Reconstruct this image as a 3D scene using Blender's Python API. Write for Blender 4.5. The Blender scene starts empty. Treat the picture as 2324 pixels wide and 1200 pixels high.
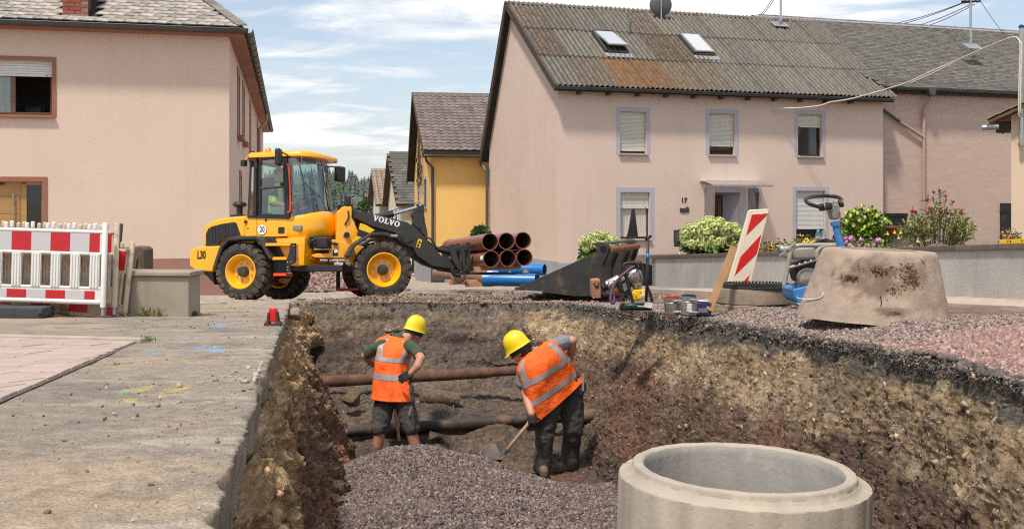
import bpy, bmesh, math, random
import numpy as np
from mathutils import Vector, Matrix, Quaternion
random.seed(7)
SC = bpy.context.scene
C = SC.collection

# ------------------------------------------------------------------ camera, sky, sun, exposure
F, CX, CY = 2500.0, 1162.0, 460.0          # focal length and level line of the photograph, in its pixels
cam_d = bpy.data.cameras.new('camera'); cam = bpy.data.objects.new('camera', cam_d); C.objects.link(cam)
cam.location = (0, 0, 0); cam.rotation_euler = (math.radians(90), 0, 0)
cam_d.sensor_width = 36; cam_d.lens = 36 * F / 2324.0
cam_d.shift_y = -(600 - CY) / 2324.0
cam_d.clip_start = 0.05; cam_d.clip_end = 4000
SC.camera = cam

SUN = Vector((-0.22, -0.40, 0.88)).normalized()
world = bpy.data.worlds.new('World'); SC.world = world; world.use_nodes = True
wn = world.node_tree.nodes; wl = world.node_tree.links; wn.clear()
def wnode(t, **k):
    n = wn.new(t)
    for a, b in k.items(): setattr(n, a, b)
    return n
sky = wnode('ShaderNodeTexSky', sky_type='NISHITA', sun_disc=False)
sky.sun_elevation = math.asin(SUN.z); sky.sun_rotation = math.atan2(SUN.x, SUN.y)
sky.air_density = 1.0; sky.dust_density = 1.0; sky.ozone_density = 2.0
tc = wnode('ShaderNodeTexCoord'); sep = wnode('ShaderNodeSeparateXYZ'); wl.new(tc.outputs['Generated'], sep.inputs[0])
def wmath(op, a, b=None):
    n = wnode('ShaderNodeMath', operation=op)
    for i, v in enumerate((a, b)):
        if v is None: continue
        if isinstance(v, (int, float)): n.inputs[i].default_value = v
        else: wl.new(v, n.inputs[i])
    return n.outputs[0]
zz = wmath('ADD', wmath('MAXIMUM', sep.outputs[2], 0.0), 0.11)
comb = wnode('ShaderNodeCombineXYZ')
wl.new(wmath('DIVIDE', sep.outputs[0], zz), comb.inputs[0]); wl.new(wmath('DIVIDE', sep.outputs[1], zz), comb.inputs[1])
def wnoise(scale, detail, rough, dist, off):
    m = wnode('ShaderNodeMapping'); m.inputs['Location'].default_value = off; m.inputs['Rotation'].default_value = (0, 0, 0.25)
    m.inputs['Scale'].default_value = (1.0, 1.25, 1)
    wl.new(comb.outputs[0], m.inputs[0])
    n = wnode('ShaderNodeTexNoise'); n.inputs['Scale'].default_value = scale; n.inputs['Detail'].default_value = detail
    n.inputs['Roughness'].default_value = rough; n.inputs['Distortion'].default_value = dist
    wl.new(m.outputs[0], n.inputs['Vector']); return n.outputs['Fac']
n1 = wnoise(0.55, 9, 0.62, 0.5, (3.1, 1.7, 0)); n2 = wnoise(1.9, 8, 0.6, 0.9, (8.3, 0.4, 2))
mix = wmath('ADD', wmath('MULTIPLY', n1, 0.62), wmath('MULTIPLY', n2, 0.38))
ramp = wnode('ShaderNodeMapRange', interpolation_type='SMOOTHSTEP')
ramp.inputs['From Min'].default_value = 0.41; ramp.inputs['From Max'].default_value = 0.59
wl.new(mix, ramp.inputs['Value'])
hz = wnode('ShaderNodeMapRange', interpolation_type='SMOOTHSTEP')      # veil of high cloud thickening towards the horizon
hz.inputs['From Min'].default_value = 0.0; hz.inputs['From Max'].default_value = 0.13
hz.inputs['To Min'].default_value = 0.55; hz.inputs['To Max'].default_value = 0.14
wl.new(sep.outputs[2], hz.inputs['Value'])
fac = wmath('MAXIMUM', ramp.outputs[0], hz.outputs[0])
cl = wnode('ShaderNodeMix', data_type='RGBA'); cl.inputs['A'].default_value = (3.5, 3.75, 4.1, 1); cl.inputs['B'].default_value = (5.05, 5.0, 4.95, 1)
wl.new(ramp.outputs[0], cl.inputs['Factor'])
mx = wnode('ShaderNodeMix', data_type='RGBA'); wl.new(fac, mx.inputs['Factor'])
hs = wnode('ShaderNodeHueSaturation'); hs.inputs['Saturation'].default_value = 0.76; hs.inputs['Value'].default_value = 0.68
wl.new(sky.outputs[0], hs.inputs['Color'])
wl.new(hs.outputs[0], mx.inputs['A']); wl.new(cl.outputs['Result'], mx.inputs['B'])
bg = wnode('ShaderNodeBackground'); bg.inputs['Strength'].default_value = 0.14
wl.new(mx.outputs['Result'], bg.inputs['Color'])
wo = wnode('ShaderNodeOutputWorld'); wl.new(bg.outputs[0], wo.inputs[0])

sun_d = bpy.data.lights.new('sun', 'SUN'); sun_d.energy = 2.6; sun_d.angle = math.radians(5); sun_d.color = (1.0, 0.93, 0.82)
sun_o = bpy.data.objects.new('sun', sun_d); C.objects.link(sun_o)
sun_o.location = (-10, 10, 40); sun_o.rotation_euler = SUN.to_track_quat('Z', 'Y').to_euler()
SC.view_settings.view_transform = 'Standard'; SC.view_settings.look = 'None'
SC.view_settings.gamma = 1.0; SC.view_settings.use_curve_mapping = False
SC.view_settings.exposure = 0.66
SC.render.engine = 'CYCLES'
SC.cycles.max_bounces = 8; SC.cycles.transparent_max_bounces = 12; SC.cycles.sample_clamp_indirect = 6
try: SC.cycles.use_denoising = False; SC.cycles.filter_width = 1.15
except Exception: pass

# ------------------------------------------------------------------ helpers
def V(*a): return Vector(a)
def P(px, py, y): return Vector(((px - CX) / F * y, y, (CY - py) / F * y))   # photo pixel at a known distance
def gz(y):                                                                   # the street falls away from the camera at 6 %
    return -(0.53 + 0.06 * y) if y < 60 else -(4.13 + 1.2 * (1 - math.exp(-(y - 60) / 20)))
def gzn(y): return np.where(y < 60, -(0.53 + 0.06 * y), -(4.13 + 1.2 * (1 - np.exp(-(np.maximum(y, 60) - 60) / 20))))
def G(px, py):
    y = 0.53 / ((py - CY) / F - 0.06); return P(px, py, y)

class Frame:
    """upright frame: origin o, local x along heading (dx,dy), local y to its left (away from the camera), z up"""
    def __init__(s, o, d):
        s.o = Vector(o); d = Vector((d[0], d[1])).normalized(); s.d = d
        s.rz = math.atan2(d.y, d.x)
        s.M = Matrix.Translation(s.o) @ Matrix.Rotation(s.rz, 4, 'Z'); s.I = s.M.inverted()
    def hit(s, px, py, yl=0.0):                       # photo pixel -> (x, z) on the local plane y = yl
        a = s.I @ Vector((0, 0, 0)); b = s.I @ Vector(((px - CX) / F, 1, (CY - py) / F)); dd = b - a
        t = (yl - a.y) / dd.y; q = a + dd * t
        return (q.x, q.z)
    def loc(s, w): return s.I @ Vector(w)

class MB:
    def __init__(s): s.v = []; s.f = []; s.m = []
    def add(s, vs, fs, m=0):
        b = len(s.v); s.v.extend([tuple(q) for q in vs]); s.f.extend([tuple(b + i for i in q) for q in fs]); s.m.extend([m] * len(fs)); return s
    def box(s, x0, x1, y0, y1, z0, z1, m=0):
        return s.add([(x0,y0,z0),(x1,y0,z0),(x1,y1,z0),(x0,y1,z0),(x0,y0,z1),(x1,y0,z1),(x1,y1,z1),(x0,y1,z1)],
                     [(0,3,2,1),(4,5,6,7),(0,1,5,4),(1,2,6,5),(2,3,7,6),(3,0,4,7)], m)
    def bar(s, p0, p1, w, h, m=0, up=(0,0,1)):        # rectangular bar between two points
        p0, p1 = Vector(p0), Vector(p1); d = (p1 - p0).normalized(); u = Vector(up)
        if abs(d.dot(u)) > 0.98: u = Vector((0, 1, 0))
        a = d.cross(u).normalized() * w / 2; b = a.cross(d).normalized() * h / 2
        vs = [p0-a-b, p0+a-b, p0+a+b, p0-a+b, p1-a-b, p1+a-b, p1+a+b, p1-a+b]
        return s.add(vs, [(0,1,2,3),(7,6,5,4),(0,4,5,1),(1,5,6,2),(2,6,7,3),(3,7,4,0)], m)
    def prism(s, prof, y0, y1, m=0):                  # polygon in x,z extruded along y
        n = len(prof)
        area = sum(prof[i][0]*prof[(i+1)%n][1]-prof[(i+1)%n][0]*prof[i][1] for i in range(n))
        if area < 0: prof = prof[::-1]
        vs = [(x,y0,z) for x,z in prof] + [(x,y1,z) for x,z in prof]
        fs = [tuple(range(n)), tuple(range(2*n-1, n-1, -1))] + [(i, i+n, (i+1)%n+n, (i+1)%n) for i in range(n)]
        return s.add(vs, fs, m)
    def loft(s, rings, caps=True, closed=True, m=0):
        n = len(rings[0]); vs = [p for r in rings for p in r]; fs = []
        for k in range(len(rings)-1):
            for i in range(n if closed else n-1):
                j = (i+1) % n; fs.append((k*n+i, k*n+j, (k+1)*n+j, (k+1)*n+i))
        if caps and closed:
            fs.append(tuple(range(n-1, -1, -1))); fs.append(tuple(range((len(rings)-1)*n, len(rings)*n)))
        return s.add(vs, fs, m)
    def tube(s, pts, r, seg=8, caps=True, m=0):
        pts = [Vector(p) for p in pts]; n = len(pts); rr = r if isinstance(r, (list, tuple)) else [r]*n
        t0 = (pts[1]-pts[0]).normalized(); u = Vector((0,0,1)) if abs(t0.z) < .9 else Vector((1,0,0))
        a = t0.cross(u).normalized(); rings = []
        for i in range(n):
            t = (pts[min(i+1,n-1)]-pts[max(i-1,0)]).normalized()
            a = (a - t*a.dot(t)).normalized(); b = t.cross(a)
            rings.append([pts[i] + (a*math.cos(k*2*math.pi/seg)+b*math.sin(k*2*math.pi/seg))*rr[i] for k in range(seg)])
        return s.loft(rings, caps, True, m)
    def lathe(s, prof, o=(0,0,0), ax=(0,0,1), seg=32, m=0):   # prof: (radius, along) open or closed list
        o = Vector(o); ax = Vector(ax).normalized(); u = Vector((1,0,0)) if abs(ax.x) < .9 else Vector((0,1,0))
        a = ax.cross(u).normalized(); b = ax.cross(a); n = len(prof); vs = []; fs = []
        for k in range(seg):
            c, d = math.cos(2*math.pi*k/seg), math.sin(2*math.pi*k/seg)
            for r, h in prof: vs.append(o + (a*c+b*d)*r + ax*h)
        for k in range(seg):
            q = (k+1) % seg
            for i in range(n-1): fs.append((k*n+i, q*n+i, q*n+i+1, k*n+i+1))
        return s.add(vs, fs, m)
    def ell(s, c, r, seg=16, rings=10, R=None, m=0):
        c = Vector(c); vs = []; fs = []
        for i in range(rings+1):
            th = math.pi*i/rings
            for k in range(seg):
                ph = 2*math.pi*k/seg; q = Vector((r[0]*math.sin(th)*math.cos(ph), r[1]*math.sin(th)*math.sin(ph), r[2]*math.cos(th)))
                vs.append(c + (R @ q if R else q))
        for i in range(rings):
            for k in range(seg):
                j = (k+1) % seg; fs.append((i*seg+k, (i+1)*seg+k, (i+1)*seg+j, i*seg+j))
        return s.add(vs, fs, m)
    def xf(s, Mx, start=0):
        for i in range(start, len(s.v)): s.v[i] = tuple(Mx @ Vector(s.v[i]))
        return s
    def build(s, name, mats, parent=None, bevel=0, smooth=False, seg=2, label=None, origin=None, fix=True):
        me = bpy.data.meshes.new(name)
        vs = s.v
        if origin is not None: vs = [(x-origin[0], y-origin[1], z-origin[2]) for x, y, z in vs]
        me.from_pydata(vs, [], s.f)
        if not isinstance(mats, (list, tuple)): mats = [mats]
        for q in mats: me.materials.append(q)
        if len(mats) > 1: me.polygons.foreach_set('material_index', s.m)
        if fix:
            bm = bmesh.new(); bm.from_mesh(me); bmesh.ops.remove_doubles(bm, verts=bm.verts, dist=1e-5)
            bmesh.ops.recalc_face_normals(bm, faces=bm.faces); bm.to_mesh(me); bm.free()
        if smooth: me.polygons.foreach_set('use_smooth', [True]*len(me.polygons))
        o = bpy.data.objects.new(name, me); C.objects.link(o)
        if parent: o.parent = parent
        if origin is not None: o.location = origin
        if bevel:
            b = o.modifiers.new('bevel', 'BEVEL'); b.width = bevel; b.segments = seg; b.limit_method = 'ANGLE'; b.angle_limit = math.radians(35)
            me.polygons.foreach_set('use_smooth', [True]*len(me.polygons)); 
            try:
                w = o.modifiers.new('wn', 'WEIGHTED_NORMAL'); w.keep_sharp = True
            except Exception: pass
        if label: o['label'] = label
        return o

def smooth_angle(o, deg=40):
    me = o.data; me.polygons.foreach_set('use_smooth', [True]*len(me.polygons))
    try: me.set_sharp_from_angle(angle=math.radians(deg))
    except Exception: pass
    return o
def tag(o, label, cat, group=None):
    o['label'] = label; o['category'] = cat
    if group: o['group'] = group
    return o
def thing(name, label, cat, loc=(0,0,0), rz=0.0, group=None):
    o = bpy.data.objects.new(name, None); C.objects.link(o); o.location = loc; o.rotation_euler = (0, 0, rz)
    o.empty_display_size = 0.2
    return tag(o, label, cat, group)
def struct(o): o['kind'] = 'structure'; return o
def stuff(o): o['kind'] = 'stuff'; return o
def inst(src, parent=None, loc=None, rot=None, scale=None, name=None):
    o = src.copy(); C.objects.link(o); o.parent = parent
    if loc is not None: o.location = loc
    if rot is not None: o.rotation_euler = rot
    if scale is not None: o.scale = (scale,)*3 if isinstance(scale, (int, float)) else scale
    return o
def copy_thing(root, loc, rz, label, group=None):
    r = root.copy(); C.objects.link(r); r.location = loc; r.rotation_euler = rz if isinstance(rz, tuple) else (0, 0, rz); r['label'] = label
    if group: r['group'] = group
    for ch in list(root.children):
        c = ch.copy(); C.objects.link(c); c.parent = r
        for g in list(ch.children):
            d = g.copy(); C.objects.link(d); d.parent = c
    return r
def npmesh(name, verts, faces, mat, cols=None, smooth=False):     # numpy arrays -> one mesh object
    me = bpy.data.meshes.new(name); nv, nf, k = len(verts), len(faces), faces.shape[1]
    me.vertices.add(nv); me.vertices.foreach_set('co', verts.astype(np.float32).ravel())
    me.loops.add(nf*k); me.loops.foreach_set('vertex_index', faces.astype(np.int32).ravel())
    me.polygons.add(nf); me.polygons.foreach_set('loop_start', np.arange(0, nf*k, k, dtype=np.int32))
    try: me.polygons.foreach_set('loop_total', np.full(nf, k, dtype=np.int32))
    except Exception: pass
    if smooth: me.polygons.foreach_set('use_smooth', np.ones(nf, dtype=bool))
    if cols is not None:
        at = me.color_attributes.new('col', 'FLOAT_COLOR', 'POINT')
        c4 = np.ones((nv, 4), np.float32); c4[:, :3] = cols; at.data.foreach_set('color', c4.ravel())
    me.materials.append(mat); me.update(); me.validate()
    o = bpy.data.objects.new(name, me); C.objects.link(o); return o

def vnoise(p, seed=0):                                             # value noise, p (N,3) -> (N,) in -1..1
    i = np.floor(p).astype(np.int64); f = p - i; f = f*f*f*(f*(f*6-15)+10)
    def h(x, y, z):
        n = (x*73856093) ^ (y*19349663) ^ (z*83492791) ^ (seed*2654435761)
        n = (n ^ (n >> 13)) * 1274126177; n = n & 0x7fffffff; n = (n ^ (n >> 15)) * 668265263; n = (n ^ (n >> 11)) & 0xffffff
        return n / 8388607.5 - 1
    x, y, z = i[:,0], i[:,1], i[:,2]; fx, fy, fz = f[:,0], f[:,1], f[:,2]
    L = lambda a, b, t: a + (b-a)*t
    return L(L(L(h(x,y,z),h(x+1,y,z),fx), L(h(x,y+1,z),h(x+1,y+1,z),fx), fy),
             L(L(h(x,y,z+1),h(x+1,y,z+1),fx), L(h(x,y+1,z+1),h(x+1,y+1,z+1),fx), fy), fz)
def fbm(p, octv=4, gain=.5, seed=0):
    a = 1.0; t = np.zeros(len(p)); q = p.copy()
    for k in range(octv): t += a*vnoise(q, seed+k*17); a *= gain; q = q*2.03 + 11.7
    return t

# ------------------------------------------------------------------ materials
MATS = {}
def M(name, col, rough=.7, metal=0.0, var=.12, scale=6.0, bump=0.0, bscale=60.0, dirt=None, rnd=0.0, spec=.5, coat=0.0, stretch=None, vcol=False, bdist=.01, streak=None):
    m = bpy.data.materials.new(name); m.use_nodes = True; nt = m.node_tree; N, L = nt.nodes, nt.links
    b = N['Principled BSDF']; b.inputs['Roughness'].default_value = rough; b.inputs['Metallic'].default_value = metal
    b.inputs['Specular IOR Level'].default_value = spec
    if coat: b.inputs['Coat Weight'].default_value = coat; b.inputs['Coat Roughness'].default_value = .08
    tcn = N.new('ShaderNodeTexCoord'); src = tcn.outputs['Object']
    if stretch:
        mp = N.new('ShaderNodeMapping'); mp.inputs['Scale'].default_value = stretch; L.new(src, mp.inputs[0]); src = mp.outputs[0]
    def noise(sc, det=5, ro=.55, s=src):
        n = N.new('ShaderNodeTexNoise'); n.inputs['Scale'].default_value = sc; n.inputs['Detail'].default_value = det
        n.inputs['Roughness'].default_value = ro; L.new(s, n.inputs['Vector']); return n.outputs['Fac']
    def mr(v, a, bb, c, d, sm=False):
        n = N.new('ShaderNodeMapRange'); n.inputs['From Min'].default_value = a; n.inputs['From Max'].default_value = bb
        n.inputs['To Min'].default_value = c; n.inputs['To Max'].default_value = d
        if sm: n.interpolation_type = 'SMOOTHSTEP'
        L.new(v, n.inputs['Value']); return n.outputs[0]
    def mul(colsock, valsock):
        n = N.new('ShaderNodeMix'); n.data_type = 'RGBA'; n.blend_type = 'MULTIPLY'; n.inputs['Factor'].default_value = 1
        L.new(colsock, n.inputs['A']); L.new(valsock, n.inputs['B']); return n.outputs['Result']
    if vcol:
        at = N.new('ShaderNodeAttribute'); at.attribute_name = 'col'; cs = at.outputs['Color']
    else:
        r = N.new('ShaderNodeRGB'); r.outputs[0].default_value = (*col, 1); cs = r.outputs[0]
    if var: cs = mul(cs, mr(noise(scale), .3, .7, 1-var, 1+var))
    if rnd:
        oi = N.new('ShaderNodeObjectInfo'); cs = mul(cs, mr(oi.outputs['Random'], 0, 1, 1-rnd, 1+rnd))
    def over(cs, dcol, fac):
        n = N.new('ShaderNodeMix'); n.data_type = 'RGBA'; L.new(fac, n.inputs['Factor']); L.new(cs, n.inputs['A'])
        n.inputs['B'].default_value = (*dcol, 1); return n.outputs['Result']
    for d in (dirt if isinstance(dirt, list) else [dirt] if dirt else []):
        dcol, amt, dsc = d[:3]; lo = d[3] if len(d) > 3 else .5
        fc = mr(noise(dsc, 8, .65), lo, lo+.14, 0, amt, True); cs = over(cs, dcol, fc)
    if streak:                                                        # rain streaks run down, stretched along z
        mp = N.new('ShaderNodeMapping'); mp.inputs['Scale'].default_value = (1, 1, .08); L.new(tcn.outputs['Object'], mp.inputs[0])
        cs = over(cs, streak[0], mr(noise(streak[2], 6, .6, mp.outputs[0]), .5, .75, 0, streak[1], True))
    L.new(cs, b.inputs['Base Color'])
    if bump:
        bn = N.new('ShaderNodeBump'); bn.inputs['Strength'].default_value = bump; bn.inputs['Distance'].default_value = bdist
        L.new(noise(bscale, 6, .6), bn.inputs['Height']); L.new(bn.outputs[0], b.inputs['Normal'])
    MATS[name] = m; return m
def glass_mat(name, tint=(.75,.85,.82), refl=.12):
    m = bpy.data.materials.new(name); m.use_nodes = True; nt = m.node_tree; N, L = nt.nodes, nt.links; N.clear()
    t = N.new('ShaderNodeBsdfTransparent'); t.inputs[0].default_value = (*tint, 1)
    g = N.new('ShaderNodeBsdfGlossy'); g.inputs['Roughness'].default_value = .02; g.inputs['Color'].default_value = (.9,.95,1,1)
    lw = N.new('ShaderNodeLayerWeight'); lw.inputs['Blend'].default_value = .35
    mp = N.new('ShaderNodeMapRange'); mp.inputs['To Min'].default_value = refl; mp.inputs['To Max'].default_value = .75
    L.new(lw.outputs['Fresnel'], mp.inputs['Value'])
    mx = N.new('ShaderNodeMixShader'); L.new(mp.outputs[0], mx.inputs[0]); L.new(t.outputs[0], mx.inputs[1]); L.new(g.outputs[0], mx.inputs[2])
    o = N.new('ShaderNodeOutputMaterial'); L.new(mx.outputs[0], o.inputs[0]); return m

m_plaster_pink = M('plaster_pink', (.66,.515,.435), .9, var=.05, scale=.7, bump=.6, bscale=45, dirt=[((.60,.46,.39),.55,.35,.48),((.70,.56,.485),.4,1.3,.55)], streak=((.52,.40,.33),.28,3))
m_plaster_left = M('plaster_left', (.685,.53,.435), .9, var=.05, scale=.6, bump=.6, bscale=45, dirt=[((.66,.51,.41),.6,.3,.48),((.63,.54,.47),.45,.5,.56)], streak=((.54,.42,.34),.2,3))
m_plaster_barn = M('plaster_barn', (.56,.415,.345), .95, var=.07, scale=1.2, bump=.6, bscale=14, stretch=(1,1,4.5), bdist=.03)
m_plaster_yellow = M('plaster_yellow', (.86,.54,.18), .9, var=.05, scale=.8, bump=.25, bscale=50)
m_plaster_sun = M('plaster_cream', (.66,.50,.36), .9, var=.05, scale=.8, bump=.25, bscale=50)
m_cream = M('cream_render', (.62,.54,.42), .9, var=.08, scale=1)
m_plinth_red = M('plinth_red', (.33,.17,.13), .85, var=.12, scale=2, bump=.3)
m_plinth_blue = M('plinth_blue', (.33,.34,.38), .85, var=.1, scale=2, bump=.3)
m_surround = M('surround_lilac', (.43,.405,.46), .8, var=.04, scale=3)
m_red_trim = M('trim_terracotta', (.30,.115,.07), .6, var=.08)
m_shutter = M('shutter_cream', (.62,.60,.53), .5, var=.05, rnd=.04)
m_shutter2 = M('shutter_white', (.66,.65,.62), .5, var=.05, rnd=.04)
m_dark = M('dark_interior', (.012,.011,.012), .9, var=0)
m_room = M('room_wall', (.08,.07,.06), .9, var=.1)
m_pane = M('window_glass', (.02,.022,.026), .04, var=0, spec=.8)
m_frame_brown = M('frame_brown', (.16,.085,.05), .5, var=.1)
m_frame_dark = M('frame_darkwood', (.05,.03,.022), .5, var=.1)
m_curtain = M('curtain', (.55,.5,.44), .9, var=.15, scale=14, stretch=(6,1,.4))
m_oak = M('door_oak', (.42,.23,.085), .45, var=.12, scale=3, stretch=(1,1,9))
m_doorwood = M('door_wood', (.16,.065,.03), .5, var=.12)
m_sill = M('sill_stone', (.42,.37,.33), .7, var=.2, scale=60)
m_zinc = M('gutter_zinc', (.085,.09,.092), .5, metal=.35, var=.12, scale=2)
m_zinc2 = M('zinc_pale', (.36,.38,.40), .45, metal=.6, var=.12, scale=3)
m_pipe_tan = M('downpipe_tan', (.42,.28,.21), .6, var=.08)
m_slate = M('slate', (.21,.19,.165), .65, var=.25, scale=7, bump=.3, bscale=30, rnd=.3, dirt=[((.42,.38,.32),.6,9,.55)])
m_slate_dark = M('slate_dark', (.105,.095,.082), .7, var=.25, scale=6, bump=.3, bscale=30, rnd=.35, dirt=[((.36,.30,.2),.55,5,.6)])
m_slate_pale = M('slate_pale', (.33,.295,.255), .6, var=.25, scale=7, bump=.3, bscale=30, rnd=.25, dirt=[((.55,.52,.48),.6,6,.55),((.12,.1,.08),.6,10,.62)])
m_underlay = M('roof_underlay', (.03,.027,.024), .9, var=.2)
m_tile = M('concrete_tile', (.17,.13,.115), .7, var=.2, scale=10, rnd=.25, dirt=[((.36,.31,.28),.5,14,.58)])
m_brick = M('brick_red', (.28,.075,.045), .8, var=.2, scale=20, rnd=.25, bump=.3)
m_mortar = M('mortar', (.26,.23,.2), .95, var=.2, scale=20)
m_lead = M('lead_flashing', (.36,.36,.38), .5, metal=.3, var=.2)
m_moss = M('moss', (.22,.16,.04), .95, var=.4, scale=30, dirt=[((.10,.07,.03),.8,25,.5)])
m_wood_dark = M('timber_dark', (.06,.04,.028), .8, var=.2)
m_concrete = M('concrete', (.40,.345,.275), .85, var=.12, scale=4, bump=.35, bscale=45, dirt=[((.33,.30,.26),.6,3,.52),((.50,.44,.36),.4,9,.6),((.14,.12,.1),.6,26,.66)], streak=((.24,.195,.15),.55,4))
m_concrete_in = M('concrete_inside', (.35,.325,.29), .85, var=.15, scale=3, bump=.3, bscale=35, dirt=[((.52,.51,.49),.5,4,.55),((.16,.14,.13),.7,22,.64)])
m_concrete_wall = M('concrete_wall', (.32,.275,.215), .9, var=.14, scale=3, bump=.4, bscale=50, dirt=[((.22,.19,.15),.55,1.6,.55),((.1,.09,.08),.6,22,.66)], streak=((.2,.17,.13),.5,5))
m_garden_wall = M('garden_wall_render', (.40,.385,.36), .92, var=.12, scale=1.5, bump=.8, bscale=40, dirt=[((.31,.30,.28),.5,.8,.5),((.2,.17,.13),.4,3,.62)], streak=((.28,.26,.22),.4,3), bdist=.015)
m_coping = M('coping_brown', (.115,.085,.07), .6, var=.25, scale=8, bump=.3, dirt=[((.3,.26,.22),.6,30,.66)], rnd=.15)
m_conc_dirty = M('cone_concrete', (.42,.30,.22), .92, vcol=True, var=.16, scale=5, bump=.6, bscale=40, dirt=[((.30,.21,.15),.65,2.2,.5),((.5,.4,.31),.5,8,.6),((.16,.11,.075),.6,18,.66)], streak=((.5,.38,.3),.35,6))
m_mud = M('mud', (.17,.115,.075), .95, var=.4, scale=22, bump=1, bscale=40, dirt=[((.28,.2,.12),.7,16,.58)], bdist=.03)
m_clay_ring = M('old_concrete_ring', (.30,.235,.175), .92, var=.2, scale=7, bump=.6, bscale=40, dirt=[((.2,.145,.1),.6,5,.52)])
m_black_paint = M('black_steel', (.018,.018,.018), .5, metal=.2, var=.3, scale=5, dirt=[((.11,.075,.05),.6,4,.56)])
m_bucket = M('bucket_steel', (.05,.048,.045), .5, metal=.45, var=.3, scale=3, dirt=[((.16,.11,.075),.75,3.5,.53),((.10,.10,.1),.5,14,.6)])
m_rust = M('rust', (.22,.085,.035), .85, var=.3, scale=12)
m_wood = M('plank_wood', (.36,.20,.10), .75, var=.22, scale=4, stretch=(1,1,1), rnd=.1, bump=.2)
m_pallet = M('pallet_wood', (.42,.25,.12), .75, var=.2, scale=5)
m_orange_pipe = M('pipe_rustbrown', (.24,.085,.05), .32, var=.08, scale=2, rnd=.05, dirt=[((.33,.18,.12),.35,4,.55)], spec=.5)
m_pipe_in = M('pipe_inside', (.11,.045,.03), .5, var=.1)
m_blue_pipe = M('pipe_blue', (.02,.17,.47), .3, var=.06, scale=3, dirt=[((.2,.28,.4),.4,5,.6)])
m_white_plastic = M('white_plastic', (.74,.73,.70), .5, var=.04, scale=4, dirt=[((.45,.33,.2),.45,5,.6),((.58,.5,.4),.4,16,.6)])
m_dirty_plastic = M('dirty_plastic', (.60,.51,.39), .6, var=.1, scale=4, dirt=[((.24,.13,.06),.8,4,.5)])
m_sheet_red = M('reflective_red', (.52,.02,.03), .35, var=.08, scale=40)
m_sheet_red2 = M('board_red', (.60,.012,.012), .4, var=.05, scale=10, dirt=[((.3,.1,.05),.5,22,.66)])
m_sheet_white = M('reflective_white', (.56,.54,.555), .35, var=.04, scale=40)
m_board_white = M('board_white', (.72,.62,.48), .5, var=.06, scale=5, dirt=[((.42,.25,.13),.7,7,.57),((.2,.11,.05),.8,20,.67)])
m_rubber_grey = M('rubber_foot', (.05,.053,.053), .85, var=.2, scale=10, dirt=[((.16,.14,.11),.5,6,.6)])
m_galv = M('galvanised', (.45,.47,.48), .4, metal=.8, var=.15, scale=9)
m_steel = M('stainless', (.50,.47,.43), .3, metal=.9, var=.12, scale=8, stretch=(1,1,8))
m_alu = M('aluminium', (.50,.48,.45), .42, metal=.75, var=.15, scale=9)
m_yel = M('loader_yellow', (.95,.42,.006), .3, var=.03, scale=2, coat=.5, dirt=[((.42,.25,.10),.35,5,.58)])
m_yel2 = M('machine_yellow', (.85,.52,.01), .4, var=.04)
m_char = M('charcoal_paint', (.040,.037,.032), .42, metal=.1, var=.12, scale=4, dirt=[((.13,.10,.07),.4,6,.6)])
m_blk = M('black_plastic', (.018,.018,.019), .5, var=.15, scale=10)
m_fender = M('fender_plastic', (.03,.03,.031), .55, var=.12, scale=10)
m_tyre = M('tyre_rubber', (.022,.021,.020), .8, var=.25, scale=6, dirt=[((.13,.09,.06),.75,7,.5)])
m_tread = M('tyre_tread', (.045,.035,.028), .9, var=.3, scale=9, dirt=[((.15,.105,.07),.85,8,.46)])
m_handrail = M('handrail_orange', (.80,.07,.012), .4, var=.04)
m_chrome = M('cylinder_rod', (.75,.76,.78), .15, metal=1.0, var=0)
m_cabglass = glass_mat('cab_glass', (.66,.78,.74), .10)
m_canopy = glass_mat('canopy_sheet', (.78,.76,.74), .25)
m_bottle = glass_mat('bottle_plastic', (.85,.92,.95), .15)
m_lamp_lens = M('lens', (.85,.85,.82), .15, var=.2, scale=60)
m_amber = M('amber_lens', (.9,.25,.01), .25, var=.1)
m_white = M('white_paint', (.8,.8,.8), .5, var=0)
m_black = M('black_ink', (.012,.012,.012), .5, var=0)
m_sticker = M('sticker_yellow', (.85,.55,.02), .4, var=0)
m_blue_m = M('machine_blue', (.04,.20,.46), .45, var=.15, scale=8, dirt=[((.22,.17,.12),.6,9,.57)])
m_machine = M('machine_cover', (.36,.33,.29), .5, metal=.3, var=.12, scale=6, dirt=[((.30,.22,.15),.6,6,.53)])
m_engine = M('engine_grey', (.28,.27,.26), .4, metal=.5, var=.2, scale=12)
m_foot_brown = M('rammer_shoe', (.34,.155,.095), .8, var=.2, scale=14)
m_purple = M('hose_purple', (.13,.06,.11), .6, var=.2)
m_navy = M('box_navy', (.02,.03,.11), .5, var=.2, scale=6, dirt=[((.2,.17,.15),.5,8,.58)])
m_skin = M('skin', (.52,.25,.165), .55, var=.1, scale=14, dirt=[((.44,.17,.11),.5,9,.52)])
m_vest = M('vest_orange', (.98,.135,.012), .75, var=.12, scale=6, bump=.6, bscale=16, bdist=.03, dirt=[((.55,.10,.03),.45,7,.6)])
m_vest_y = M('vest_yellow', (.55,.85,.03), .7, var=.07, scale=5)
m_reflex = M('reflective_tape', (.34,.33,.33), .45, metal=.2, var=.12, scale=60)
m_helmet = M('helmet_yellow', (.86,.62,.012), .35, var=.05, coat=.15, dirt=[((.5,.38,.1),.5,18,.6)])
m_band = M('helmet_band', (.02,.02,.02), .6, var=0)
m_green_shirt = M('shirt_green', (.045,.075,.042), .9, var=.15, scale=12, bump=.2, bscale=80)
m_grey_shirt = M('shirt_grey', (.20,.20,.22), .9, var=.15, scale=60, bump=.2, bscale=80)
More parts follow.
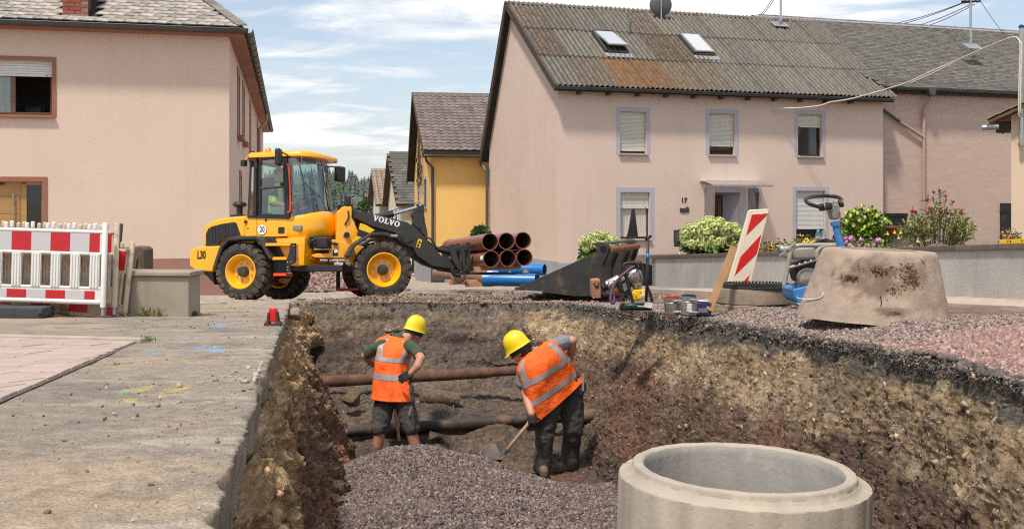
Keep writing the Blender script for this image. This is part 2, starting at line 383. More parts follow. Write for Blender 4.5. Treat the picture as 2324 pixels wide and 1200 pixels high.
m_navy_shirt = M('shirt_navy', (.02,.024,.035), .9, var=.15, scale=12)
m_trouser = M('trousers_charcoal', (.058,.053,.05), .9, var=.25, scale=6, bump=.5, bscale=24, dirt=[((.15,.11,.075),.45,5,.57)], bdist=.02)
m_glove = M('glove_dark', (.02,.019,.02), .8, var=.2)
m_boot = M('boot_leather', (.14,.09,.06), .8, var=.25, scale=16, dirt=[((.28,.2,.14),.6,9,.52)])
m_hair = M('hair_dark', (.03,.018,.012), .8, var=.3, scale=60)
m_handle = M('handle_wood', (.40,.26,.16), .65, var=.2, scale=10)
m_shovel = M('shovel_steel', (.11,.09,.078), .55, metal=.4, var=.25, scale=10, dirt=[((.2,.14,.1),.7,8,.52)])
m_leaf = M('foliage_green', (.06,.12,.02), .6, vcol=True, var=.2, scale=10)
m_stone = M('gravel_stone', (.3,.25,.22), .85, vcol=True, var=.22, scale=30, bump=.3, bscale=70)
m_soil = M('soil', (.2,.15,.1), .95, vcol=True, var=.4, scale=13, bump=1.0, bscale=34, bdist=.035, spec=.3)
m_cable = M('cable_cream', (.6,.55,.46), .6, var=.1)
m_wire = M('wire_dark', (.03,.03,.033), .6, var=0)
m_dish = M('dish_grey', (.10,.10,.105), .5, var=.1)
m_terracotta = M('planter_brown', (.20,.06,.022), .6, var=.15)
m_pink = M('petals', (.7,.1,.3), .6, vcol=True, var=.15)

# ------------------------------------------------------------------ ground, road, trench
rng = np.random.default_rng(11)
def XL(y): return -0.605 - 0.19*(np.asarray(y, float) - 2.25)
_xy = [-4, 5.1, 6, 7.4, 8.9, 10.6, 13, 16.7, 18]; _xr = [2.45, 2.38, 2.41, 2.42, 2.28, 2.05, 1.66, .80, .5]
def XR(y): return np.interp(y, _xy, _xr)
def DEP(y): return np.interp(y, [-4, 6.3, 7.6, 11, 12.4, 13.4, 14.6, 15.4, 15.7, 15.95, 16.1, 16.35, 16.5, 16.62, 18], [1.45, 1.45, 1.72, 1.74, 1.66, 1.42, 1.18, 1.05, .72, .62, .58, .30, .22, .0, 0])
YEND = 16.62
def jag(y, s): return np.maximum(0, vnoise(np.stack([np.asarray(y)*5.5, np.asarray(y)*0+s+9, np.asarray(y)*0], 1), 9)-.35)*.11 + vnoise(np.stack([np.asarray(y)*2.3, np.asarray(y)*0+s, np.asarray(y)*0], 1), 5)*.005 + vnoise(np.stack([np.asarray(y)*9, np.asarray(y)*0+s, np.asarray(y)*0], 1), 6)*.008 + vnoise(np.stack([np.asarray(y)*31, np.asarray(y)*0+s, np.asarray(y)*0], 1), 7)*.008
def smooth(a, b, x): t = np.clip((x-a)/(b-a), 0, 1); return t*t*(3-2*t)
def gridfaces(nu, nv):
    i = np.arange(nu-1)[:, None]*nv + np.arange(nv-1)[None, :]
    i = i.ravel(); return np.stack([i, i+1, i+nv+1, i+nv], 1)
def lerpc(c, col, w): return c*(1-w[:, None]) + np.array(col)[None]*w[:, None]
def n3(x, y, s, seed=0, o=4): return fbm(np.stack([x*s, y*s, x*0+seed*3.3], 1), o, .5, seed)

# road slab left of the trench (its cut edge shows its thickness)
ys = np.concatenate([np.arange(-3, 2, .25), np.arange(2, 9, .028), np.arange(9, YEND+.35, .05)])
us = np.concatenate([[0, 0, 0, 0, 0, 0, .0, .012], np.geomspace(.03, 3.2, 110), np.geomspace(3.3, 45, 40)])
Yg, Ug = np.meshgrid(ys, us, indexing='ij'); y, u = Yg.ravel(), Ug.ravel()
jg = jag(y, 0); x = XL(y) - u - (jg+.01)*np.exp(-u/.05)
z = gzn(y) + n3(x, y, .7, 1)*.010 + n3(x, y, 16, 2, 3)*.0016*np.exp(-u/2)
z -= .008*np.exp(-u/.012)*(1+n3(x, y, 7, 3, 2))
k = np.tile(np.arange(len(us)), len(ys))
sd_ = k < 6; z = np.where(sd_, gzn(y)-.03-(5-k)*.046 - (k == 0)*np.abs(n3(y, y*0, 2.0, 4, 2))*.05, z)
x = np.where(sd_, XL(y)-.02-.004*(5-k) + fbm(np.stack([y*7, z*9, x*0], 1), 4, .6, 8)*.012, x)
c = np.tile(np.array([[.33, .275, .215]]), (len(x), 1))
c = lerpc(c, (.42, .325, .23), smooth(-.2, .7, n3(x, y, .8, 11)))               # dusty swathes
c = lerpc(c, (.235, .20, .165), smooth(.05, .8, n3(x, y, 1.7, 12))*.8)
c = lerpc(c, (.46, .28, .15), smooth(.25, .8, n3(x, y, 1.2, 13))*smooth(5, 2.5, y)*.8)   # reddish earth trodden in
c = lerpc(c, (.50, .44, .37), smooth(.15, .7, fbm(np.stack([x*2.2+y*.4, y*5, x*0], 1), 4, .55, 14))*.55*np.exp(-(u/1.0)**2))
c = lerpc(c, (.19, .165, .14), smooth(.3, .75, n3(x, y, 4.5, 15))*.6)
def blot(px, py, rx, ry, col, thr, seed, w=.8):
    global c
    q = G(px, py); d = ((x-q.x)/rx)**2 + ((y-q.y)/ry)**2
    s_ = smooth(thr, thr+.35, n3(x*1.0, y*.6, 9, seed) + .9 - d*.9); c = lerpc(c, col, s_*w)
blot(335, 888, .17, .34, (.62, .42, .10), .55, 21); blot(300, 884, .08, .2, (.25, .42, .33), .75, 22)
blot(420, 795, .33, .55, (.22, .40, .62), .95, 23, .7); blot(520, 735, .25, .7, (.22, .40, .62), 1.0, 24, .65); blot(500, 790, .4, .5, (.25, .42, .62), 1.05, 25, .6)
c = lerpc(c, (.34, .27, .20), np.where(k <= 6, .8, 0.)); c = lerpc(c, (.17, .13, .095), np.where(k <= 6, .8, 0.)*smooth(-.1, .6, n3(y*3, z*9, 1.5, 31)))
c *= .86*(1 + .22*n3(x, y, 26, 16, 3))[:, None]
m_road = M('road_surface', (.3,.25,.2), .92, vcol=True, var=.38, scale=105, bump=1.0, bscale=150, bdist=.008, dirt=[((.085,.072,.06),.8,95,.66),((.5,.44,.37),.7,80,.67),((.14,.115,.09),.5,9,.64)])
road = struct(npmesh('road', np.stack([x, y, z], 1), gridfaces(len(ys), len(us)), m_road, c, True))

# right bank: crushed stone bed, rising a little towards the pavement
def bank_h(x, y):
    xe = x - XR(y)
    h = .02*n3(x, y, 1.3, 41) + .012*n3(x, y, 6, 42, 3)
    h = h + .10*smooth(.15, .9, xe)*smooth(16, 12, y)
    h = h + .10*np.exp(-((x-3.0)/.5)**2-((y-6.4)/.6)**2)
    h = h + .13*np.exp(-((x-.6)/1.6)**2-((y-19.3)/.9)**2)*smooth(16.6, 18, y)*(1+.5*n3(x, y, 1.2, 44)) + .10*np.exp(-((x+1.4)/1.2)**2-((y-18.2)/.7)**2)*smooth(16.6, 17.4, y)
    h = h - .075*np.clip(y-18.9, 0, 2.2)*smooth(26, 22, y)*smooth(.8, -.6, x)
    return h
def ground_z(x, y):
    x = np.asarray(x, float); y = np.asarray(y, float)
    return gzn(y) + bank_h(x, y)*smooth(34, 26, y)
def gzp(x, y): return float(ground_z(np.array([x]), np.array([y]))[0])
ys = np.concatenate([np.arange(-3, 3, .2), np.arange(3, YEND+.01, .045)])
us = np.concatenate([[0.0, 0.0], np.geomspace(.03, 3.0, 90), np.geomspace(3.1, 30, 30)])
Yg, Ug = np.meshgrid(ys, us, indexing='ij'); y, u = Yg.ravel(), Ug.ravel()
x = XR(y) + u + (jag(y, 7)*1.6)*np.exp(-u/.15); z = ground_z(x, y) - .05*np.exp(-u/.06); z[np.tile(np.arange(len(us)), len(ys)) == 0] -= .35
def bankcol(x, y):
    c = np.tile(np.array([[.22, .145, .12]]), (len(x), 1))
    c = lerpc(c, (.36, .27, .20), smooth(0, .7, n3(x, y, .9, 51))*.7)
    c = lerpc(c, (.12, .10, .085), smooth(.1, .7, n3(x, y, 2.5, 52))*.6)
    return c
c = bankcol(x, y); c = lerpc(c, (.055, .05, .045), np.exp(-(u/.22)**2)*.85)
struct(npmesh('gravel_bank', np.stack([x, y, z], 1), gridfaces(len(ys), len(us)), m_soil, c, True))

# everything beyond the head of the trench
ys = np.concatenate([np.arange(YEND, 22, .06), np.geomspace(22.1, 130, 90)])
xs = np.concatenate([-np.geomspace(60, 6.2, 30), np.arange(-6, 5.5, .06), np.geomspace(5.6, 60, 30)])
Yg, Xg = np.meshgrid(ys, xs, indexing='ij'); y, x = Yg.ravel(), Xg.ravel()
rough = smooth(-4.2, -3.0, x)*smooth(27, 20, y)
z = ground_z(x, y) + rough*(.035*n3(x, y*1.6, 1.6, 61) + .02*n3(x, y, 5, 62, 3)) - .004
z = np.where(y < YEND+.02, z - .0, z)
c = np.tile(np.array([[.20, .15, .11]]), (len(x), 1))
c = lerpc(c, (.32, .245, .175), smooth(0, .6, n3(x*.6, y*2, .9, 63))); c = lerpc(c, (.09, .07, .055), smooth(.1, .7, n3(x*.7, y*2.2, 1.4, 64))*.8)
c = lerpc(c, (.31, .17, .13), smooth(.1, .5, n3(x, y, .6, 65)+np.exp(-((x-.4)/2)**2-((y-20)/2.2)**2)-.2)*smooth(-2.5, -.5, x)*.8)
c = lerpc(c, (.38, .33, .27), smooth(-3.0, -3.7, x + .25*n3(x, y, 1.2, 66))*.95); c = lerpc(c, (.40, .345, .28), smooth(23, 30, y)*.9)
c *= (1 + .2*n3(x, y, 12, 67, 3))[:, None]
far = struct(npmesh('ground', np.stack([x, y, z], 1), gridfaces(len(ys), len(xs)), m_soil, c, True))
# ground behind the camera and far to all sides
mb = MB(); mb.add([(-600,-300,-.42),(600,-300,-.42),(600,-3,-.36),(-600,-3,-.36)], [(0,1,2,3)])
struct(mb.build('ground_behind', M('asphalt', (.2,.17,.14), .9, var=.2, scale=1), None))
mb = MB(); mb.add([(-600,129.5,gz(130)-.05),(600,129.5,gz(130)-.05),(600,700,gz(130)-1),(-600,700,gz(130)-1),(-600,16,-1.9),(-58,16,-1.9),(-58,131,gz(130)-.06),(-600,131,gz(130)-.06),(58,16,-1.9),(600,16,-1.9),(600,131,gz(130)-.06),(58,131,gz(130)-.06)], [(0,1,2,3),(4,5,6,7),(8,9,10,11)])
struct(mb.build('valley_floor', M('meadow', (.07,.1,.03), .95, var=.3, scale=.2), None))

# trench: loft of cross-sections, then displaced along its normals
ys = np.concatenate([np.arange(-3, 3, .15), np.arange(3, 6.5, .022), np.arange(6.5, 12, .026), np.arange(12, 15.4, .03), np.linspace(15.4, YEND, 60)])
nt = 560; wl_, wf, wr = 190, 110, 260
def section(y):
    D = DEP(y); s = D/1.7; xl, xr = XL(y), XR(y); wide = np.interp(y, [-4, 6.5, 8, 11, 16], [.45, .5, .8, .95, .7])
    wleft = np.interp(y, [-4, 5, 8, 12, 14, 16], [.30, .38, .46, .72, .55, .3])
    px = np.array([xl-.06, xl+.05*s, xl+wleft*.42, xl+wleft*.95, xl+wleft, xr-wide, xr-wide*.94, xr-wide*.52, xr-wide*.14, xr+.015])
    pd = np.array([.20*min(1, s*1.2), .34*s, .85*s, 1.45*s, D, D, 1.5*s, .8*s, .22*s, -.0])
    t = np.concatenate([np.interp(np.linspace(0, 1, wl_), [0, .12, .42, .82, 1], [0, 1, 2, 3, 4]), np.linspace(4, 5, wf+2)[1:-1], np.interp(np.linspace(0, 1, wr), [0, .1, .5, .85, 1], [5, 6, 7, 8, 9])])
    return np.interp(t, range(10), px), np.interp(t, range(10), pd)
sx, sd = zip(*[section(q) for q in ys]); X = np.array(sx); Dp = np.array(sd); Yg = np.repeat(ys[:, None], nt, 1)
Zg = gzn(Yg) - Dp
dirt_heap = .20*np.exp(-((X+.9)/.9)**2-((Yg-13.6)/.35)**2) + .16*np.exp(-((X+.2)/.6)**2-((Yg-13.1)/.5)**2) + .18*np.exp(-((X+1.9)/.5)**2-((Yg-14.4)/.5)**2)
flo = smooth(.75, .97, Dp/np.maximum(DEP(Yg), .05)); Zg += dirt_heap*flo*(DEP(Yg) > .5)
pos = np.stack([X.ravel(), Yg.ravel(), Zg.ravel()], 1); shp = X.shape
dP = np.gradient(np.stack([X, Yg, Zg], 2), axis=0); dQ = np.gradient(np.stack([X, Yg, Zg], 2), axis=1)
nrm = np.cross(dQ.reshape(-1, 3), dP.reshape(-1, 3)); nrm /= np.linalg.norm(nrm, axis=1)[:, None]+1e-9
nrm *= np.sign(nrm[:, 2:3] + .5*(-np.sign(X.ravel()))[:, None]*0 + 1e-6)
dep0 = Dp.ravel(); y = pos[:, 1]; edge = np.minimum(smooth(0, .06, np.abs(dep0)), smooth(YEND, YEND-.12, y))
lft = (np.arange(nt) < wl_)[None, :].repeat(len(ys), 0).ravel()
big = fbm(pos*np.array([1.6, 1.6, 1.6]), 3, .5, 71); mid = fbm(pos*5.5, 3, .55, 72); fine = fbm(pos*19, 3, .6, 73) + .7*fbm(pos*47, 2, .6, 85)
diag = fbm(np.stack([pos[:, 0]*2, pos[:, 1]*3.0+pos[:, 2]*3.2, pos[:, 2]*1.0], 1), 3, .5, 74)     # slump ridges running down the left face
rid = 1-np.abs(fbm(pos*9.0, 3, .5, 75))*1.6
d = .055*big + np.where(lft, .034, .020)*mid + np.where(lft, .020, .013)*fine + np.where(lft, .018, .011)*rid + np.where(lft, .12*diag - .09*np.maximum(0, big) - .03, 0)
bw_ = smooth(14.9, 15.6, pos[:, 1]); d = d + bw_*(.13*fbm(pos*np.array([1.1, 1.1, 2.6]), 3, .55, 93) + .05*np.abs(fbm(pos*np.array([3, 3, 7]), 2, .5, 94)))
pos = pos + nrm*(d*edge)[:, None]
dp = gzn(pos[:, 1]) - pos[:, 2]; wob = .07*fbm(pos*2.2, 3, .5, 76) + .03*fbm(pos*8, 2, .5, 77); h = dp + wob
s_ = np.interp(pos[:, 1], [0, 6, 12, 17], [1.0, 1.0, 1.05, 1.15])
c = np.tile(np.array([[.105, .088, .072]]), (len(pos), 1))
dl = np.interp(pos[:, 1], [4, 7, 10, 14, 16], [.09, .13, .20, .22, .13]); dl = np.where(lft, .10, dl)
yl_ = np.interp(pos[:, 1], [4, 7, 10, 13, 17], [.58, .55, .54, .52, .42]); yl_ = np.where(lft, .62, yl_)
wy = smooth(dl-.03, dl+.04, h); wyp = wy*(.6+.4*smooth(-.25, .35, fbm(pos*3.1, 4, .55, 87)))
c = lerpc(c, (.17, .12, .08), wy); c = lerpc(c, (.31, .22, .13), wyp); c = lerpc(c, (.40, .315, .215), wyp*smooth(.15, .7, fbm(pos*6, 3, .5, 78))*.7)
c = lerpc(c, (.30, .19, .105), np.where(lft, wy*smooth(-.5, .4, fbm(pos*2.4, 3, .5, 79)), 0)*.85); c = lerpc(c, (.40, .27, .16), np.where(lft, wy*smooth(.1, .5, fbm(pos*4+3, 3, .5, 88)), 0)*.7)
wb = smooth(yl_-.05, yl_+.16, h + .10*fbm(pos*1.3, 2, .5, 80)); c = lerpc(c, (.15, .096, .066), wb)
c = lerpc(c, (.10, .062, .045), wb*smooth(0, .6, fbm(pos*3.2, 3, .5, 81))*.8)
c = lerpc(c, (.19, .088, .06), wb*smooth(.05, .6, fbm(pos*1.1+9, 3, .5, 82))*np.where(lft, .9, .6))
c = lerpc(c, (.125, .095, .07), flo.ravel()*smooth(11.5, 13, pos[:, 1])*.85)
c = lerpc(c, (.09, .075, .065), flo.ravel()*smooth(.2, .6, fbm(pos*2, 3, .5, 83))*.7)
bk_w = smooth(15.3, 15.9, pos[:, 1])*smooth(.40, .55, h); c = lerpc(c, (.055, .042, .034), bk_w*(.55+.4*smooth(-.2, .4, fbm(pos*np.array([1.5,1.5,5]), 3, .5, 89))))  # head wall's shade put into its dark lower soil colour
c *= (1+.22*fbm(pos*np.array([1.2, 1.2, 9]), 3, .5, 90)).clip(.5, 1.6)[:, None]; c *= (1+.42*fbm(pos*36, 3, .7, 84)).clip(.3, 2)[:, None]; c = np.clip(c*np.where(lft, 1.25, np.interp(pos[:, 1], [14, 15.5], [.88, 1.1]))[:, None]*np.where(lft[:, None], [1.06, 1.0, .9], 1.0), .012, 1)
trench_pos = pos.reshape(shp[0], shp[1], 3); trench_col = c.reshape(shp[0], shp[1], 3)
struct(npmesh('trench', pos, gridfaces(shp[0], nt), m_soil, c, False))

# ------------------------------------------------------------------ loose stone
def stone_templates(n, sub=False):
    out = []
    for k in range(n):
        bm = bmesh.new(); bmesh.ops.create_icosphere(bm, subdivisions=1, radius=1) if sub else bmesh.ops.create_cube(bm, size=1.5)
        for v in bm.verts: v.co = Vector((v.co.x*random.uniform(.75, 1.2), v.co.y*random.uniform(.65, 1.1), v.co.z*random.uniform(.5, .95))) + Vector((random.uniform(-.22, .22),)*1 + (random.uniform(-.22, .22), random.uniform(-.18, .18)))
        bmesh.ops.triangulate(bm, faces=bm.faces)
        bm.verts.ensure_lookup_table(); out.append((np.array([v.co[:] for v in bm.verts]), np.array([[v.index for v in f.verts] for f in bm.faces]))); bm.free()
    return out
def ang_templates(n):
    out = []
    for k in range(n):
        bm = bmesh.new(); pts = [Vector((random.gauss(0,1), random.gauss(0,1), random.gauss(0,.7))).normalized()*random.uniform(.75, 1.25) for _ in range(10)]
        for q in pts: bm.verts.new((q.x, q.y*.8, q.z*.75))
        r = bmesh.ops.convex_hull(bm, input=bm.verts); bmesh.ops.delete(bm, geom=[g for g in r['geom_interior'] if isinstance(g, bmesh.types.BMVert)], context='VERTS')
        bmesh.ops.triangulate(bm, faces=bm.faces); bm.verts.index_update()
        out.append((np.array([v.co[:] for v in bm.verts]), np.array([[v.index for v in f.verts] for f in bm.faces]))); bm.free()
    return out
T_ANG = ang_templates(12)
T_CUBE = stone_templates(8); T_ICO = stone_templates(8, True)
def rand_rot(n):
    q = rng.normal(size=(n, 4)); q /= np.linalg.norm(q, axis=1)[:, None]; w, x, y, z = q.T
    return np.stack([1-2*(y*y+z*z), 2*(x*y-z*w), 2*(x*z+y*w), 2*(x*y+z*w), 1-2*(x*x+z*z), 2*(y*z-x*w), 2*(x*z-y*w), 2*(y*z+x*w), 1-2*(x*x+y*y)], 1).reshape(n, 3, 3)
def scatter(name, pts, size, cols, T, mat=None):
    n = len(pts); R = rand_rot(n); sz = np.asarray(size); vs, fs, cs, b = [], [], [], 0; which = rng.integers(0, len(T), n)
    for k, (tv, tf) in enumerate(T):
        I = np.where(which == k)[0]
        if not len(I): continue
        v = np.einsum('nij,vj->nvi', R[I], tv)*sz[I, None, None] + pts[I, None, :]
        vs.append(v.reshape(-1, 3)); f = tf[None] + (np.arange(len(I))*len(tv))[:, None, None] + b; fs.append(f.reshape(-1, 3)); b += len(I)*len(tv)
        cs.append(np.repeat(cols[I], len(tv), 0))
    return stuff(npmesh(name, np.concatenate(vs), np.concatenate(fs), mat or m_stone, np.concatenate(cs)))
def pal(n, cols, jit=.18):
    p = np.array(cols)[rng.integers(0, len(cols), n)]; return np.clip(p*(1+jit*rng.normal(size=(n, 1))), .01, .9)
# stones bedded in the trench walls and floor
A, B = trench_pos.shape[:2]
N0 = 90000; gi = rng.integers(0, A-1, N0*2); gj = rng.integers(0, B-1, N0*2); yv = trench_pos[gi, gj, 1]
keep = (yv > 3.2) & (rng.random(N0*2) < np.clip(.25+.05*yv, 0, 1)*.62); gi, gj = gi[keep], gj[keep]
fr = rng.random((len(gi), 2, 1)); p = trench_pos[gi, gj] + (trench_pos[gi+1, gj]-trench_pos[gi, gj])*fr[:, 0] + (trench_pos[gi, gj+1]-trench_pos[gi, gj])*fr[:, 1]
sz = (.003 + .0045*rng.pareto(2.5, len(p)))*np.clip(.55+.05*p[:, 1], .6, 1.2); sz = np.minimum(sz, .030); cc = trench_col[gi, gj]*(1.1+.35*rng.normal(size=(len(p), 1)))
cc = np.where(rng.random((len(p), 1)) < .09, cc*.4+np.array([[.40, .34, .26]])*.6, cc); cc = np.clip(cc, .015, .7)
scatter('trench_rubble', p, sz, cc, T_ANG)
# gravel bed being spread on the trench floor
def heap_z(x, y):
    base = gzn(y) - DEP(y)
    h = .04 + .36*np.exp(-((x+.98)/.85)**2-((y-11.25)/.85)**2) + .20*np.exp(-((x+.9)/1.3)**2-((y-9.6)/1.3)**2) + .10*np.exp(-((x-.2)/.7)**2-((y-10.6)/.9)**2)
    h = h - .13*np.exp(-((x-.55)/.5)**2-((y-11.7)/.55)**2)
    h = h*smooth(12.1, 11.7, y+.25*x*0+.12*n3(x, y, 2, 91)) - .05*smooth(11.3, 12, y) + .03*n3(x, y, 3, 92, 3)
    return base + h
ys = np.arange(6.0, 12.35, .05); tt = np.linspace(0, 1, 70); Yg, Tg = np.meshgrid(ys, tt, indexing='ij'); y, t = Yg.ravel(), Tg.ravel()
xl = XL(y)+np.interp(y, [5, 8, 12], [.28, .34, .58]); xr = XR(y)-np.interp(y, [6.5, 8, 11], [.42, .70, .82]); x = xl + (xr-xl)*t
z = heap_z(x, y) + .03*np.abs(t-.5)**3
gc = np.tile(np.array([[.125, .095, .085]]), (len(x), 1))
struct(npmesh('gravel_bed', np.stack([x, y, z], 1), gridfaces(len(ys), len(tt)), m_soil, gc, True))
n = 52000; y = 7.0 + 5.25*rng.random(n)**.9; t = rng.random(n); xl = XL(y)+np.interp(y, [5, 8, 12], [.28, .34, .58]); xr = XR(y)-np.interp(y, [6.5, 8, 11], [.42, .70, .82]); x = xl+(xr-xl)*t
z = heap_z(x, y); kk = (z > gzn(y)-DEP(y)+.0); x, y, z = x[kk], y[kk], z[kk]; n = len(x)
scatter('floor_gravel', np.stack([x, y, z+.006], 1), rng.uniform(.006, .014, n)*(1+.5*rng.random(n)**4*2), pal(n, [(.165,.122,.108), (.205,.155,.138), (.125,.092,.083), (.26,.21,.185), (.165,.098,.083), (.08,.065,.06)]), T_CUBE)
# crushed stone on the right bank
n = 42000; y = 4.2 + 14.5*rng.random(n)**1.25; u = rng.gamma(1.3, .9, n); x = np.where(y < YEND, XR(y), -1.2+2.2*rng.random(n)) + u - .02
gl = (x > -3) & (x < 6.2) & ~((x > 4.0) & (y > 10.2)); x, y, u = x[gl], y[gl], u[gl]; n = len(x)
z = ground_z(x, y); pc = pal(n, [(.25,.175,.155), (.31,.225,.195), (.21,.145,.125), (.37,.30,.26), (.27,.215,.185), (.15,.11,.095)])
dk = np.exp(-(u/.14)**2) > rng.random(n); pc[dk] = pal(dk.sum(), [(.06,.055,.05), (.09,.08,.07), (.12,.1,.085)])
pile = np.exp(-((x-3.0)/.6)**2-((y-6.4)/.7)**2)
pc = pc*(1-pile[:, None]*.8) + pal(n, [(.30,.17,.145), (.36,.22,.19), (.24,.13,.115)])*pile[:, None]*.8
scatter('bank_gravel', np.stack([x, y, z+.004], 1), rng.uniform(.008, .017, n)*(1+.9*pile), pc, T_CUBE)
n = 2600; x = 2.45 + 1.0*rng.random(n); y = 5.2+2.3*rng.random(n); x = np.maximum(x, XR(y)+.05); z = ground_z(x, y)
scatter('chippings_heap', np.stack([x, y, z+.012], 1), rng.uniform(.010, .022, n), pal(n, [(.31,.17,.145), (.36,.22,.19), (.25,.135,.12), (.38,.28,.25)]), T_CUBE)
# black broken road base hanging at the top of the right wall
n = 4500; y = 3.6 + 13*rng.random(n); x = XR(y) - .05*rng.random(n) - .02; dz = rng.random(n)*np.interp(y, [4, 7, 10, 16], [.06, .08, .13, .16])*rng.random(n)**.5
x = x - dz*.32
scatter('broken_roadbase', np.stack([x, y, gzn(y)-dz+.02], 1), .005+.007*rng.pareto(2.4, n).clip(0, 4), pal(n, [(.085,.074,.062), (.125,.108,.09), (.19,.16,.135), (.07,.062,.055), (.24,.18,.14)], .3), T_ANG)
# crumbs on the road and clods at the head of the trench
n = 5200; y = 2.3+14*rng.random(n)**1.3; u = rng.gamma(1.2, 1.3, n); x = XL(y)-u-.03; z = gzn(y)
scatter('road_crumbs', np.stack([x, y, z+.002], 1), .0018+.0022*rng.pareto(2.2, n).clip(0, 5), pal(n, [(.16,.12,.09), (.34,.27,.2), (.25,.15,.1), (.42,.37,.3)]), T_ANG)
n = 60; q = G(585, 852); x = q.x+.12*rng.normal(size=n); y = q.y+.3*rng.normal(size=n); x = np.minimum(x, XL(y)-.05)
scatter('pebble_spill', np.stack([x, y, gzn(y)+.008], 1), rng.uniform(.006, .022, n), pal(n, [(.42,.36,.29), (.34,.29,.23)]), T_ANG)
n = 9000; y = 16.5+7*rng.random(n)**1.2; x = -3.3+6.5*rng.random(n); z = ground_z(x, y)
scatter('spoil_crumbs', np.stack([x, y, z+.01], 1), .009+.011*rng.pareto(2.4, n).clip(0, 4), pal(n, [(.17,.12,.09), (.27,.2,.15), (.10,.08,.065), (.33,.2,.15)]), T_ANG)
# heap of chippings behind the loader
n = 4000; a = rng.random(n)*2*np.pi; r = np.sqrt(rng.random(n)); x = -4.4+1.9*r*np.cos(a); y = 27+1.3*r*np.sin(a); hh = .62*(1-r**1.6)
scatter('chippings_pile', np.stack([x, y, gzn(y)+hh], 1), rng.uniform(.03, .06, n), pal(n, [(.27,.17,.155), (.2,.13,.12), (.33,.23,.2)]), T_ICO)
mb = MB(); rings = []
for k in range(8):
    r = k/7; rings.append([(-4.4+1.9*r*math.cos(j*math.pi/12), 27+1.3*r*math.sin(j*math.pi/12), gz(27+1.3*r*math.sin(j*math.pi/12))+.6*(1-max(r,.02)**1.6)) for j in range(24)])
mb.loft(rings, True); struct(mb.build('chippings_core', m_soil, None))
bpy.data.objects['chippings_core'].data.color_attributes.new('col', 'FLOAT_COLOR', 'POINT').data.foreach_set('color', [.2, .13, .12, 1]*len(bpy.data.objects['chippings_core'].data.vertices))

# paved forecourt on the left: every paver a piece
forec = struct(MB().add([(0,0,0),(.01,0,0),(0,.01,0)], [(0,1,2)]).build('forecourt', m_mortar, None, fix=False))
a0, a1, a2 = G(312, 779), G(0, 771), G(0, 917)
edge_d = Vector((a2.x-a0.x, a2.y-a0.y)).normalized()         # along the road, towards the camera
up_d = Vector((a1.x-a0.x, a1.y-a0.y)).normalized()
def poly_in(q):                                              # inside the paved corner
    r = Vector((q[0]-a0.x, q[1]-a0.y)); det = edge_d.x*up_d.y-edge_d.y*up_d.x
    return (r.x*up_d.y-r.y*up_d.x)/det, (edge_d.x*r.y-edge_d.y*r.x)/det
def cut(poly, fn):                                           # pavers sawn to the edge of the paved corner
    out = []
    for i, p in enumerate(poly):
        n = poly[(i+1) % len(poly)]; a, b = fn(p), fn(n)
        if a >= 0: out.append(p)
        if a*b < 0: out.append(p.lerp(n, a/(a-b)))
    return out
bed = MB(); q1 = Vector((a0.x, a0.y)); pts = [q1, q1+edge_d*6, q1+edge_d*6+up_d*6, q1+up_d*6]
bed.add([(q.x, q.y, gz(q.y)+.008) for q in pts], [(0,1,2,3)]); bedo = bed.build('sand_bed', M('paver_joint', (.15,.115,.09), .95, var=.3, scale=20), forec)
m_paver = M('paver_pink', (.42,.33,.28), .85, var=.1, scale=6, rnd=.08, bump=.4, bscale=60, dirt=[((.36,.29,.24),.5,4,.55)])
pw, pl = .235, .235
mbp = MB(); mbp.box(-pw/2+.007, pw/2-.007, -pl/2+.007, pl/2-.007, -.03, .0); pav = None; cnt = 0
row_d = up_d; col_d = Vector((-row_d.y, row_d.x)); col_d = col_d if col_d.y < 0 else -col_d; ang = math.atan2(row_d.y, row_d.x)
for r in range(26):
    for k in range(40):
        q = q1 + col_d*(r+.6)*pl + row_d*((k - 16 + .5*(r % 2))*pw)
        if q.x/q.y < -.485 or q.y < 3.4 or cnt >= 290: continue
        pg = [q + row_d*(sx_*(pw/2-.007)) + col_d*(sy_*(pl/2-.007)) for sx_, sy_ in ((-1,-1),(1,-1),(1,1),(-1,1))]
        pg = cut(cut(pg, lambda p: poly_in(p)[1]-.015), lambda p: poly_in(p)[0]-.03)
        ar = abs(sum(pg[i].x*pg[(i+1) % len(pg)].y-pg[(i+1) % len(pg)].x*pg[i].y for i in range(len(pg))))/2 if len(pg) > 2 else 0
        if ar < .004: continue
        dz = random.uniform(-.002, .003); n_ = len(pg); mp = MB(); mp.add([(p.x-q.x, p.y-q.y, gz(p.y)-gz(q.y)+h_) for h_ in (-.03, dz) for p in pg], [tuple(range(n_)), tuple(range(n_, 2*n_))]+[(i, (i+1) % n_, (i+1) % n_+n_, i+n_) for i in range(n_)])
        o = mp.build('paver', m_paver, forec, bevel=.005); o.location = (q.x, q.y, gz(q.y)+.02); cnt += 1
ks = MB(); ks.bar((a0.x+.05, a0.y-.02, gz(a0.y)+.012), (a0.x+up_d.x*4, a0.y+up_d.y*4, gz(a0.y+up_d.y*4)+.012), .07, .06); ks.build('edging_kerb', m_concrete, forec, bevel=.008)

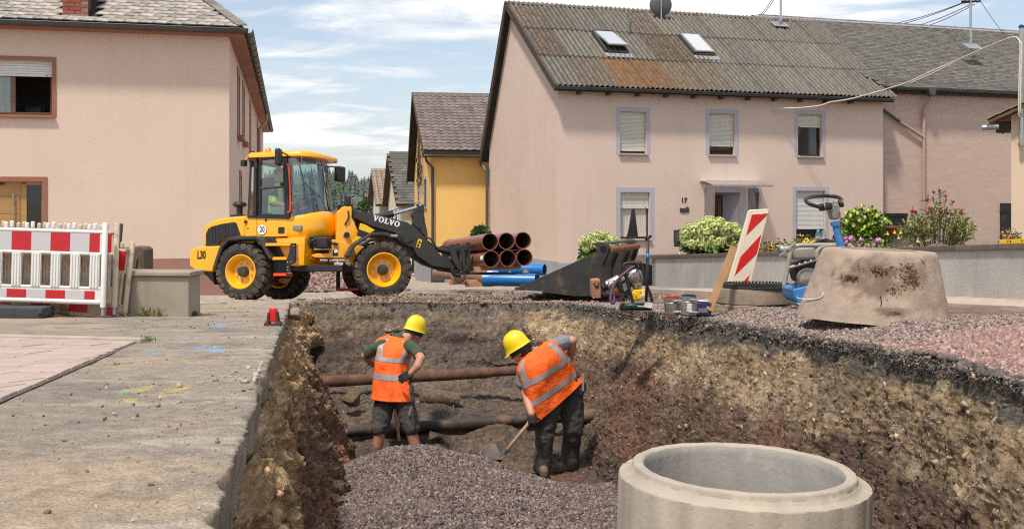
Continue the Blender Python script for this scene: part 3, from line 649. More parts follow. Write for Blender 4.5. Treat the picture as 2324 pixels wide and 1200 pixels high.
# pavement along the garden wall on the right
W0, W1 = Vector((3.69, 29.0)), Vector((7.35, 14.05)); wd = (W1-W0).normalized(); wn_ = Vector((wd.y, -wd.x)); wn_ = wn_ if wn_.x < 0 else -wn_
side = struct(MB().add([(0,0,0),(.01,0,0),(0,.01,0)], [(0,1,2)]).build('pavement', m_mortar, None, fix=False))
bed = MB(); q = [W0+wd*0, W0+wd*19.5, W0+wd*19.5+wn_*1.95, W0+wn_*1.95]
bed.add([(p.x, p.y, gz(p.y)+.085) for p in q]+[(p.x, p.y, gz(p.y)-.1) for p in q], [(0,1,2,3),(3,2,6,7),(1,5,6,2)]); bed.build('sand_bed', m_mortar, side)
m_slab = M('paving_slab', (.44,.34,.265), .88, var=.12, scale=5, rnd=.08, bump=.4, bscale=60)
sl = MB(); sl.box(-.196, .196, -.116, .116, -.03, 0); s0 = None; cnt = 0
for r in range(80):
    for k in range(5):
        w_ = 19.3 - r*.24
        q = W0 + wd*w_ + wn_*(.2+k*.4-.1+(.2 if r % 2 else 0)-.1)
        if w_ < 0 or cnt >= 295: continue
        if s0 is None: s0 = sl.build('paving_slab', m_slab, side, bevel=.008); o = s0
        else: o = inst(s0, side)
        o.location = (q.x, q.y, gz(q.y)+.112+random.uniform(-.003, .003)); o.rotation_euler = (.058, 0, math.atan2(wn_.y, wn_.x)); cnt += 1
kb = MB()
for r in range(19): kb.bar(*[(p.x, p.y, gz(p.y)+.04) for p in (W0+wd*(r*1.02)+wn_*2.04, W0+wd*(r*1.02+1.0)+wn_*2.04)], .12, .16)
kb.build('kerb_stone', m_concrete, side, bevel=.012)

# ------------------------------------------------------------------ buildings
def wall_sheet(mb, u0, u1, z0, z1, holes, y0=0.0, deep=.22, m=0):
    us = sorted({u0, u1, *[v for h in holes for v in (h[0], h[1])]}); zs = sorted({z0, z1, *[v for h in holes for v in (h[2], h[3])]})
    us = [v for v in us if u0 <= v <= u1]; zs = [v for v in zs if z0 <= v <= z1]
    for i in range(len(us)-1):
        for j in range(len(zs)-1):
            cu, cz = (us[i]+us[i+1])/2, (zs[j]+zs[j+1])/2
            if any(h[0] < cu < h[1] and h[2] < cz < h[3] for h in holes): continue
            mb.add([(us[i],y0,zs[j]),(us[i+1],y0,zs[j]),(us[i+1],y0,zs[j+1]),(us[i],y0,zs[j+1])], [(0,1,2,3)], m)
    for a, b, c, d in [h[:4] for h in holes]:
        y1 = y0+deep
        mb.add([(a,y0,c),(a,y1,c),(a,y1,d),(a,y0,d)], [(0,1,2,3)], m); mb.add([(b,y0,c),(b,y0,d),(b,y1,d),(b,y1,c)], [(0,1,2,3)], m)
        mb.add([(a,y0,d),(a,y1,d),(b,y1,d),(b,y0,d)], [(0,1,2,3)], m); mb.add([(a,y0,c),(b,y0,c),(b,y1,c),(a,y1,c)], [(0,1,2,3)], m)
def window(par, r, deep=.2, sur=None, surm=None, shut=0.0, frame=m_frame_dark, pane=m_pane, sill=True, curtain=False, slat=.045, cross=None, shm=m_shutter, base=True, box=True, trim_proud=.008):
    a, b, c, d = r; fw = .055
    f = MB(); y = deep-.05
    f.box(a, a+fw, y, y+.06, c, d); f.box(b-fw, b, y, y+.06, c, d); f.box(a+fw, b-fw, y, y+.06, c, c+fw+.02); f.box(a+fw, b-fw, y, y+.06, d-fw, d)
    if cross: f.box(cross-.05, cross+.05, y-.004, y+.06, c+fw, d-fw)
    w = f.build('window', frame, par, bevel=.004)
    p = MB(); p.add([(a+fw,y+.03,c+fw),((cross or b)-fw,y+.03,c+fw),((cross or b)-fw,y+.03,d-fw),(a+fw,y+.03,d-fw)], [(0,1,2,3)]); p.build('pane', pane, w)
    if sur:
        s = MB(); o = -trim_proud
        s.box(a-sur, a-.001, o, .02, c if base else c-sur, d+sur); s.box(b+.001, b+sur, o, .02, c if base else c-sur, d+sur); s.box(a-.001, b+.001, o, .02, d+.001, d+sur)
        if not base: s.box(a-.001, b+.001, o, .02, c-sur, c-.001)
        s.build('surround', surm or m_surround, w)
    if sill: s = MB(); s.box(a-.06, b+.06, -.09, deep-.06, c-.055, c+.004); s.build('sill', m_sill if sill is True else sill, w, bevel=.006)
    if shut > 0:
        n = int((d-c)*shut/slat); s0 = None
        sb = MB(); w_ = b-a-.03; sb.prism([(0, 0), (.012, .004), (.016, slat/2), (.012, slat-.004), (0, slat-.001)], -w_/2, w_/2)
        for v in range(len(sb.v)): q = sb.v[v]; sb.v[v] = (q[1], -q[0], q[2])
        for k in range(n):
            if s0 is None: s0 = sb.build('shutter_slat', shm, w); o = s0
            else: o = inst(s0, w)
            o.location = ((a+b)/2, deep-.085, d-(k+1)*slat)
        e = MB(); e.box(a+.012, b-.012, deep-.11, deep-.08, d-n*slat-.055, d-n*slat-.002); e.build('shutter_rail', shm, w, bevel=.004)
        for q in (a+.12, b-.12): e2 = MB(); e2.lathe([(0,-.02),(.012,-.02),(.012,0)], (q, deep-.11, d-n*slat-.03), (0,1,0), 8); e2.build('shutter_stop', m_black, w)
    if curtain:
        cu = MB(); n = 26; pts = []
        for side in (0, 1):
            rows = []
            for j in range(9):
                t = j/8; row = []
                for k in range(n):
                    q = k/(n-1); wd_ = (b-a-2*fw)*(.25+.27*abs(1-t)**.7) if side == 0 else (b-a-2*fw)*(.30+.2*(1-t))
                    xx = a+fw+wd_*q if side == 0 else b-fw-wd_*q
                    row.append((xx, y+.022+.006*math.sin(q*26), d-fw-(d-c-2*fw)*t))
                rows.append(row)
            cu.loft(rows, False, False)
        cu.build('curtain', m_curtain, w, smooth=True, fix=False)
    return w
def gutter(par, p0, p1, r=.075, mat=m_zinc, nb=8, name='gutter'):
    p0, p1 = Vector(p0), Vector(p1); d = (p1-p0).normalized(); a = d.cross(Vector((0,0,1))).normalized(); rings = []
    for p in (p0, p1):
        ring = [p + a*math.cos(math.pi+k*math.pi/10)*r + Vector((0,0,1))*math.sin(math.pi+k*math.pi/10)*r for k in range(11)]
        ring += [p + a*math.cos(2*math.pi-k*math.pi/10)*(r-.008) + Vector((0,0,1))*(math.sin(2*math.pi-k*math.pi/10)*(r-.008)) for k in range(11)]
        rings.append(ring)
    mb = MB(); mb.loft(rings, True)
    for s in (-1, 1): mb.tube([p0+a*s*r, p1+a*s*r], .011, 6)
    g = mb.build(name, mat, par, smooth=False); smooth_angle(g, 50); b0 = None
    L = (p1-p0).length
    br = MB(); br.tube([a*math.cos(math.pi+k*math.pi/8)*(r+.006)+Vector((0,0,1))*math.sin(math.pi+k*math.pi/8)*(r+.006) for k in range(9)], .012, 5)
    for k in range(nb):
        q = p0 + d*L*(k+.5)/nb
        if b0 is None: b0 = br.build('gutter_bracket', mat, g); o = b0
        else: o = inst(b0, g)
        o.location = q
    return g
def pipe(par, pts, r, mat, name='downpipe', seg=10, rings=()):
    mb = MB(); mb.tube(pts, r, seg)
    for p, d in rings: mb.tube([Vector(p)-Vector(d)*.03, Vector(p)+Vector(d)*.03], r+.012, seg)
    o = mb.build(name, mat, par); return smooth_angle(o, 50)
def text_obj(name, s, size, mat, par, depth=.004, bold=.0, shear=0, sx=1.0):
    cu = bpy.data.curves.new(name, 'FONT'); cu.body = s; cu.size = size; cu.extrude = depth/2; cu.offset = bold; cu.align_x = 'CENTER'; cu.align_y = 'CENTER'; cu.shear = shear; cu.resolution_u = 3
    t = bpy.data.objects.new(name, cu); C.objects.link(t); dg = bpy.context.evaluated_depsgraph_get(); me = bpy.data.meshes.new_from_object(t.evaluated_get(dg))
    bpy.data.objects.remove(t); o = bpy.data.objects.new(name, me); C.objects.link(o); me.materials.clear(); me.materials.append(mat); o.parent = par; o.scale = (sx, 1, 1)
    return o
def roof_hit(fr, px, py, p, n):
    a = fr.I @ Vector((0,0,0)); b = fr.I @ Vector(((px-CX)/F, 1, (CY-py)/F)); d = b-a; t = (Vector(p)-a).dot(Vector(n))/d.dot(Vector(n)); return a+d*t
def piece_roof(par, name, o, pitch, ncol, nrow, w, ex, mesh_mb, mat, limit=300, skip=None, jit=.012, stag=.5, slope_back=0.02, lift=.0, stuffname=None, order='row'):
    """o: eave corner; columns along local x, rows up the slope; first `limit` pieces are parts, the rest one stuff part"""
    c, s = math.cos(pitch), math.sin(pitch); p0 = None; cnt = 0; rest = []
    for r in range(nrow):
        for k in range(ncol):
            x = (k+(stag if r % 2 else 0))*w; y = r*ex
            if skip and skip(x, y): continue
            loc = Vector(o)+Vector((x, c*y - s*lift, s*y + c*lift)); rot = (pitch-slope_back+random.uniform(-jit, jit), random.uniform(-jit, jit), random.uniform(-jit, jit)*.6)
            if cnt < limit:
                if p0 is None: p0 = mesh_mb.build(name, mat, par); ob = p0
                else: ob = inst(p0, par)
                ob.location = loc; ob.rotation_euler = rot; cnt += 1
            else: rest.append((loc, rot))
    if rest:
        bv = np.array([v.co[:] for v in p0.data.vertices]); bf = [tuple(q.vertices) for q in p0.data.polygons]
        big = MB()
        from mathutils import Euler
        for loc, rot in rest:
            Mx = Matrix.Translation(loc) @ Euler(rot).to_matrix().to_4x4(); big.add([Mx @ Vector(q) for q in bv], bf)
        st = big.build(stuffname or name+'s', mat, par, fix=False); stuff(st)
        # each joined piece keeps its own shade through a random island tint
    return p0
def island_mat(src, name, amt=.3):
    m = src.copy(); m.name = name; nt = m.node_tree; N, L = nt.nodes, nt.links; g = N.new('ShaderNodeNewGeometry'); b = N['Principled BSDF']
    old = b.inputs['Base Color'].links[0].from_socket
    r = N.new('ShaderNodeMapRange'); r.inputs['To Min'].default_value = 1-amt; r.inputs['To Max'].default_value = 1+amt; L.new(g.outputs['Random Per Island'], r.inputs['Value'])
    x = N.new('ShaderNodeMix'); x.data_type = 'RGBA'; x.blend_type = 'MULTIPLY'; x.inputs['Factor'].default_value = 1
    L.new(old, x.inputs['A']); L.new(r.outputs[0], x.inputs['B']); L.new(x.outputs['Result'], b.inputs['Base Color']); return m
m_slate_i = island_mat(m_slate_dark, 'slate_dark_rest')

# ---- house 17 on the right
zb = gz(36)
H = Frame((1.51, 36, zb), (1, .345))
hs_ = thing('house', 'pink rendered house number 17 with mossy corrugated roof and lilac window frames', 'house', H.o, H.rz)
def R(fr, x0, y0, x1, y1, yl=0.0):
    a, d = fr.hit(x0, y0, yl); b, c = fr.hit(x1, y1, yl); return [a, b, c, d]
hu1 = H.hit(2004, 300)[0]; hze = H.hit(1265, 188)[1]; hzr = 7.19 - zb; yr = 4.6; yback = 7.37; zrear = 2.15 - zb
wins = [R(H,1407,253,1467,349), R(H,1610,257,1668,349), R(H,1811,259,1866,350), R(H,1408,436,1475,542), R(H,1807,433,1873,545)]
for k in (0, 1, 2): wins[k][2] = wins[0][2]
door = R(H, 1615, 437, 1680, 600); door[2] = .35
mb = MB(); wall_sheet(mb, 0, hu1, 0, hze, wins, deep=.24) if False else wall_sheet(mb, 0, hu1, 0, hze, wins+[door], deep=.24)
mb.add([(hu1,0,0),(hu1,yback,0),(hu1,yback,zrear),(hu1,yr,hzr),(hu1,0,hze)], [(0,1,2,3,4)]); mb.add([(0,yback,0),(hu1,yback,0),(hu1,yback,zrear),(0,yback,zrear)], [(0,1,2,3)])
mb.add([(0,.0,0),(0,yback,0),(0,yback,zrear),(0,yr,hzr),(0,0,hze)], [(4,3,2,1,0)])
mb.build('wall', m_plaster_pink, hs_, fix=False)
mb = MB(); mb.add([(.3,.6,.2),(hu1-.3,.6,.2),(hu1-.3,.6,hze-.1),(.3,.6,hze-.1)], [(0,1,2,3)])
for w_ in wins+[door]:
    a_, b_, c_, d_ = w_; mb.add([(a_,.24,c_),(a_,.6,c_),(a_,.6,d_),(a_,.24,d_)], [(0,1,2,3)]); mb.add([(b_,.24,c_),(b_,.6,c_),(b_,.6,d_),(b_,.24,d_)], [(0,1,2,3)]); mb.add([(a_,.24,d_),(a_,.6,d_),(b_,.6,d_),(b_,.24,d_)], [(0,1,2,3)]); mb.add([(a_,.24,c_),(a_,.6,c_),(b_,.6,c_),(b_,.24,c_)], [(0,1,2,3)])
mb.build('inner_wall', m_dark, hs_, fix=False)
pz = H.hit(1267, 597)[1]; mb = MB(); mb.box(-.012, hu1, -.015, .02, -.3, pz); mb.box(-.015, .02, -.012, yback, -.3, pz+.04); mb.build('plinth', m_plinth_blue, hs_)
window(hs_, wins[0], .2, .145, shut=.93); window(hs_, wins[1], .2, .145, shut=.76); window(hs_, wins[2], .2, .145, shut=.3)
window(hs_, wins[3], .2, .16, shut=.33, curtain=True); window(hs_, wins[4], .2, .145, shut=.76, shm=m_shutter2)
# entrance: deep recess, door leaf, glass canopy on steel arms
a, b, c, d = door
dd = MB(); dd.box(a+.02, b-.42, .55, .6, c, d-.12); de = dd.build('door', m_doorwood, hs_, bevel=.006)
dg = MB(); dg.box(a+.14, b-.56, .54, .55, c+.5, d-.3); dg.build('pane', m_pane, de)
dh = MB(); dh.tube([(b-.5,.5,c+1.0),(b-.5,.5,c+1.16)], .014, 8); dh.build('handle', m_steel, de)
fr_ = MB(); fr_.box(a-.25, a-.001, -.01, .02, c, d+.2); fr_.box(b+.001, b+.22, -.01, .02, c, d+.2); fr_.box(a-.001, b+.001, -.01, .02, d+.001, d+.2); fr_.build('door_surround', m_surround, hs_)
rc = MB(); rc.add([(a,.24,c),(a,.56,c),(a,.56,d),(a,.24,d)], [(0,1,2,3)]); rc.add([(b-.38,.55,c),(b-.001,.1,c),(b-.001,.1,d),(b-.38,.55,d)], [(0,1,2,3)]); rc.add([(a,.1,d-.003),(b,.1,d-.003),(b,.56,d-.1),(a,.56,d-.1)], [(0,1,2,3)]); rc.build('door_reveal', m_surround, hs_, fix=False)
ca0, cz0 = H.hit(1588, 413); ca1, cz1 = H.hit(1722, 415); yf = -.95
rows = []
for k in range(9):
    t = k/8; rows.append([(ca0, yf*t, cz0+.02 - .16*t*t), (ca1, yf*t, cz0+.02 - .16*t*t)])
mb = MB(); mb.loft(rows, False, False); mb.loft([[(q[0],q[1],q[2]+.008) for q in r_] for r_ in rows], False, False)
cn = mb.build('canopy', m_canopy, hs_, smooth=True, fix=False)
mb = MB(); mb.bar((ca0, yf, cz0-.14), (ca1, yf, cz0-.14), .035, .06); mb.bar((ca0, -.02, cz0+.02), (ca1, -.02, cz0+.02), .03, .05); mb.build('canopy_rail', m_alu, cn)
for q in (ca0+.22, ca1-.22):
    mb = MB(); mb.tube([(q, yf*t/8, cz0+.0-.16*(t/8)**2) for t in range(9)], .016, 6); mb.tube([(q,-.01,cz0-.3),(q,-.25,cz0-.12),(q,-.5,cz0-.05)], .014, 6); mb.build('canopy_arm', m_alu, cn)
for q in (a-.27, b+.30):
    mb = MB(); mb.prism([(-.0, .3), (-.62, .35), (-.72, d+.15), (0, d+.15)], -.006, .006)
    for i in range(len(mb.v)): v = mb.v[i]; mb.v[i] = (q+v[1]-.0, v[0], v[2])
    pn = mb.build('canopy_side_panel', m_canopy, cn)
    mb = MB(); mb.bar((q,-.01,d-.75), (q,-.66,d-.72), .02, .02); mb.build('panel_clamp', m_alu, cn)
u_, z_ = H.hit(1552, 455); t = text_obj('house_number', '17', .235, m_black, hs_, .02, .004); t.location = (u_, -.014, z_); t.rotation_euler = (math.pi/2, 0, 0)
u_, z_ = H.hit(1553, 475)
mb = MB(); mb.prism([(u_-.17,z_-.08),(u_-.1,z_-.11),(u_+.1,z_-.1),(u_+.18,z_-.06),(u_+.17,z_+.04),(u_+.1,z_+.1),(u_+.05,z_+.05),(u_-.05,z_+.03),(u_-.17,z_+.05)], -.03, .0)
for k in range(9): mb.ell((u_-.13+.032*k, -.03, z_+random.uniform(-.06,.03)), (.016,.012,.02), 6, 4)
mb.build('name_plaque', M('plaque_bronze', (.06,.045,.035), .6, var=.4, scale=30, dirt=[((.2,.16,.12),.7,25,.55)]), hs_)
u_, z_ = H.hit(1716, 430); mb = MB(); mb.box(u_-.1,u_+.1,-.11,0,z_-.14,z_-.06); mb.box(u_-.1,u_+.1,-.03,0,z_-.06,z_+.14); lm = mb.build('wall_lamp', m_alu, hs_, bevel=.006)
mb = MB(); mb.box(u_-.085,u_+.085,-.1,-.03,z_-.058,z_+.12); mb.build('lamp_shade', m_lamp_lens, lm, bevel=.01)
# roof
rp = math.atan2(hzr-hze, yr); ov = .36; ez = hze - math.tan(rp)*ov + .10; L_ = (yr+ov)/math.cos(rp)
def sheet_mat():
    m = M('corrugated_sheet', (.155,.138,.115), .88, var=.22, scale=5, bump=.5, bscale=50, rnd=.14, dirt=[((.40,.37,.33),.75,13,.55),((.06,.05,.04),.85,9,.57)])
    nt = m.node_tree; N, L = nt.nodes, nt.links; b = N['Principled BSDF']; old = b.inputs['Base Color'].links[0].from_socket
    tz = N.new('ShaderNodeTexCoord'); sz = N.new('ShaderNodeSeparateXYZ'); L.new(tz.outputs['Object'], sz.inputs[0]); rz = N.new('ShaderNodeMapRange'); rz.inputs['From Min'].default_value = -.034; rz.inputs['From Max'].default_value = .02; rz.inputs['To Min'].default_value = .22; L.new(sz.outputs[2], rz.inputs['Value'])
    mz = N.new('ShaderNodeMix'); mz.data_type = 'RGBA'; mz.blend_type = 'MULTIPLY'; mz.inputs['Factor'].default_value = 1; L.new(old, mz.inputs['A']); L.new(rz.outputs[0], mz.inputs['B']); old = mz.outputs['Result']   # trough shade put into the colour, with some settled dirt
    oi = N.new('ShaderNodeObjectInfo'); sp = N.new('ShaderNodeSeparateColor'); L.new(oi.outputs['Color'], sp.inputs[0])
    tcn = N.new('ShaderNodeTexCoord'); n = N.new('ShaderNodeTexNoise'); n.inputs['Scale'].default_value = 11; n.inputs['Detail'].default_value = 7; n.inputs['Roughness'].default_value = .7; L.new(tcn.outputs['Object'], n.inputs['Vector'])
    ad = N.new('ShaderNodeMath'); ad.operation = 'ADD'; L.new(n.outputs['Fac'], ad.inputs[0]); L.new(sp.outputs[0], ad.inputs[1])
    r = N.new('ShaderNodeMapRange'); r.inputs['From Min'].default_value = .62; r.inputs['From Max'].default_value = .80; L.new(ad.outputs[0], r.inputs['Value'])
    n2 = N.new('ShaderNodeTexNoise'); n2.inputs['Scale'].default_value = 3; n2.inputs['Detail'].default_value = 5; L.new(tcn.outputs['Object'], n2.inputs['Vector'])
    ad2 = N.new('ShaderNodeMath'); ad2.operation = 'ADD'; L.new(n2.outputs['Fac'], ad2.inputs[0]); L.new(sp.outputs[1], ad2.inputs[1])
    r2 = N.new('ShaderNodeMapRange'); r2.inputs['From Min'].default_value = .55; r2.inputs['From Max'].default_value = 1.0; L.new(ad2.outputs[0], r2.inputs['Value'])
    cm = N.new('ShaderNodeMix'); cm.data_type = 'RGBA'; cm.inputs['A'].default_value = (.06,.04,.024,1); cm.inputs['B'].default_value = (.20,.085,.018,1); L.new(r2.outputs[0], cm.inputs['Factor'])
    x = N.new('ShaderNodeMix'); x.data_type = 'RGBA'; L.new(r.outputs[0], x.inputs['Factor']); L.new(old, x.inputs['A']); L.new(cm.outputs['Result'], x.inputs['B']); L.new(x.outputs['Result'], b.inputs['Base Color']); return m
m_sheet = sheet_mat(); m_sheet_far = M('sheet_far', (.33,.25,.18), .85, var=.3, scale=5, dirt=[((.16,.11,.07),.7,4,.5)])
ncol = 12; cw = (hu1+.55)/ncol; rl = L_/3
waves = 6; nseg = waves*8; mb = MB(); rows = []
prof = [((k/nseg)*(cw+.03), .036*math.cos(2*math.pi*k/8)) for k in range(nseg+1)]
ring = lambda y: [(x, y, z+.012) for x, z in prof] + [(x, y, z-.002) for x, z in prof[::-1]]
mb.loft([ring(0), ring(rl*.5), ring(rl+.12)], True)
moss = {(0,2):.2,(0,1):.22,(1,2):.12,(1,0):.16,(2,0):.27,(3,0):.26,(4,0):.2,(4,1):.24,(5,1):.22,(5,0):.16,(4,2):.2,(5,2):.08,(1,1):.02,(2,1):.02,(3,1):.0,(6,1):.04,(8,2):.06}
oran = {(2,0):.2,(3,0):.16,(4,0):.1,(1,0):.08,(5,0):.05,(0,1):-.06,(0,2):-.08}
s0 = None
for r in range(3):
    for k in range(ncol):
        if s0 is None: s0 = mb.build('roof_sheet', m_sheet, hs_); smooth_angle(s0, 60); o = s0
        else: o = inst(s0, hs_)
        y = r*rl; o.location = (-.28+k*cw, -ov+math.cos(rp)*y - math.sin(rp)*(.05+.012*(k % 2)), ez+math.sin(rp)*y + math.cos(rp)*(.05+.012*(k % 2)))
        o.rotation_euler = (rp-.014+random.uniform(-.003,.003), 0, random.uniform(-.002,.002)); o.color = (moss.get((k, r), -.06), .18+oran.get((k, r), -.1), 0, 1)
mb = MB(); mb.prism([(-ov, ez-.05), (yr, hzr-.02+.06), (yr+.01, hzr-.1), (-ov, ez-.14)], -.22, hu1+.2)
for i in range(len(mb.v)): v = mb.v[i]; mb.v[i] = (v[1], v[0], v[2])
mb.add([(-.22,yr,hzr+.04),(hu1+.2,yr,hzr+.04),(hu1+.2,yback+.35,zrear-.55),(-.22,yback+.35,zrear-.55)], [(0,1,2,3)])
mb.build('roof_deck', m_underlay, hs_, fix=False)
rt = MB(); rt.loft([[(x, .11*math.cos(a_), .10*math.sin(a_)) for a_ in [k*math.pi/6 for k in range(7)]] for x in (0, .02, .36, .40)], False, False); r0 = None
for k in range(34):
    if r0 is None: r0 = rt.build('ridge_tile', m_sheet, hs_, smooth=True, fix=False); o = r0
    else: o = inst(r0, hs_)
    o.location = (-.28+k*.385, yr, hzr+.07); o.rotation_euler = (0, -.03+random.uniform(-.015,.015), 0); o.color = (.12 if k % 5 else .2, .1, 0, 1)
mb = MB(); mb.bar((-.24,-ov-.02,ez-.06), (-.24,yr,hzr), .05, .22); mb.build('verge_board', m_wood_dark, hs_)
mb = MB(); mb.bar((-.26,yr,hzr+.02), (-.26,yback+.4,zrear-.62), .06, .24); mb.build('verge_board', m_wood_dark, hs_)
gutter(hs_, (-.3,-ov-.07,ez-.01), (hu1+.1,-ov-.07,ez-.03), .085, nb=14)
r_ = MB(); r_.box(-.05,.05,-.0,.25,-.06,.06); r0 = None
for k in range(11):
    if r0 is None: r0 = r_.build('rafter_end', m_wood_dark, hs_); o = r0
    else: o = inst(r0, hs_)
    o.location = (.65+k*1.05, -ov+.02, ez-.16)
pipe(hs_, [(-.12,yback-.12,zrear-.7),(-.12,yback-.12,0)], .06, m_zinc)
mb = MB(); mb.tube([(-.2,yback+.4,zrear-.68),(-.2,yback+.1,zrear-.75),(-.12,yback-.12,zrear-1.0)], .06, 8); mb.build('pipe_elbow', m_zinc, hs_)
nrm_ = (0, -math.sin(rp), math.cos(rp)); rpt = (0, -ov, ez+.1)
for (x0, x1, y0, y1, op) in ((1350, 1418, 76, 117, .16), (1544, 1617, 85, 122, .03)):
    q0 = roof_hit(H, (x0+x1)/2, y0, rpt, nrm_); q1 = roof_hit(H, (x0+x1)/2, y1, rpt, nrm_); cx_ = (q0+q1)/2; hw = .37; hl = (q0-q1).length/2
    f = MB(); f.box(-hw-.06,-hw,-hl,hl,-.05,.09); f.box(hw,hw+.06,-hl,hl,-.05,.09); f.box(-hw,hw,-hl-.06,-hl,-.05,.07); f.box(-hw,hw,hl,hl+.06,-.05,.09)
    sk = f.build('skylight', m_zinc, hs_, bevel=.006); sk.location = cx_; sk.rotation_euler = (rp, 0, 0)
    f = MB(); f.box(-hw-.01,hw+.01,-hl,hl,0,.04); g = f.build('sash', m_alu, sk); g.rotation_euler = (-op, 0, 0); g.location = (0, 0, .07+op*.45)
    f = MB(); f.box(-hw+.05,hw-.05,-hl+.06,hl-.06,.036,.044); g2 = f.build('pane', M('skylight_glass_%d' % x0, (.46,.48,.50), .08, var=.03, spec=1.0, coat=1), sk); g2.location = (0, 0, .073+op*.45); g2.rotation_euler = (-op, 0, 0)  # sky reflection put into the pale pane colour, with a blind
    f = MB(); f.box(-hw-.15,hw+.15,-hl-.32,-hl-.05,-.02,.0); f.build('apron', m_lead, sk)
q = roof_hit(H, 1431, 76, rpt, nrm_); mb = MB(); mb.tube([q, q+V(0,0,.42)], .035, 8); mb.build('vent_pipe', m_zinc, hs_)

# mast and dish on the ridge
w_ = H.M @ Vector((roof_hit(H, 1772, 60, rpt, nrm_))); mt = thing('roof_mast', 'grey roof mast rising from the corrugated roof right of both skylights', 'mast', w_)
mb = MB(); mb.tube([(0,0,-.1),(0,0,3.2)], .045, 10); mb.build('pole', m_galv, mt); mb = MB(); mb.box(-.38,.3,-.15,.25,.05,.075); mb.xf(Matrix.Rotation(H.rz,4,'Z')@Matrix.Rotation(rp,4,'X')); mb.build('flashing', m_zinc2, mt)
mb = MB(); mb.lathe([(.05,.1),(.09,.16),(.05,.34)], (0,0,0), (0,0,1), 10); mb.build('collar', m_lead, mt, smooth=True)
dz = P(1500, 17, 41.6); ds = thing('satellite_dish', 'dark grey round satellite dish seen from behind on the house ridge', 'satellite dish', (dz.x, dz.y, dz.z-.5))
mb = MB(); mb.lathe([(0,.05),(.15,.045),(.28,.025),(.37,-.01),(.42,-.04),(.43,-.04),(.425,-.055),(.38,-.03),(.28,.008),(.15,.028),(0,.033)], (0,0,.58), V(.1,-.97,-.12), 36); mb.build('reflector', m_dish, ds, smooth=True)
mb = MB(); mb.tube([(0,-.08,-.35),(0,-.08,1.1)], .025, 8); mb.build('pole', m_galv, ds); mb = MB(); mb.box(-.06,.06,-.1,.0,.5,.68); mb.tube([(0,0,.3),(0,.45,.42)], .016, 6); mb.build('arm', m_dish, ds)

# ---- barn with slate roof behind, on the right
ob = P(2003, 300, 40.75); B_ = Frame((ob.x, ob.y, gz(40)), (1, .345)); bn = thing('barn', 'long pinkish rough rendered barn with weathered dark slate roof', 'barn', B_.o, B_.rz)
bze = B_.hit(2060, 213)[1]; bu1 = 13.0; bdep = 9.0
mb = MB(); mb.box(-1.0, bu1, 0, bdep, -.3, bze); mb.build('wall', m_plaster_barn, bn)
brz = P(1900, 55, 46.0).z - B_.o.z; byr = 4.8; bp = math.atan2(brz-(bze+.15), byr+.3)
mb = MB(); mb.box(-1.2, bu1, -.28, -.02, bze-.02, bze+.17); mb.build('fascia', m_wood_dark, bn)
mb = MB(); mb.add([(-.2,-.35,bze+.17),(bu1,-.35,bze+.17),(bu1,byr,brz),(-2.6,byr,brz)], [(0,1,2,3)]); mb.add([(-3.2,byr,brz),(bu1,byr,brz),(bu1,bdep+.3,bze-.3),(-3.2,bdep+.3,bze-.3)], [(0,1,2,3)]); mb.build('roof_deck', m_underlay, bn, fix=False)
sl = MB(); sl.add([(0,0,0),(.17,-.012,0),(.235,.05,0),(.235,.26,0),(0,.26,0),(.006,0,.024),(.17,-.012,.024),(.228,.05,.024),(.228,.26,.012),(.006,.26,.012)], [(4,3,2,1,0),(5,6,7,8,9),(0,1,6,5),(1,2,7,6),(2,3,8,7),(3,4,9,8),(4,0,5,9)])
def bskip(x, y): return x-2.6 < -.35-2.1*y/6
Lb = (byr+.35)/math.cos(bp)
p0 = piece_roof(bn, 'slate', (-2.6,-.36,bze+.19), bp, 66, int(Lb/.135)+1, .238, .135, sl, m_slate_dark, 300, bskip, .022, .5, .05, .01, 'upper_slates')
bpy.data.objects['upper_slates'].data.materials[0] = m_slate_i
mb = MB(); mb.loft([[(x, byr+.12*math.cos(a_), brz+.02+.09*math.sin(a_)) for a_ in [k*math.pi/5 for k in range(6)]] for x in [-2.6+.3*k for k in range(50)]], False, False); mb.build('ridge_capping', m_lead, bn, fix=False)
gutter(bn, (-.3,-.46,bze+.17), (bu1,-.46,bze+.13), .085, nb=13)
# rain pipes: the house pipe runs across and joins the barn's
def bl(px, py, yl=-.12): u, z = B_.hit(px, py, yl); return Vector((u, yl, z))
pipe(bn, [bl(1994, 207), bl(1994, 238), bl(1999, 246), bl(2042, 276)], .055, m_zinc); pipe(bn, [bl(2041, 275.5), bl(2097, 313)], .052, m_pipe_tan)
pipe(bn, [bl(2112, 218,-.3), bl(2111, 227,-.25), bl(2099, 244,-.12), bl(2097, 252), bl(2097, 540)], .058, m_pipe_tan, rings=[(bl(2097,260),(0,0,1)),(bl(2097,314),(0,0,1))])
c_ = bl(2112, 208, -.42); mb = MB(); mb.prism([(-.17,.16),(.17,.16),(.17,.02),(.1,-.16),(-.1,-.16),(-.17,.02)], -.14, .14); mb.xf(Matrix.Translation(c_)); mb.build('hopper', m_zinc, bn, bevel=.03)
g0 = B_.hit(2008, 484, -.3); g1 = B_.hit(2062, 540, -.3); gt = thing('garden_gate', 'low black boarded gate beside the house corner behind the green shrub', 'gate', B_.M @ Vector((g0[0], -.3, g1[1])), B_.rz)
for k in range(7): mb = MB(); mb.box(k*.145, k*.145+.13, 0, .03, 0, g0[1]-g1[1]); mb.build('board', m_black_paint, gt, bevel=.004)
mb = MB(); mb.box(0, 1.02, -.03, -.002, g0[1]-g1[1]-.1, g0[1]-g1[1]-.02); mb.build('rail', m_black_paint, gt)
dk = B_.hit(2270, 461, -.02); d1 = B_.hit(2296, 560, -.02); dr = bpy.data.objects.new('x', None); bpy.data.objects.remove(dr)
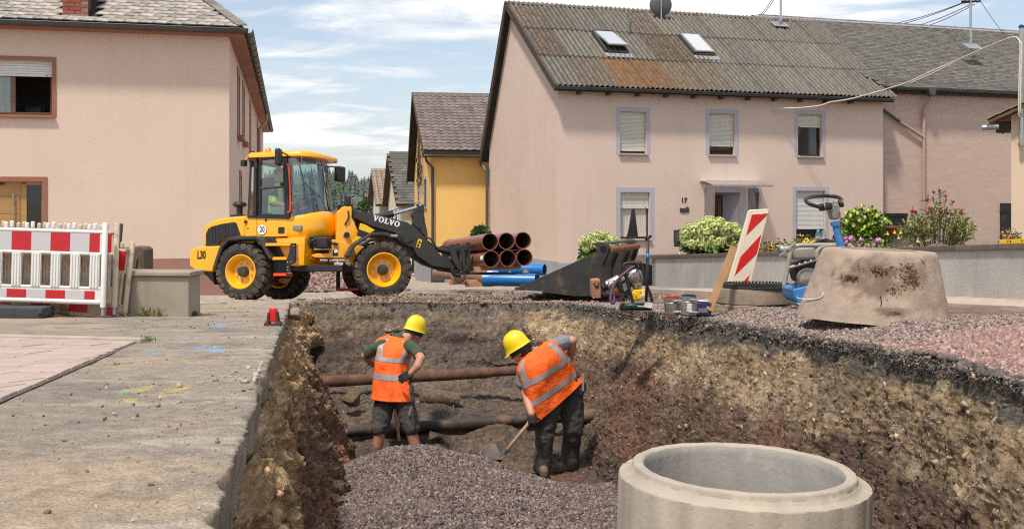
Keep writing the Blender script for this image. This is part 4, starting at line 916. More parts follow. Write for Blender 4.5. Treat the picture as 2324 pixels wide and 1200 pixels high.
mb = MB(); mb.box(dk[0], dk[0]+1.1, -.06, -.005, .2, dk[1]); bd_ = mb.build('barn_door', m_black_paint, bn, bevel=.006)
for zq in (dk[1]-.3, .9): mb = MB(); mb.box(dk[0]-.06, dk[0]+.8, -.085, -.062, zq-.05, zq+.05); mb.build('hinge', m_black_paint, bd_)
w_ = P(2203, 105, 44.0); mt = thing('roof_mast', 'roof mast with insulators on the slate barn roof at upper right', 'mast', w_)
mb = MB(); mb.tube([(0,0,-.15),(0,0,1.9)], .05, 10); mb.build('pole', m_galv, mt)
mb = MB(); mb.bar((-.32,0,1.72),(.32,0,1.80),.05,.06); mb.build('crossarm', m_wire, mt)
for q in (-.3,-.12,.12,.3): mb = MB(); mb.lathe([(0,-.08),(.045,-.08),(.05,-.03),(.03,0),(.05,.03),(.045,.08),(0,.08)], (q,-.03,1.78), (1,0,.2), 10); mb.build('insulator', m_wire, mt, smooth=True)
mb = MB(); mb.box(-.3,.42,-.3,.2,-.02,.03); mb.xf(Matrix.Rotation(B_.rz,4,'Z')@Matrix.Rotation(bp,4,'X')); mb.build('flashing', m_zinc2, mt)
def wire(name, label, pts, r=.012, mat=m_wire, cat='cable', group=None):
    n = []; pts = [Vector(p) for p in pts]
    if len(pts) == 2:
        for k in range(13): t = k/12; n.append(pts[0].lerp(pts[1], t) - V(0,0,1)*(pts[1]-pts[0]).length*.012*4*t*(1-t))
    else: n = pts
    mb = MB(); mb.tube(n, r, 6); return tag(mb.build(name, mat, None, smooth=True), label, cat, group)
top = w_ + V(0,0,1.78)
for (xa, ya, xb, yb, lb) in ((2192,4,1960,64,'topmost of four dark overhead wires running left behind the slate ridge'),(2198,2,1980,66,'second of four dark overhead wires running left behind the slate ridge'),(2206,9,2022,70,'third of four dark overhead wires running left behind the slate ridge'),(2212,10,2045,73,'lowest of four dark overhead wires running left behind the slate ridge')):
    wire('overhead_wire', lb, [P(xa, ya, 44), P(xb, yb, 60)], .016, group='overhead wires')
wire('stay_wire', 'thin stay wire running down right from the barn mast', [P(2226, 4, 44), P(2284, 84, 48)], .012)
for xa, lb in ((1764, 'nearer wire of the pair leaving the house roof mast to the left'), (1759, 'farther wire of the pair leaving the house roof mast to the left')): wire('overhead_wire', lb, [P(xa, -12, 43.4), P(xa-50, 44, 58)], .016, group='overhead wires')

# ---- outbuilding at the right edge
oe = P(2295, 300, 30); O_ = Frame((oe.x, oe.y, gz(30)), (1, -.52)); ou = thing('outbuilding', 'cream rendered outbuilding with ragged tin eave at right edge', 'building', O_.o, O_.rz)
oz = lambda px, py: O_.hit(px, py)
zt0 = oz(2295, 262)[1]; sl_ = math.tan(math.radians(24))
mb = MB(); mb.prism([(0,-.2),(4.5,-.2),(4.5,zt0+4.5*sl_),(0,zt0)], 0, 5); mb.build('wall', m_plaster_sun, ou)
ex, ez2 = oz(2246, 281); dec = MB(); dec.prism([(ex,ez2),(4.6,ez2+(4.6-ex)*sl_*1.02),(4.6,ez2+(4.6-ex)*sl_*1.02+.07),(ex,ez2+.07)], -.35, 5.2); dec.build('roof', m_wood, ou)
t0 = None; tm = MB(); tm.box(0,.34,-.02,.6,0,.015)
for k in range(14): 
    o = inst(t0, ou) if t0 else tm.build('roof_sheet', m_sheet_far, ou); t0 = t0 or o; o.location = (ex-.05+k*.3, -.42, ez2+.085+k*.3*sl_*1.02); o.rotation_euler = (0, -math.atan(sl_)-.07, 0)
mb = MB(); a_ = oz(2260, 276); b_ = oz(2293, 300); mb.box(a_[0], -.03, .05, .35, b_[1], a_[1]); mb.build('soffit_board', m_wood_dark, ou)
mb = MB(); a_ = oz(2230, 291); mb.tube([(a_[0], -.25, a_[1]), (a_[0]+.42, -.2, a_[1]+.02)], [.075, .085], 10); mb.build('gutter_end', m_zinc2, ou)
cr = P(2318, 330, 29.7); pm = thing('pole', 'pale steel service pole in front of the cream outbuilding', 'pole', (cr.x, cr.y, P(2318, 330, 29.7).z))
mb = MB(); mb.tube([(0,0,0),(0,0,P(2318,64,29.7).z-cr.z)], .06, 12); mb.build('tube', m_galv, pm); mb = MB(); mb.lathe([(.0,.0),(.07,0),(.07,.06),(.0,.1)], (0,0,P(2318,64,29.7).z-cr.z), (0,0,1), 12); mb.build('cap', m_navy, pm)
for py in (262, 325): z_ = P(2318, py, 29.7).z-cr.z; mb = MB(); mb.bar((0,0,z_),(.05,.35,z_),.05,.04); mb.lathe([(.062,-.03),(.07,-.03),(.07,.03),(.062,.03)], (0,0,z_), (0,0,1), 12); mb.build('bracket', m_zinc2, pm)
pts = [P(1745,248,39.0), P(1752,252,38.6), P(1760,249.5,38.5), P(1772,246.5,38.4), P(1815,245,38.2), P(1860,240,37.8), P(1885,232,37.6), P(1925,226,37), P(1975,213,36.4), P(2010,203,36), P(2060,187,35.2), P(2110,164,34.3), P(2160,142,33.5), P(2210,120,32.4), P(2250,103,31.4), P(2285,89,30.2), P(2302,85,29.8), P(2312,90,29.6), P(2315,110,29.55), P(2313,180,29.5), P(2312,255,29.5), P(2316,268,29.55)]
def crom(p, n=5):
    out = []; q = [p[0]]+p+[p[-1]]
    for i in range(1, len(q)-2):
        for k in range(n):
            t = k/n; a, b, c, d = q[i-1], q[i], q[i+1], q[i+2]; out.append(.5*((2*b)+(c-a)*t+(2*a-5*b+4*c-d)*t*t+(3*b-a-3*c+d)*t**3))
    out.append(p[-1]); return out
wire('supply_cable', 'cream sagging cable from the pink house wall to the right-hand pole', crom(pts), .022, m_cable)
wire('supply_cable', 'thinner cream cable twisted beside the sagging service cable', crom([p+V(.02,-.05,-.05-.02*math.sin(i*2)) for i, p in enumerate(pts[10:21])]), .02, m_cable)

# ---- yellow house
yo = P(978, 628, 44); Y_ = Frame((yo.x, yo.y, gz(44)-.1), (1, .16)); yh = thing('house', 'orange-yellow rendered house with dark tiled roof and vine trellis on its gable', 'house', Y_.o, Y_.rz)
yze = Y_.hit(978, 338)[1]; yr2 = 6.0; q = Y_.M @ Vector((0, yr2, 0)); yzr = P(956, 217, q.y).z - Y_.o.z; yw = 8.0; yd = 9.4; yzb = P(940, 400, 52.5).z - Y_.o.z
fl = lambda mb: [mb.v.__setitem__(i, (v[1], v[0], v[2])) for i, v in enumerate(mb.v)]
mb = MB(); mb.prism([(0,-.2),(yd,-.2),(yd,yzb),(yr2,yzr-.12),(0,yze-.06)], 0, yw); fl(mb); mb.build('wall', m_plaster_yellow, yh)
mb = MB(); zq = Y_.hit(978, 601)[1]; mb.box(-.02, yw, -.02, .02, -.3, zq); mb.box(-.02, .02, .02, yd, -.3, zq+.1); mb.build('plinth', m_plinth_blue, yh)
yp = math.atan2(yzr+.08-yze+.10, yr2+.35); mb = MB(); mb.prism([(-.35,yze-.10),(yr2,yzr+.08),(yd+.4,yzb-.1),(yd+.4,yzb-.25),(yr2,yzr-.06),(-.35,yze-.24)], -.3, yw); fl(mb); mb.build('roof_deck', m_underlay, yh)
tl = MB(); tl.loft([[(x, y_, .018*math.sin(x/.33*2*math.pi)+.02-.0*y_) for x in [k*.33/8 for k in range(9)]] for y_ in (0, .40)], False, False); tl.add([(k*.33/8, 0, .018*math.sin(k/8*2*math.pi)+.02) for k in range(9)]+[(k*.33/8, 0.01, -.02) for k in range(9)], [(k, k+1, k+10, k+9) for k in range(8)])
p0 = piece_roof(yh, 'roof_tile', (-.32,-.36,yze-.07), yp, 17, 19, .32, .36, tl, m_tile, 300, None, .008, 0, .06, .02, 'hidden_tiles')
mb = MB(); mb.bar((-.33,-.38,yze-.28),(-.33,yr2,yzr+.05),.05,.2); mb.bar((-.33,yr2,yzr+.05),(-.33,yd+.45,yzb-.3),.05,.22); mb.build('verge_board', m_wood_dark, yh)
mb = MB(); mb.loft([[(x, yr2+.12*math.cos(a_), yzr+.06+.09*math.sin(a_)) for a_ in [k*math.pi/5 for k in range(6)]] for x in [-.3+.32*k for k in range(20)]], False, False); mb.build('ridge_capping', m_tile, yh, fix=False)
gutter(yh, (-.35,-.42,yze-.28), (yw,-.42,yze-.3), .08, nb=6)
pipe(yh, [(-.25,-.42,yze-.34),(-.2,-.25,yze-.5),(.06,-.1,yze-.75),(.06,-.1,0)], .055, m_zinc)
def gwin(par, fr, x0, y0, x1, y1, m=m_zinc2):
    # window on a gable plane local x = 0, given by its pixel columns
    a = fr.I @ Vector((0,0,0)); out = []
    for px, py in ((x0, y0), (x1, y1)):
        b = fr.I @ Vector(((px-CX)/F, 1, (CY-py)/F)); d = b-a; t = -a.x/d.x; out.append(a+d*t)
    return out
for (x0, x1, ya, yb_) in ((969, 963, 401, 469), (953, 949, 418, 455), (960, 956, 560, 590)):
    a_, b_ = gwin(yh, Y_, x0, ya, x1, yb_); y0, y1 = sorted((a_.y, b_.y)); z1 = a_.z; z0 = b_.z if b_.z < z1 else z1-1.2
    mb = MB(); mb.box(-.03, .0, y0-.08, y0+.04, z0, z1); mb.box(-.03,0,y1-.04,y1+.08,z0,z1); mb.box(-.03,0,y0+.04,y1-.04,z1-.1,z1+.02); mb.box(-.06,0,y0-.1,y1+.1,z0-.06,z0); w_ = mb.build('window', m_surround, yh)
    mb = MB(); mb.box(-.012,.0,y0+.04,y1-.04,z0,z1-.1); mb.build('pane', m_pane, w_)
# vine trellis on the gable
a_, b_ = gwin(yh, Y_, 969, 312, 946, 390); cy_ = (a_.y+b_.y)/2; cz_ = (a_.z+b_.z)/2; vt = MB(); rs = random.Random(3)
for k in range(9):
    q = -1+2*k/8; vt.tube([(-.06-rs.random()*.1, cy_+q*1.3*(1-.012*j*j)+rs.uniform(-.12,.12), cz_-1.3+.3*j*(1.1-.4*abs(q))) for j in range(9)], .018, 5)
for k in range(5): vt.tube([(-.07-rs.random()*.1, cy_-1.2+.3*j, cz_-1.3+.36*k+rs.uniform(-.12,.12)+.1*math.sin(j)) for j in range(9)], .015, 5)
tag(vt.build('vine_trellis', m_wood_dark, None), 'dark leafless vine trellis climbing the gable of the yellow house', 'trellis').matrix_world = Y_.M
q = P(993, 628, 43.2); cb = thing('utility_cabinet', 'small grey metal cabinet at the foot of the yellow house', 'cabinet', (q.x, q.y, gz(43.2)))
mb = MB(); mb.box(-.26,.26,0,.35,0,.62); mb.build('body', m_zinc, cb, bevel=.01); mb = MB(); mb.box(-.23,.23,-.015,-.002,.08,.58); mb.build('door', m_zinc, cb, bevel=.005)

# ---- far houses down the street
def far_house(label, px, py_e, Z, w, dep, rise, wallm, roofm, wins_, run=None, ov=.3, piece=True):
    o = P(px, py_e, Z); fr = Frame((o.x, o.y, gz(Z)-.3), (1, .2)); t = thing('house', label, 'house', fr.o, fr.rz); ze = o.z-fr.o.z; run = run or dep/2
    mb = MB(); mb.prism([(0,-.2),(dep,-.2),(dep,ze),(run,ze+rise-.08),(0,ze)], 0, w); fl(mb); mb.build('wall', wallm, t)
    p = math.atan2(rise, run); mb = MB(); mb.prism([(-ov,ze-ov*rise/run),(run,ze+rise),(dep+ov,ze-ov*rise/run),(dep+ov,ze-ov*rise/run-.12),(run,ze+rise-.14),(-ov,ze-ov*rise/run-.12)], -.35, w+.3); fl(mb); mb.build('roof', m_wood_dark, t)
    L = (run+ov)/math.cos(p); nr = int(L/.34)+1
    s = MB(); s.box(0,.31,0,.42,.0,.03) if roofm is not m_sheet_far else s.loft([[(x, y_, .03*math.cos(x*30)) for x in [k*.0263 for k in range(13)]] for y_ in (0,.42)], False, False)
    piece_roof(t, 'slate' if roofm is not m_sheet_far else 'roof_sheet', (-.35,-ov-.02,ze-ov*rise/run+.02), p, int((w+.6)/.315), nr, .315, .34, s, roofm, 300, None, .02, .5 if roofm is not m_sheet_far else 0, .05, .01, 'more_slates')
    for (u, z, ww, hh) in wins_:
        if ww > 0: mb = MB(); mb.box(u-.06,u+ww+.06,-.03,.0,z-.08,z+hh+.06); w_ = mb.build('window', m_white, t); mb = MB(); mb.box(u,u+ww,-.036,-.031,z,z+hh); mb.build('pane', m_pane, w_)
        else: mb = MB(); mb.box(-.04,0,u-.06,u-ww+.06,z-.08,z+hh+.06); w_ = mb.build('window', m_white, t); mb = MB(); mb.box(-.046,-.041,u,u-ww,z,z+hh); mb.build('pane', m_pane, w_)
    return t
far_house('cream far house with steep slate roof beside the yellow house', 913, 458, 58, 6, 8.5, 2.7, m_cream, m_slate_dark, [(2.6,2.2,-.8,1.7),(5,2.2,-.8,1.7),(.5,.6,.7,1.2)], run=5.5)
far_house('far whitewashed house under a corrugated roof with dark deep eave', 862, 440, 68, 3.6, 5.5, 1.5, M('whitewash', (.56,.52,.47), .9, var=.08), m_sheet_far, [(2.2,2.0,-.7,1.5)], ov=1.2)
far_house('small far house with grey slate roof and brown wall beneath the forest', 842, 478, 78, 3.6, 5, 1.7, m_cream, m_slate_dark, [(.6,.7,.8,1.1)])
far_house('distant whitewashed house with pale roof just behind the loader tower', 812, 480, 96, 4, 7, 1.2, m_cream, m_slate_dark, [(.5,1,.8,1.2)])
far_house('distant house with pale roof and reddish wall seen under the loader cab', 745, 520, 100, 4.5, 7, 1.4, m_plaster_left, m_slate_dark, [(1,1,.8,1.2)])

# ---- house on the left
L_o = V(-6.29, 24.5, -1.98); LF = Frame(L_o, (1, .25)); lh = thing('house', 'pinkish beige rendered house with terracotta trim and slate hip roof', 'house', LF.o, LF.rz)
lze = LF.hit(520, 75)[1]; sd = LF.loc(L_o + V(-.203, 1, 0)*34); sdir = Vector((sd.x, sd.y)).normalized(); x0 = -13.0
wr_ = R(LF, -95, 133, 118, 263); dr_ = R(LF, -140, 411, 96, 660); dr_[2] = .12
mb = MB(); wall_sheet(mb, x0, 0, -.3, lze, [wr_, dr_], deep=.26)
SW = []                                                     # side wall windows (distance along, z0, z1)
for s, z0, z1 in ((4.0,3.72,5.32),(7.2,3.72,5.32),(13.0,3.72,5.32),(22.0,3.72,5.32),(5.2,1.0,2.7),(14.5,1.0,2.7),(24,1.0,2.7)): SW.append((s, s+1.15, z0, z1))
sm = MB(); wall_sheet(sm, 0, 34, -.6, lze, SW, deep=.2)
sa = math.atan2(sdir.y, sdir.x); RM = Matrix.Rotation(sa, 4, 'Z'); SWM = RM @ Matrix.Scale(-1, 4, (0,1,0)) @ Matrix.Scale(-1, 4, (0,1,0))
sm.v = [tuple(RM @ Vector(q)) for q in sm.v]; mb.add(sm.v, sm.f)
e_ = sdir*34; mb.add([(e_.x,e_.y,-.6),(x0+e_.x,e_.y,-.6),(x0+e_.x,e_.y,lze),(e_.x,e_.y,lze)], [(0,1,2,3)]); mb.add([(x0,0,-.6),(x0+e_.x,e_.y,-.6),(x0+e_.x,e_.y,lze),(x0,0,lze)], [(0,1,2,3)])
mb.build('wall', m_plaster_left, lh, fix=False)
sem = bpy.data.objects.new('side_wall_trim', None); bpy.data.objects.remove(sem)
for s0_, s1_, z0, z1 in SW:
    mb = MB(); t_ = .16
    mb.box(s0_-t_, s0_-.001, -.02, .05, z0, z1+t_); mb.box(s1_+.001, s1_+t_, -.02, .05, z0, z1+t_); mb.box(s0_-.001, s1_+.001, -.02, .05, z1+.001, z1+t_); mb.box(s0_-t_-.05, s1_+t_+.05, -.16, .05, z0-.1, z0-.001)
    mb.v = [tuple(RM @ Vector(q)) for q in mb.v]; w_ = mb.build('window', m_red_trim, lh)
    mb = MB(); mb.box(s0_, s1_, .12, .16, z0, z1); mb.v = [tuple(RM @ Vector(q)) for q in mb.v]; mb.build('pane', m_pane, w_)
mb = MB(); zq = LF.hit(440, 586)[1]; mb.box(dr_[1]+.16, .015, -.018, .02, -.4, zq); mb.build('plinth', m_plinth_red, lh)
w_ = window(lh, wr_, .22, .085, m_red_trim, shut=.24, frame=m_frame_brown, sill=m_red_trim, cross=LF.hit(26, 200)[0], pane=m_cabglass, base=True, trim_proud=.02, slat=.055, shm=m_shutter2)
mb = MB(); a, b, c, d = wr_; mb.box(a-.3, b+.3, 1.8, 1.85, c-.3, d+.3); mb.box(a-.3, b+.3, .3, 1.8, c-.35, c-.3); mb.box(b+.3,b+.35,.3,1.8,c-.3,d+.3); mb.box(a-.3, b+.3, .3, 1.8, d+.3, d+.35); mb.build('room', m_room, lh)
mb = MB(); q = LF.hit(80, 250, 1.7); mb.box(q[0]-.28, q[0]+.2, 1.72, 1.78, q[1]-.28, q[1]+.12); pf = mb.build('picture_frame', m_black, lh); mb = MB(); mb.box(q[0]-.2, q[0]+.12, 1.70, 1.719, q[1]-.2, q[1]+.05); mb.build('picture', M('picture_paper', (.25,.22,.2), .8, var=.5, scale=12), pf)
mb = MB(); cu = []; u26 = LF.hit(20, 200)[0]
for j in range(2): cu.append([(a+.05+(u26-.06-a)*k/40, .26+.02*math.sin(k*.9), (d-.05) if j else (c+.05)) for k in range(41)])
mb.loft(cu, False, False); mb.build('curtain', m_curtain, w_, smooth=True, fix=False)
# front door with sidelight
a, b, c, d = dr_; ud = LF.hit(58, 450)[0]; uf = LF.hit(92, 450)[0]
t_ = MB(); t_.box(b+.001, b+.1, -.02, .03, c, d+.1); t_.box(a, b+.001, -.02, .03, d+.001, d+.1); t_.build('door_trim', m_red_trim, lh)
t_ = MB(); t_.box(a, ud-.12, .14, .2, c, d-.06); t_.box(ud-.12+.004, ud, .13, .2, c, d); t_.box(uf, b-.005, .13, .2, c, d); t_.box(a, uf, .13, .2, d-.06, d-.003); dl_ = t_.build('door', m_oak, lh, bevel=.004)
bd = None
for k in range(6):
    z0 = c+.02+k*.40
    if z0+.38 > d: break
    t_ = MB(); t_.box(a+.02, ud-.14, .125, .14, z0, z0+.39); t_.build('door_panel', m_oak, dl_, bevel=.004)
t_ = MB(); t_.box(ud+.002, uf-.002, .16, .17, c+.05, d-.065); t_.build('sidelight', m_pane, dl_)
hq = LF.hit(30, 440, .08); h2 = LF.hit(33, 516, .08); t_ = MB(); t_.tube([(hq[0],.07,hq[1]),(hq[0],.07,h2[1]-.35)], .018, 10); t_.bar((hq[0],.07,hq[1]-.15),(hq[0],.125,hq[1]-.15),.02,.02); t_.build('handle', m_steel, dl_)
t_ = MB(); q = LF.hit(3, 417, .12); t_.box(q[0]-.05,q[0]+.06,.11,.125,q[1]-.02,q[1]+.02); t_.build('door_label', m_black, dl_)
# eaves, gutters, hip roof in slates
lov = .36; tp = .84; ez = lze + .05; hp = math.atan(tp)
mb = MB(); mb.box(x0, lov-.03, -lov+.02, -.005, lze-.09, lze+.0); mb.build('soffit', m_red_trim, lh)
mb = MB(); o2 = Vector((-sdir.y, sdir.x))*-1; s_in = o2 if o2.x > 0 else -o2
sv = [(0,0), tuple(s_in*(lov-.02)), tuple(s_in*(lov-.02)+sdir*34), tuple(sdir*34)]
mb.add([(x, y, lze-.09) for x, y in sv]+[(x, y, lze) for x, y in sv], [(0,1,2,3),(4,7,6,5),(1,5,6,2),(0,4,5,1)]); mb.build('soffit', m_red_trim, lh)
E0 = V(lov, -lov, ez); hd = V(-.955, 1.0, tp)
mb = MB(); top = E0 + hd*3.2; mb.add([(x0,-lov,ez),E0,top,(x0,top.y,top.z)], [(0,1,2,3)])
eb = Vector((s_in.x, s_in.y, 0))*lov + Vector((sdir.x, sdir.y, 0))*34.4; mb.add([E0,(eb.x,eb.y,ez),(eb.x-3.1,eb.y-.2,ez+2.7),top], [(0,1,2,3)]); mb.add([(x0,top.y,top.z),top,(eb.x-3.1,eb.y-.2,ez+2.7),(x0+eb.x,eb.y,ez+2.7)], [(0,1,2,3)]); mb.build('roof_deck', m_underlay, lh, fix=False)
gutter(lh, (x0,-lov-.06,ez-.02), (lov+.05,-lov-.06,ez-.02), .085, nb=22)
g0 = V(lov+.06, -lov-.04, ez-.02); g1 = V(eb.x+.06, eb.y, ez-.02); gutter(lh, g0, g1, .085, nb=30)
pd_ = Vector((s_in.x, s_in.y, 0)); sp = Vector((sdir.x, sdir.y, 0))*22.0
pipe(lh, [sp+pd_*.40+V(0,0,ez-.1), sp+pd_*.38+V(0,0,ez-.4), sp+pd_*.1+V(0,0,ez-.75), sp+pd_*.1+V(0,0,0)], .06, m_pipe_tan)
sl = MB(); sl.add([(0,0,0),(.30,-.015,0),(.42,.17,0),(.12,.185,0),(.012,0,.024),(.29,-.015,.024),(.405,.17,.014),(.13,.185,.014)], [(3,2,1,0),(4,5,6,7),(0,1,5,4),(1,2,6,5),(2,3,7,6),(3,0,4,7)])
chx_ = roof_hit(LF, 171, 43, (0,-lov,ez), (0,-math.sin(hp),math.cos(hp))).x
piece_roof(lh, 'slate', (-7.0,-lov-.02,ez+.03), hp, 25, 30, .30, .135, sl, m_slate_pale, 300, lambda x, y: x-7.0 > lov - .955*y*math.cos(hp) - .40 or (chx_-.5 < x-7.0 < chx_+.22 and .08 < y < 1.0), .02, .4, .05, .01, 'upper_slates')
hs0 = None; hm = MB(); hm.box(-.13,.13,0,.2,-.01,.012)
for k in range(37):
    q = E0 + hd*(.03+k*.085); o = inst(hs0, lh) if hs0 else hm.build('hip_slate', m_slate, lh); hs0 = hs0 or o; o.location = q+V(-.05,-.02,.05); o.rotation_euler = (hp*.85, -.12, .62+random.uniform(-.06,.06))
mm = MB(); rs = random.Random(5)
for k in range(150):
    xx = rs.choice([rs.uniform(-3.3,.1), rs.uniform(-6.9,-4.8), rs.uniform(-2.6,-.4)]); mm.ell((xx, -lov+.02+rs.uniform(0,.06), ez+.065+rs.uniform(0,.03)), (rs.uniform(.015,.05), .025, rs.uniform(.012,.028)), 6, 4)
stuff(mm.build('eaves_moss', m_moss, lh, smooth=True, fix=False))
# brick chimney with each brick a piece
qc = roof_hit(LF, 171, 43, (0,-lov,ez), (0,-math.sin(hp),math.cos(hp))); chx, chy, chz = qc.x, qc.y, qc.z; cw_ = .52
mb = MB(); mb.box(chx-cw_/2+.012, chx+cw_/2-.012, chy+.012, chy+.6, chz-.05, chz+1.4); ch = mb.build('chimney', m_mortar, lh)
mb = MB(); mb.box(chx-cw_/2-.06, chx+cw_/2+.07, chy-.05, chy+.65, chz-.06, chz+.035); mb.xf(Matrix.Identity(4)); mb.build('flashing', m_lead, ch, bevel=.01)
bk = MB(); bk.box(-.118,.118,-.055,.055,0,.066); b0 = None
for r in range(17):
    z = chz+.10+r*.078
    for k in range(3):
        x = chx-cw_/2+.125+k*.25+(-.125 if r % 2 else 0)
        if x > chx+cw_/2-.05: continue
        o = inst(b0, ch) if b0 else bk.build('brick', m_brick, ch, bevel=.004); b0 = b0 or o; o.location = (max(x, chx-cw_/2+.06), chy+.05+random.uniform(-.004,.004), z)
        if x < chx-cw_/2+.05: o.scale = (.5,1,1)
    for k in range(2):
        o = inst(b0, ch); o.location = (chx+cw_/2-.05+random.uniform(-.004,.004), chy+.22+k*.25-(.06 if r % 2 else 0), z); o.rotation_euler = (0,0,math.pi/2)
mb = MB(); mb.box(chx-cw_/2, chx+cw_/2, chy, chy+.02, chz+.036, chz+.1); mb.build('mortar_skirt', m_mortar, ch)

# ---- forested hill
def tree_wood():
    vs, fs, cs = [], [], []; r_ = np.random.default_rng(5); b = 0
    for k in range(1700):
        Y = r_.uniform(330, 520); X = r_.uniform(-118, -30) if k < 1600 else r_.uniform(-60, 60); hgt = r_.uniform(10, 17); base = -14.5 + (Y-330)/190*12.5 + 3*math.sin(X*.06+1) - max(0, (X+62))*.10*0
        h = hgt; R0 = h*.22; seg = 11; lay = 11; broad = r_.random() < .16
        col = np.array([.062, .088, .068])*r_.uniform(.7, 1.4) if not broad else np.array([.07,.12,.035])*r_.uniform(.8,1.2)  # distant haze put into the lighter, greyer conifer colour
        for l in range(lay):
            z0 = h*(.08+l/lay*.86); z1 = h*min(1.0, .08+(l+1.7)/lay*.86); rr = R0*(1-l/lay*.93)*(1.0 if not broad else 1.25*math.sin((l+1.2)/(lay+1)*math.pi)+.1)
            a = r_.uniform(0, 6.28); ring = []
            for s in range(seg): q = a+s*2*math.pi/seg; rj = rr*r_.uniform(.45, 1.25); ring.append((X+rj*math.cos(q), Y+rj*math.sin(q), base+z0+r_.uniform(-.3,.3)))
            vs += ring + [(X, Y, base+z1)]; fs += [(b+s, b+(s+1) % seg, b+seg) for s in range(seg)]; cs += [col*r_.uniform(.65,1.0)]*seg + [col*1.1]; b += seg+1
    return stuff(npmesh('wood', np.array(vs), np.array(fs), m_leaf, np.clip(np.array(cs), .005, .5)))
tree_wood()
xs = np.linspace(-260, 260, 60); ys = np.linspace(300, 600, 30); Yg, Xg = np.meshgrid(ys, xs, indexing='ij'); z = -14+(Yg-330)/190*12.5+3*np.sin(Xg*.06+1)
struct(npmesh('hill', np.stack([Xg.ravel(), Yg.ravel(), z.ravel()], 1), gridfaces(30, 60), m_leaf, np.tile([[.04,.07,.03]], (1800,1))))

# ---- garden wall with coping stones
gw = thing('garden_wall', 'low grey rendered garden wall with dark brown coping stones', 'wall', (W0.x, W0.y, 0), 0)
mb = MB(); n = 24; L = 22.0; T = .24
def wl(s, off, h): p = W0+wd*s-wn_*off; return (p.x-W0.x, p.y-W0.y, gz(p.y)+h)
mb.loft([[wl(s*L/n, 0, -.2), wl(s*L/n, T, -.2), wl(s*L/n, T, .80), wl(s*L/n, 0, .80)] for s in range(n+1)], True); mb.build('wall', m_garden_wall, gw)
e2 = W0 - wn_*5.5; mb = MB(); pts = [W0, e2]; dd = -wn_
mb.loft([[(dd.x*s+wd.x*q, dd.y*s+wd.y*q, gz(29)+h) for q, h in ((0,-.2),(.24,-.2),(.24,.8),(0,.8))] for s in (.0, 5.5)], True); mb.build('wall', m_garden_wall, gw)
c0 = None; cs_ = MB(); cs_.box(0,.97,-.17,.17,0,.085); an = math.atan2(wd.y, wd.x)
for k in range(22):
    o = inst(c0, gw) if c0 else cs_.build('coping_stone', m_coping, gw, bevel=.012); c0 = c0 or o; q = wl(k*.985-.05, T/2, .802); o.location = (q[0], q[1], q[2]); o.rotation_euler = (0, -.058, an)
for k in range(5): o = inst(c0, gw); o.location = (dd.x*(k*.985+.2)+wd.x*.12, dd.y*(k*.985+.2)+wd.y*.12, gz(29)+.802); o.rotation_euler = (0, 0, math.atan2(dd.y, dd.x))

# ------------------------------------------------------------------ wheel loader (articulated: rear and front frame each have their heading)
RF = Frame((-3.44, 19.38, -1.672), (.95, -.31)); FF = Frame((-3.44, 19.38, -1.64), (.96, .29))
ld = thing('wheel_loader', 'yellow compact wheel loader with charcoal boom carrying brown pipes on forks', 'wheel loader', RF.o)
LR = Matrix.Translation((0,0,-.047)) @ Matrix.Translation(RF.o) @ Matrix.Rotation(-.075, 4, 'X') @ Matrix.Translation(-RF.o)
def rolled(o):
    bpy.context.view_layer.update(); o.matrix_world = LR @ o.matrix_world
def put(o, fr, par=None):
    if par is None: o.parent = ld; o.location = fr.o - RF.o; o.rotation_euler = (0, 0, fr.rz)
    else: o.parent = par
    return o
def px(fr, pts, y): return [fr.hit(a, b, y) for a, b in pts]
def plate(name, fr, pts, y0, y1, mat, yref=None, bevel=.012, par=None, seg=2, label=None):
    mb = MB(); mb.prism(px(fr, pts, y0 if yref is None else yref), y0, y1); return put(mb.build(name, mat, None, bevel=bevel, seg=seg, label=label), fr, par)
def lb(name, fr, p0, p1, w, h, mat, par=None, bevel=.006):
    mb = MB(); mb.bar(p0, p1, w, h); return put(mb.build(name, mat, None, bevel=bevel), fr, par)
def lt(name, fr, pts, r, mat, par=None, seg=8):
    mb = MB(); mb.tube(pts, r, seg); o = put(mb.build(name, mat, None), fr, par); return smooth_angle(o, 50)
def at(fr, a, b, y): q = fr.hit(a, b, y); return Vector((q[0], y, q[1]))
# rear frame: counterweight, hood, side panels, cab base
HW = .60
plate('counterweight', RF, [(427,563),(445,553),(497,553),(492,572),(480,612),(470,611),(440,607),(428,597)], -.66, .66, m_yel, bevel=.03, seg=3)
plate('rear_underside', RF, [(450,606),(482,608),(486,640),(470,622)], -.55, .55, m_blk)
hood = plate('hood', RF, [(458,553),(457,515),(462,506),(472,497),(485,492),(501,489),(525,486.5),(553,485),(553,535),(543,535),(507,535),(500,541),(496,553)], -HW, HW, m_yel, bevel=.045, seg=3)
vent = plate('hood_vent', RF, [(464,552),(463.5,524),(468,515),(476,508),(500,502.5),(528,499),(533,502),(543,530),(507,534),(499,539),(494,552)], -HW-.012, -HW+.02, m_blk, bevel=.006, par=hood)
for k in range(9): lb('vent_louvre', RF, at(RF, 470+7.5*k, 511-k*1.0, -HW-.016), at(RF, 471+7.5*k, 547-max(0, k-3)*2.6, -HW-.016), .006, .008, m_fender, vent, 0)
lb('top_grille', RF, at(RF, 477, 495, -HW)+V(0,.42,.004), at(RF, 501, 489, -HW)+V(0,.42,.008), .55, .012, m_alu, hood)
sp_ = plate('side_panel', RF, [(553.6,485),(579,486.3),(579,535),(553.6,535)], -HW, HW, m_yel, bevel=.008)
mb = MB(); mb.ell(at(RF, 554, 499, -HW-.02), (.03,.03,.03), 10, 6); put(mb.build('catch', m_blk, None, smooth=True), RF, sp_)
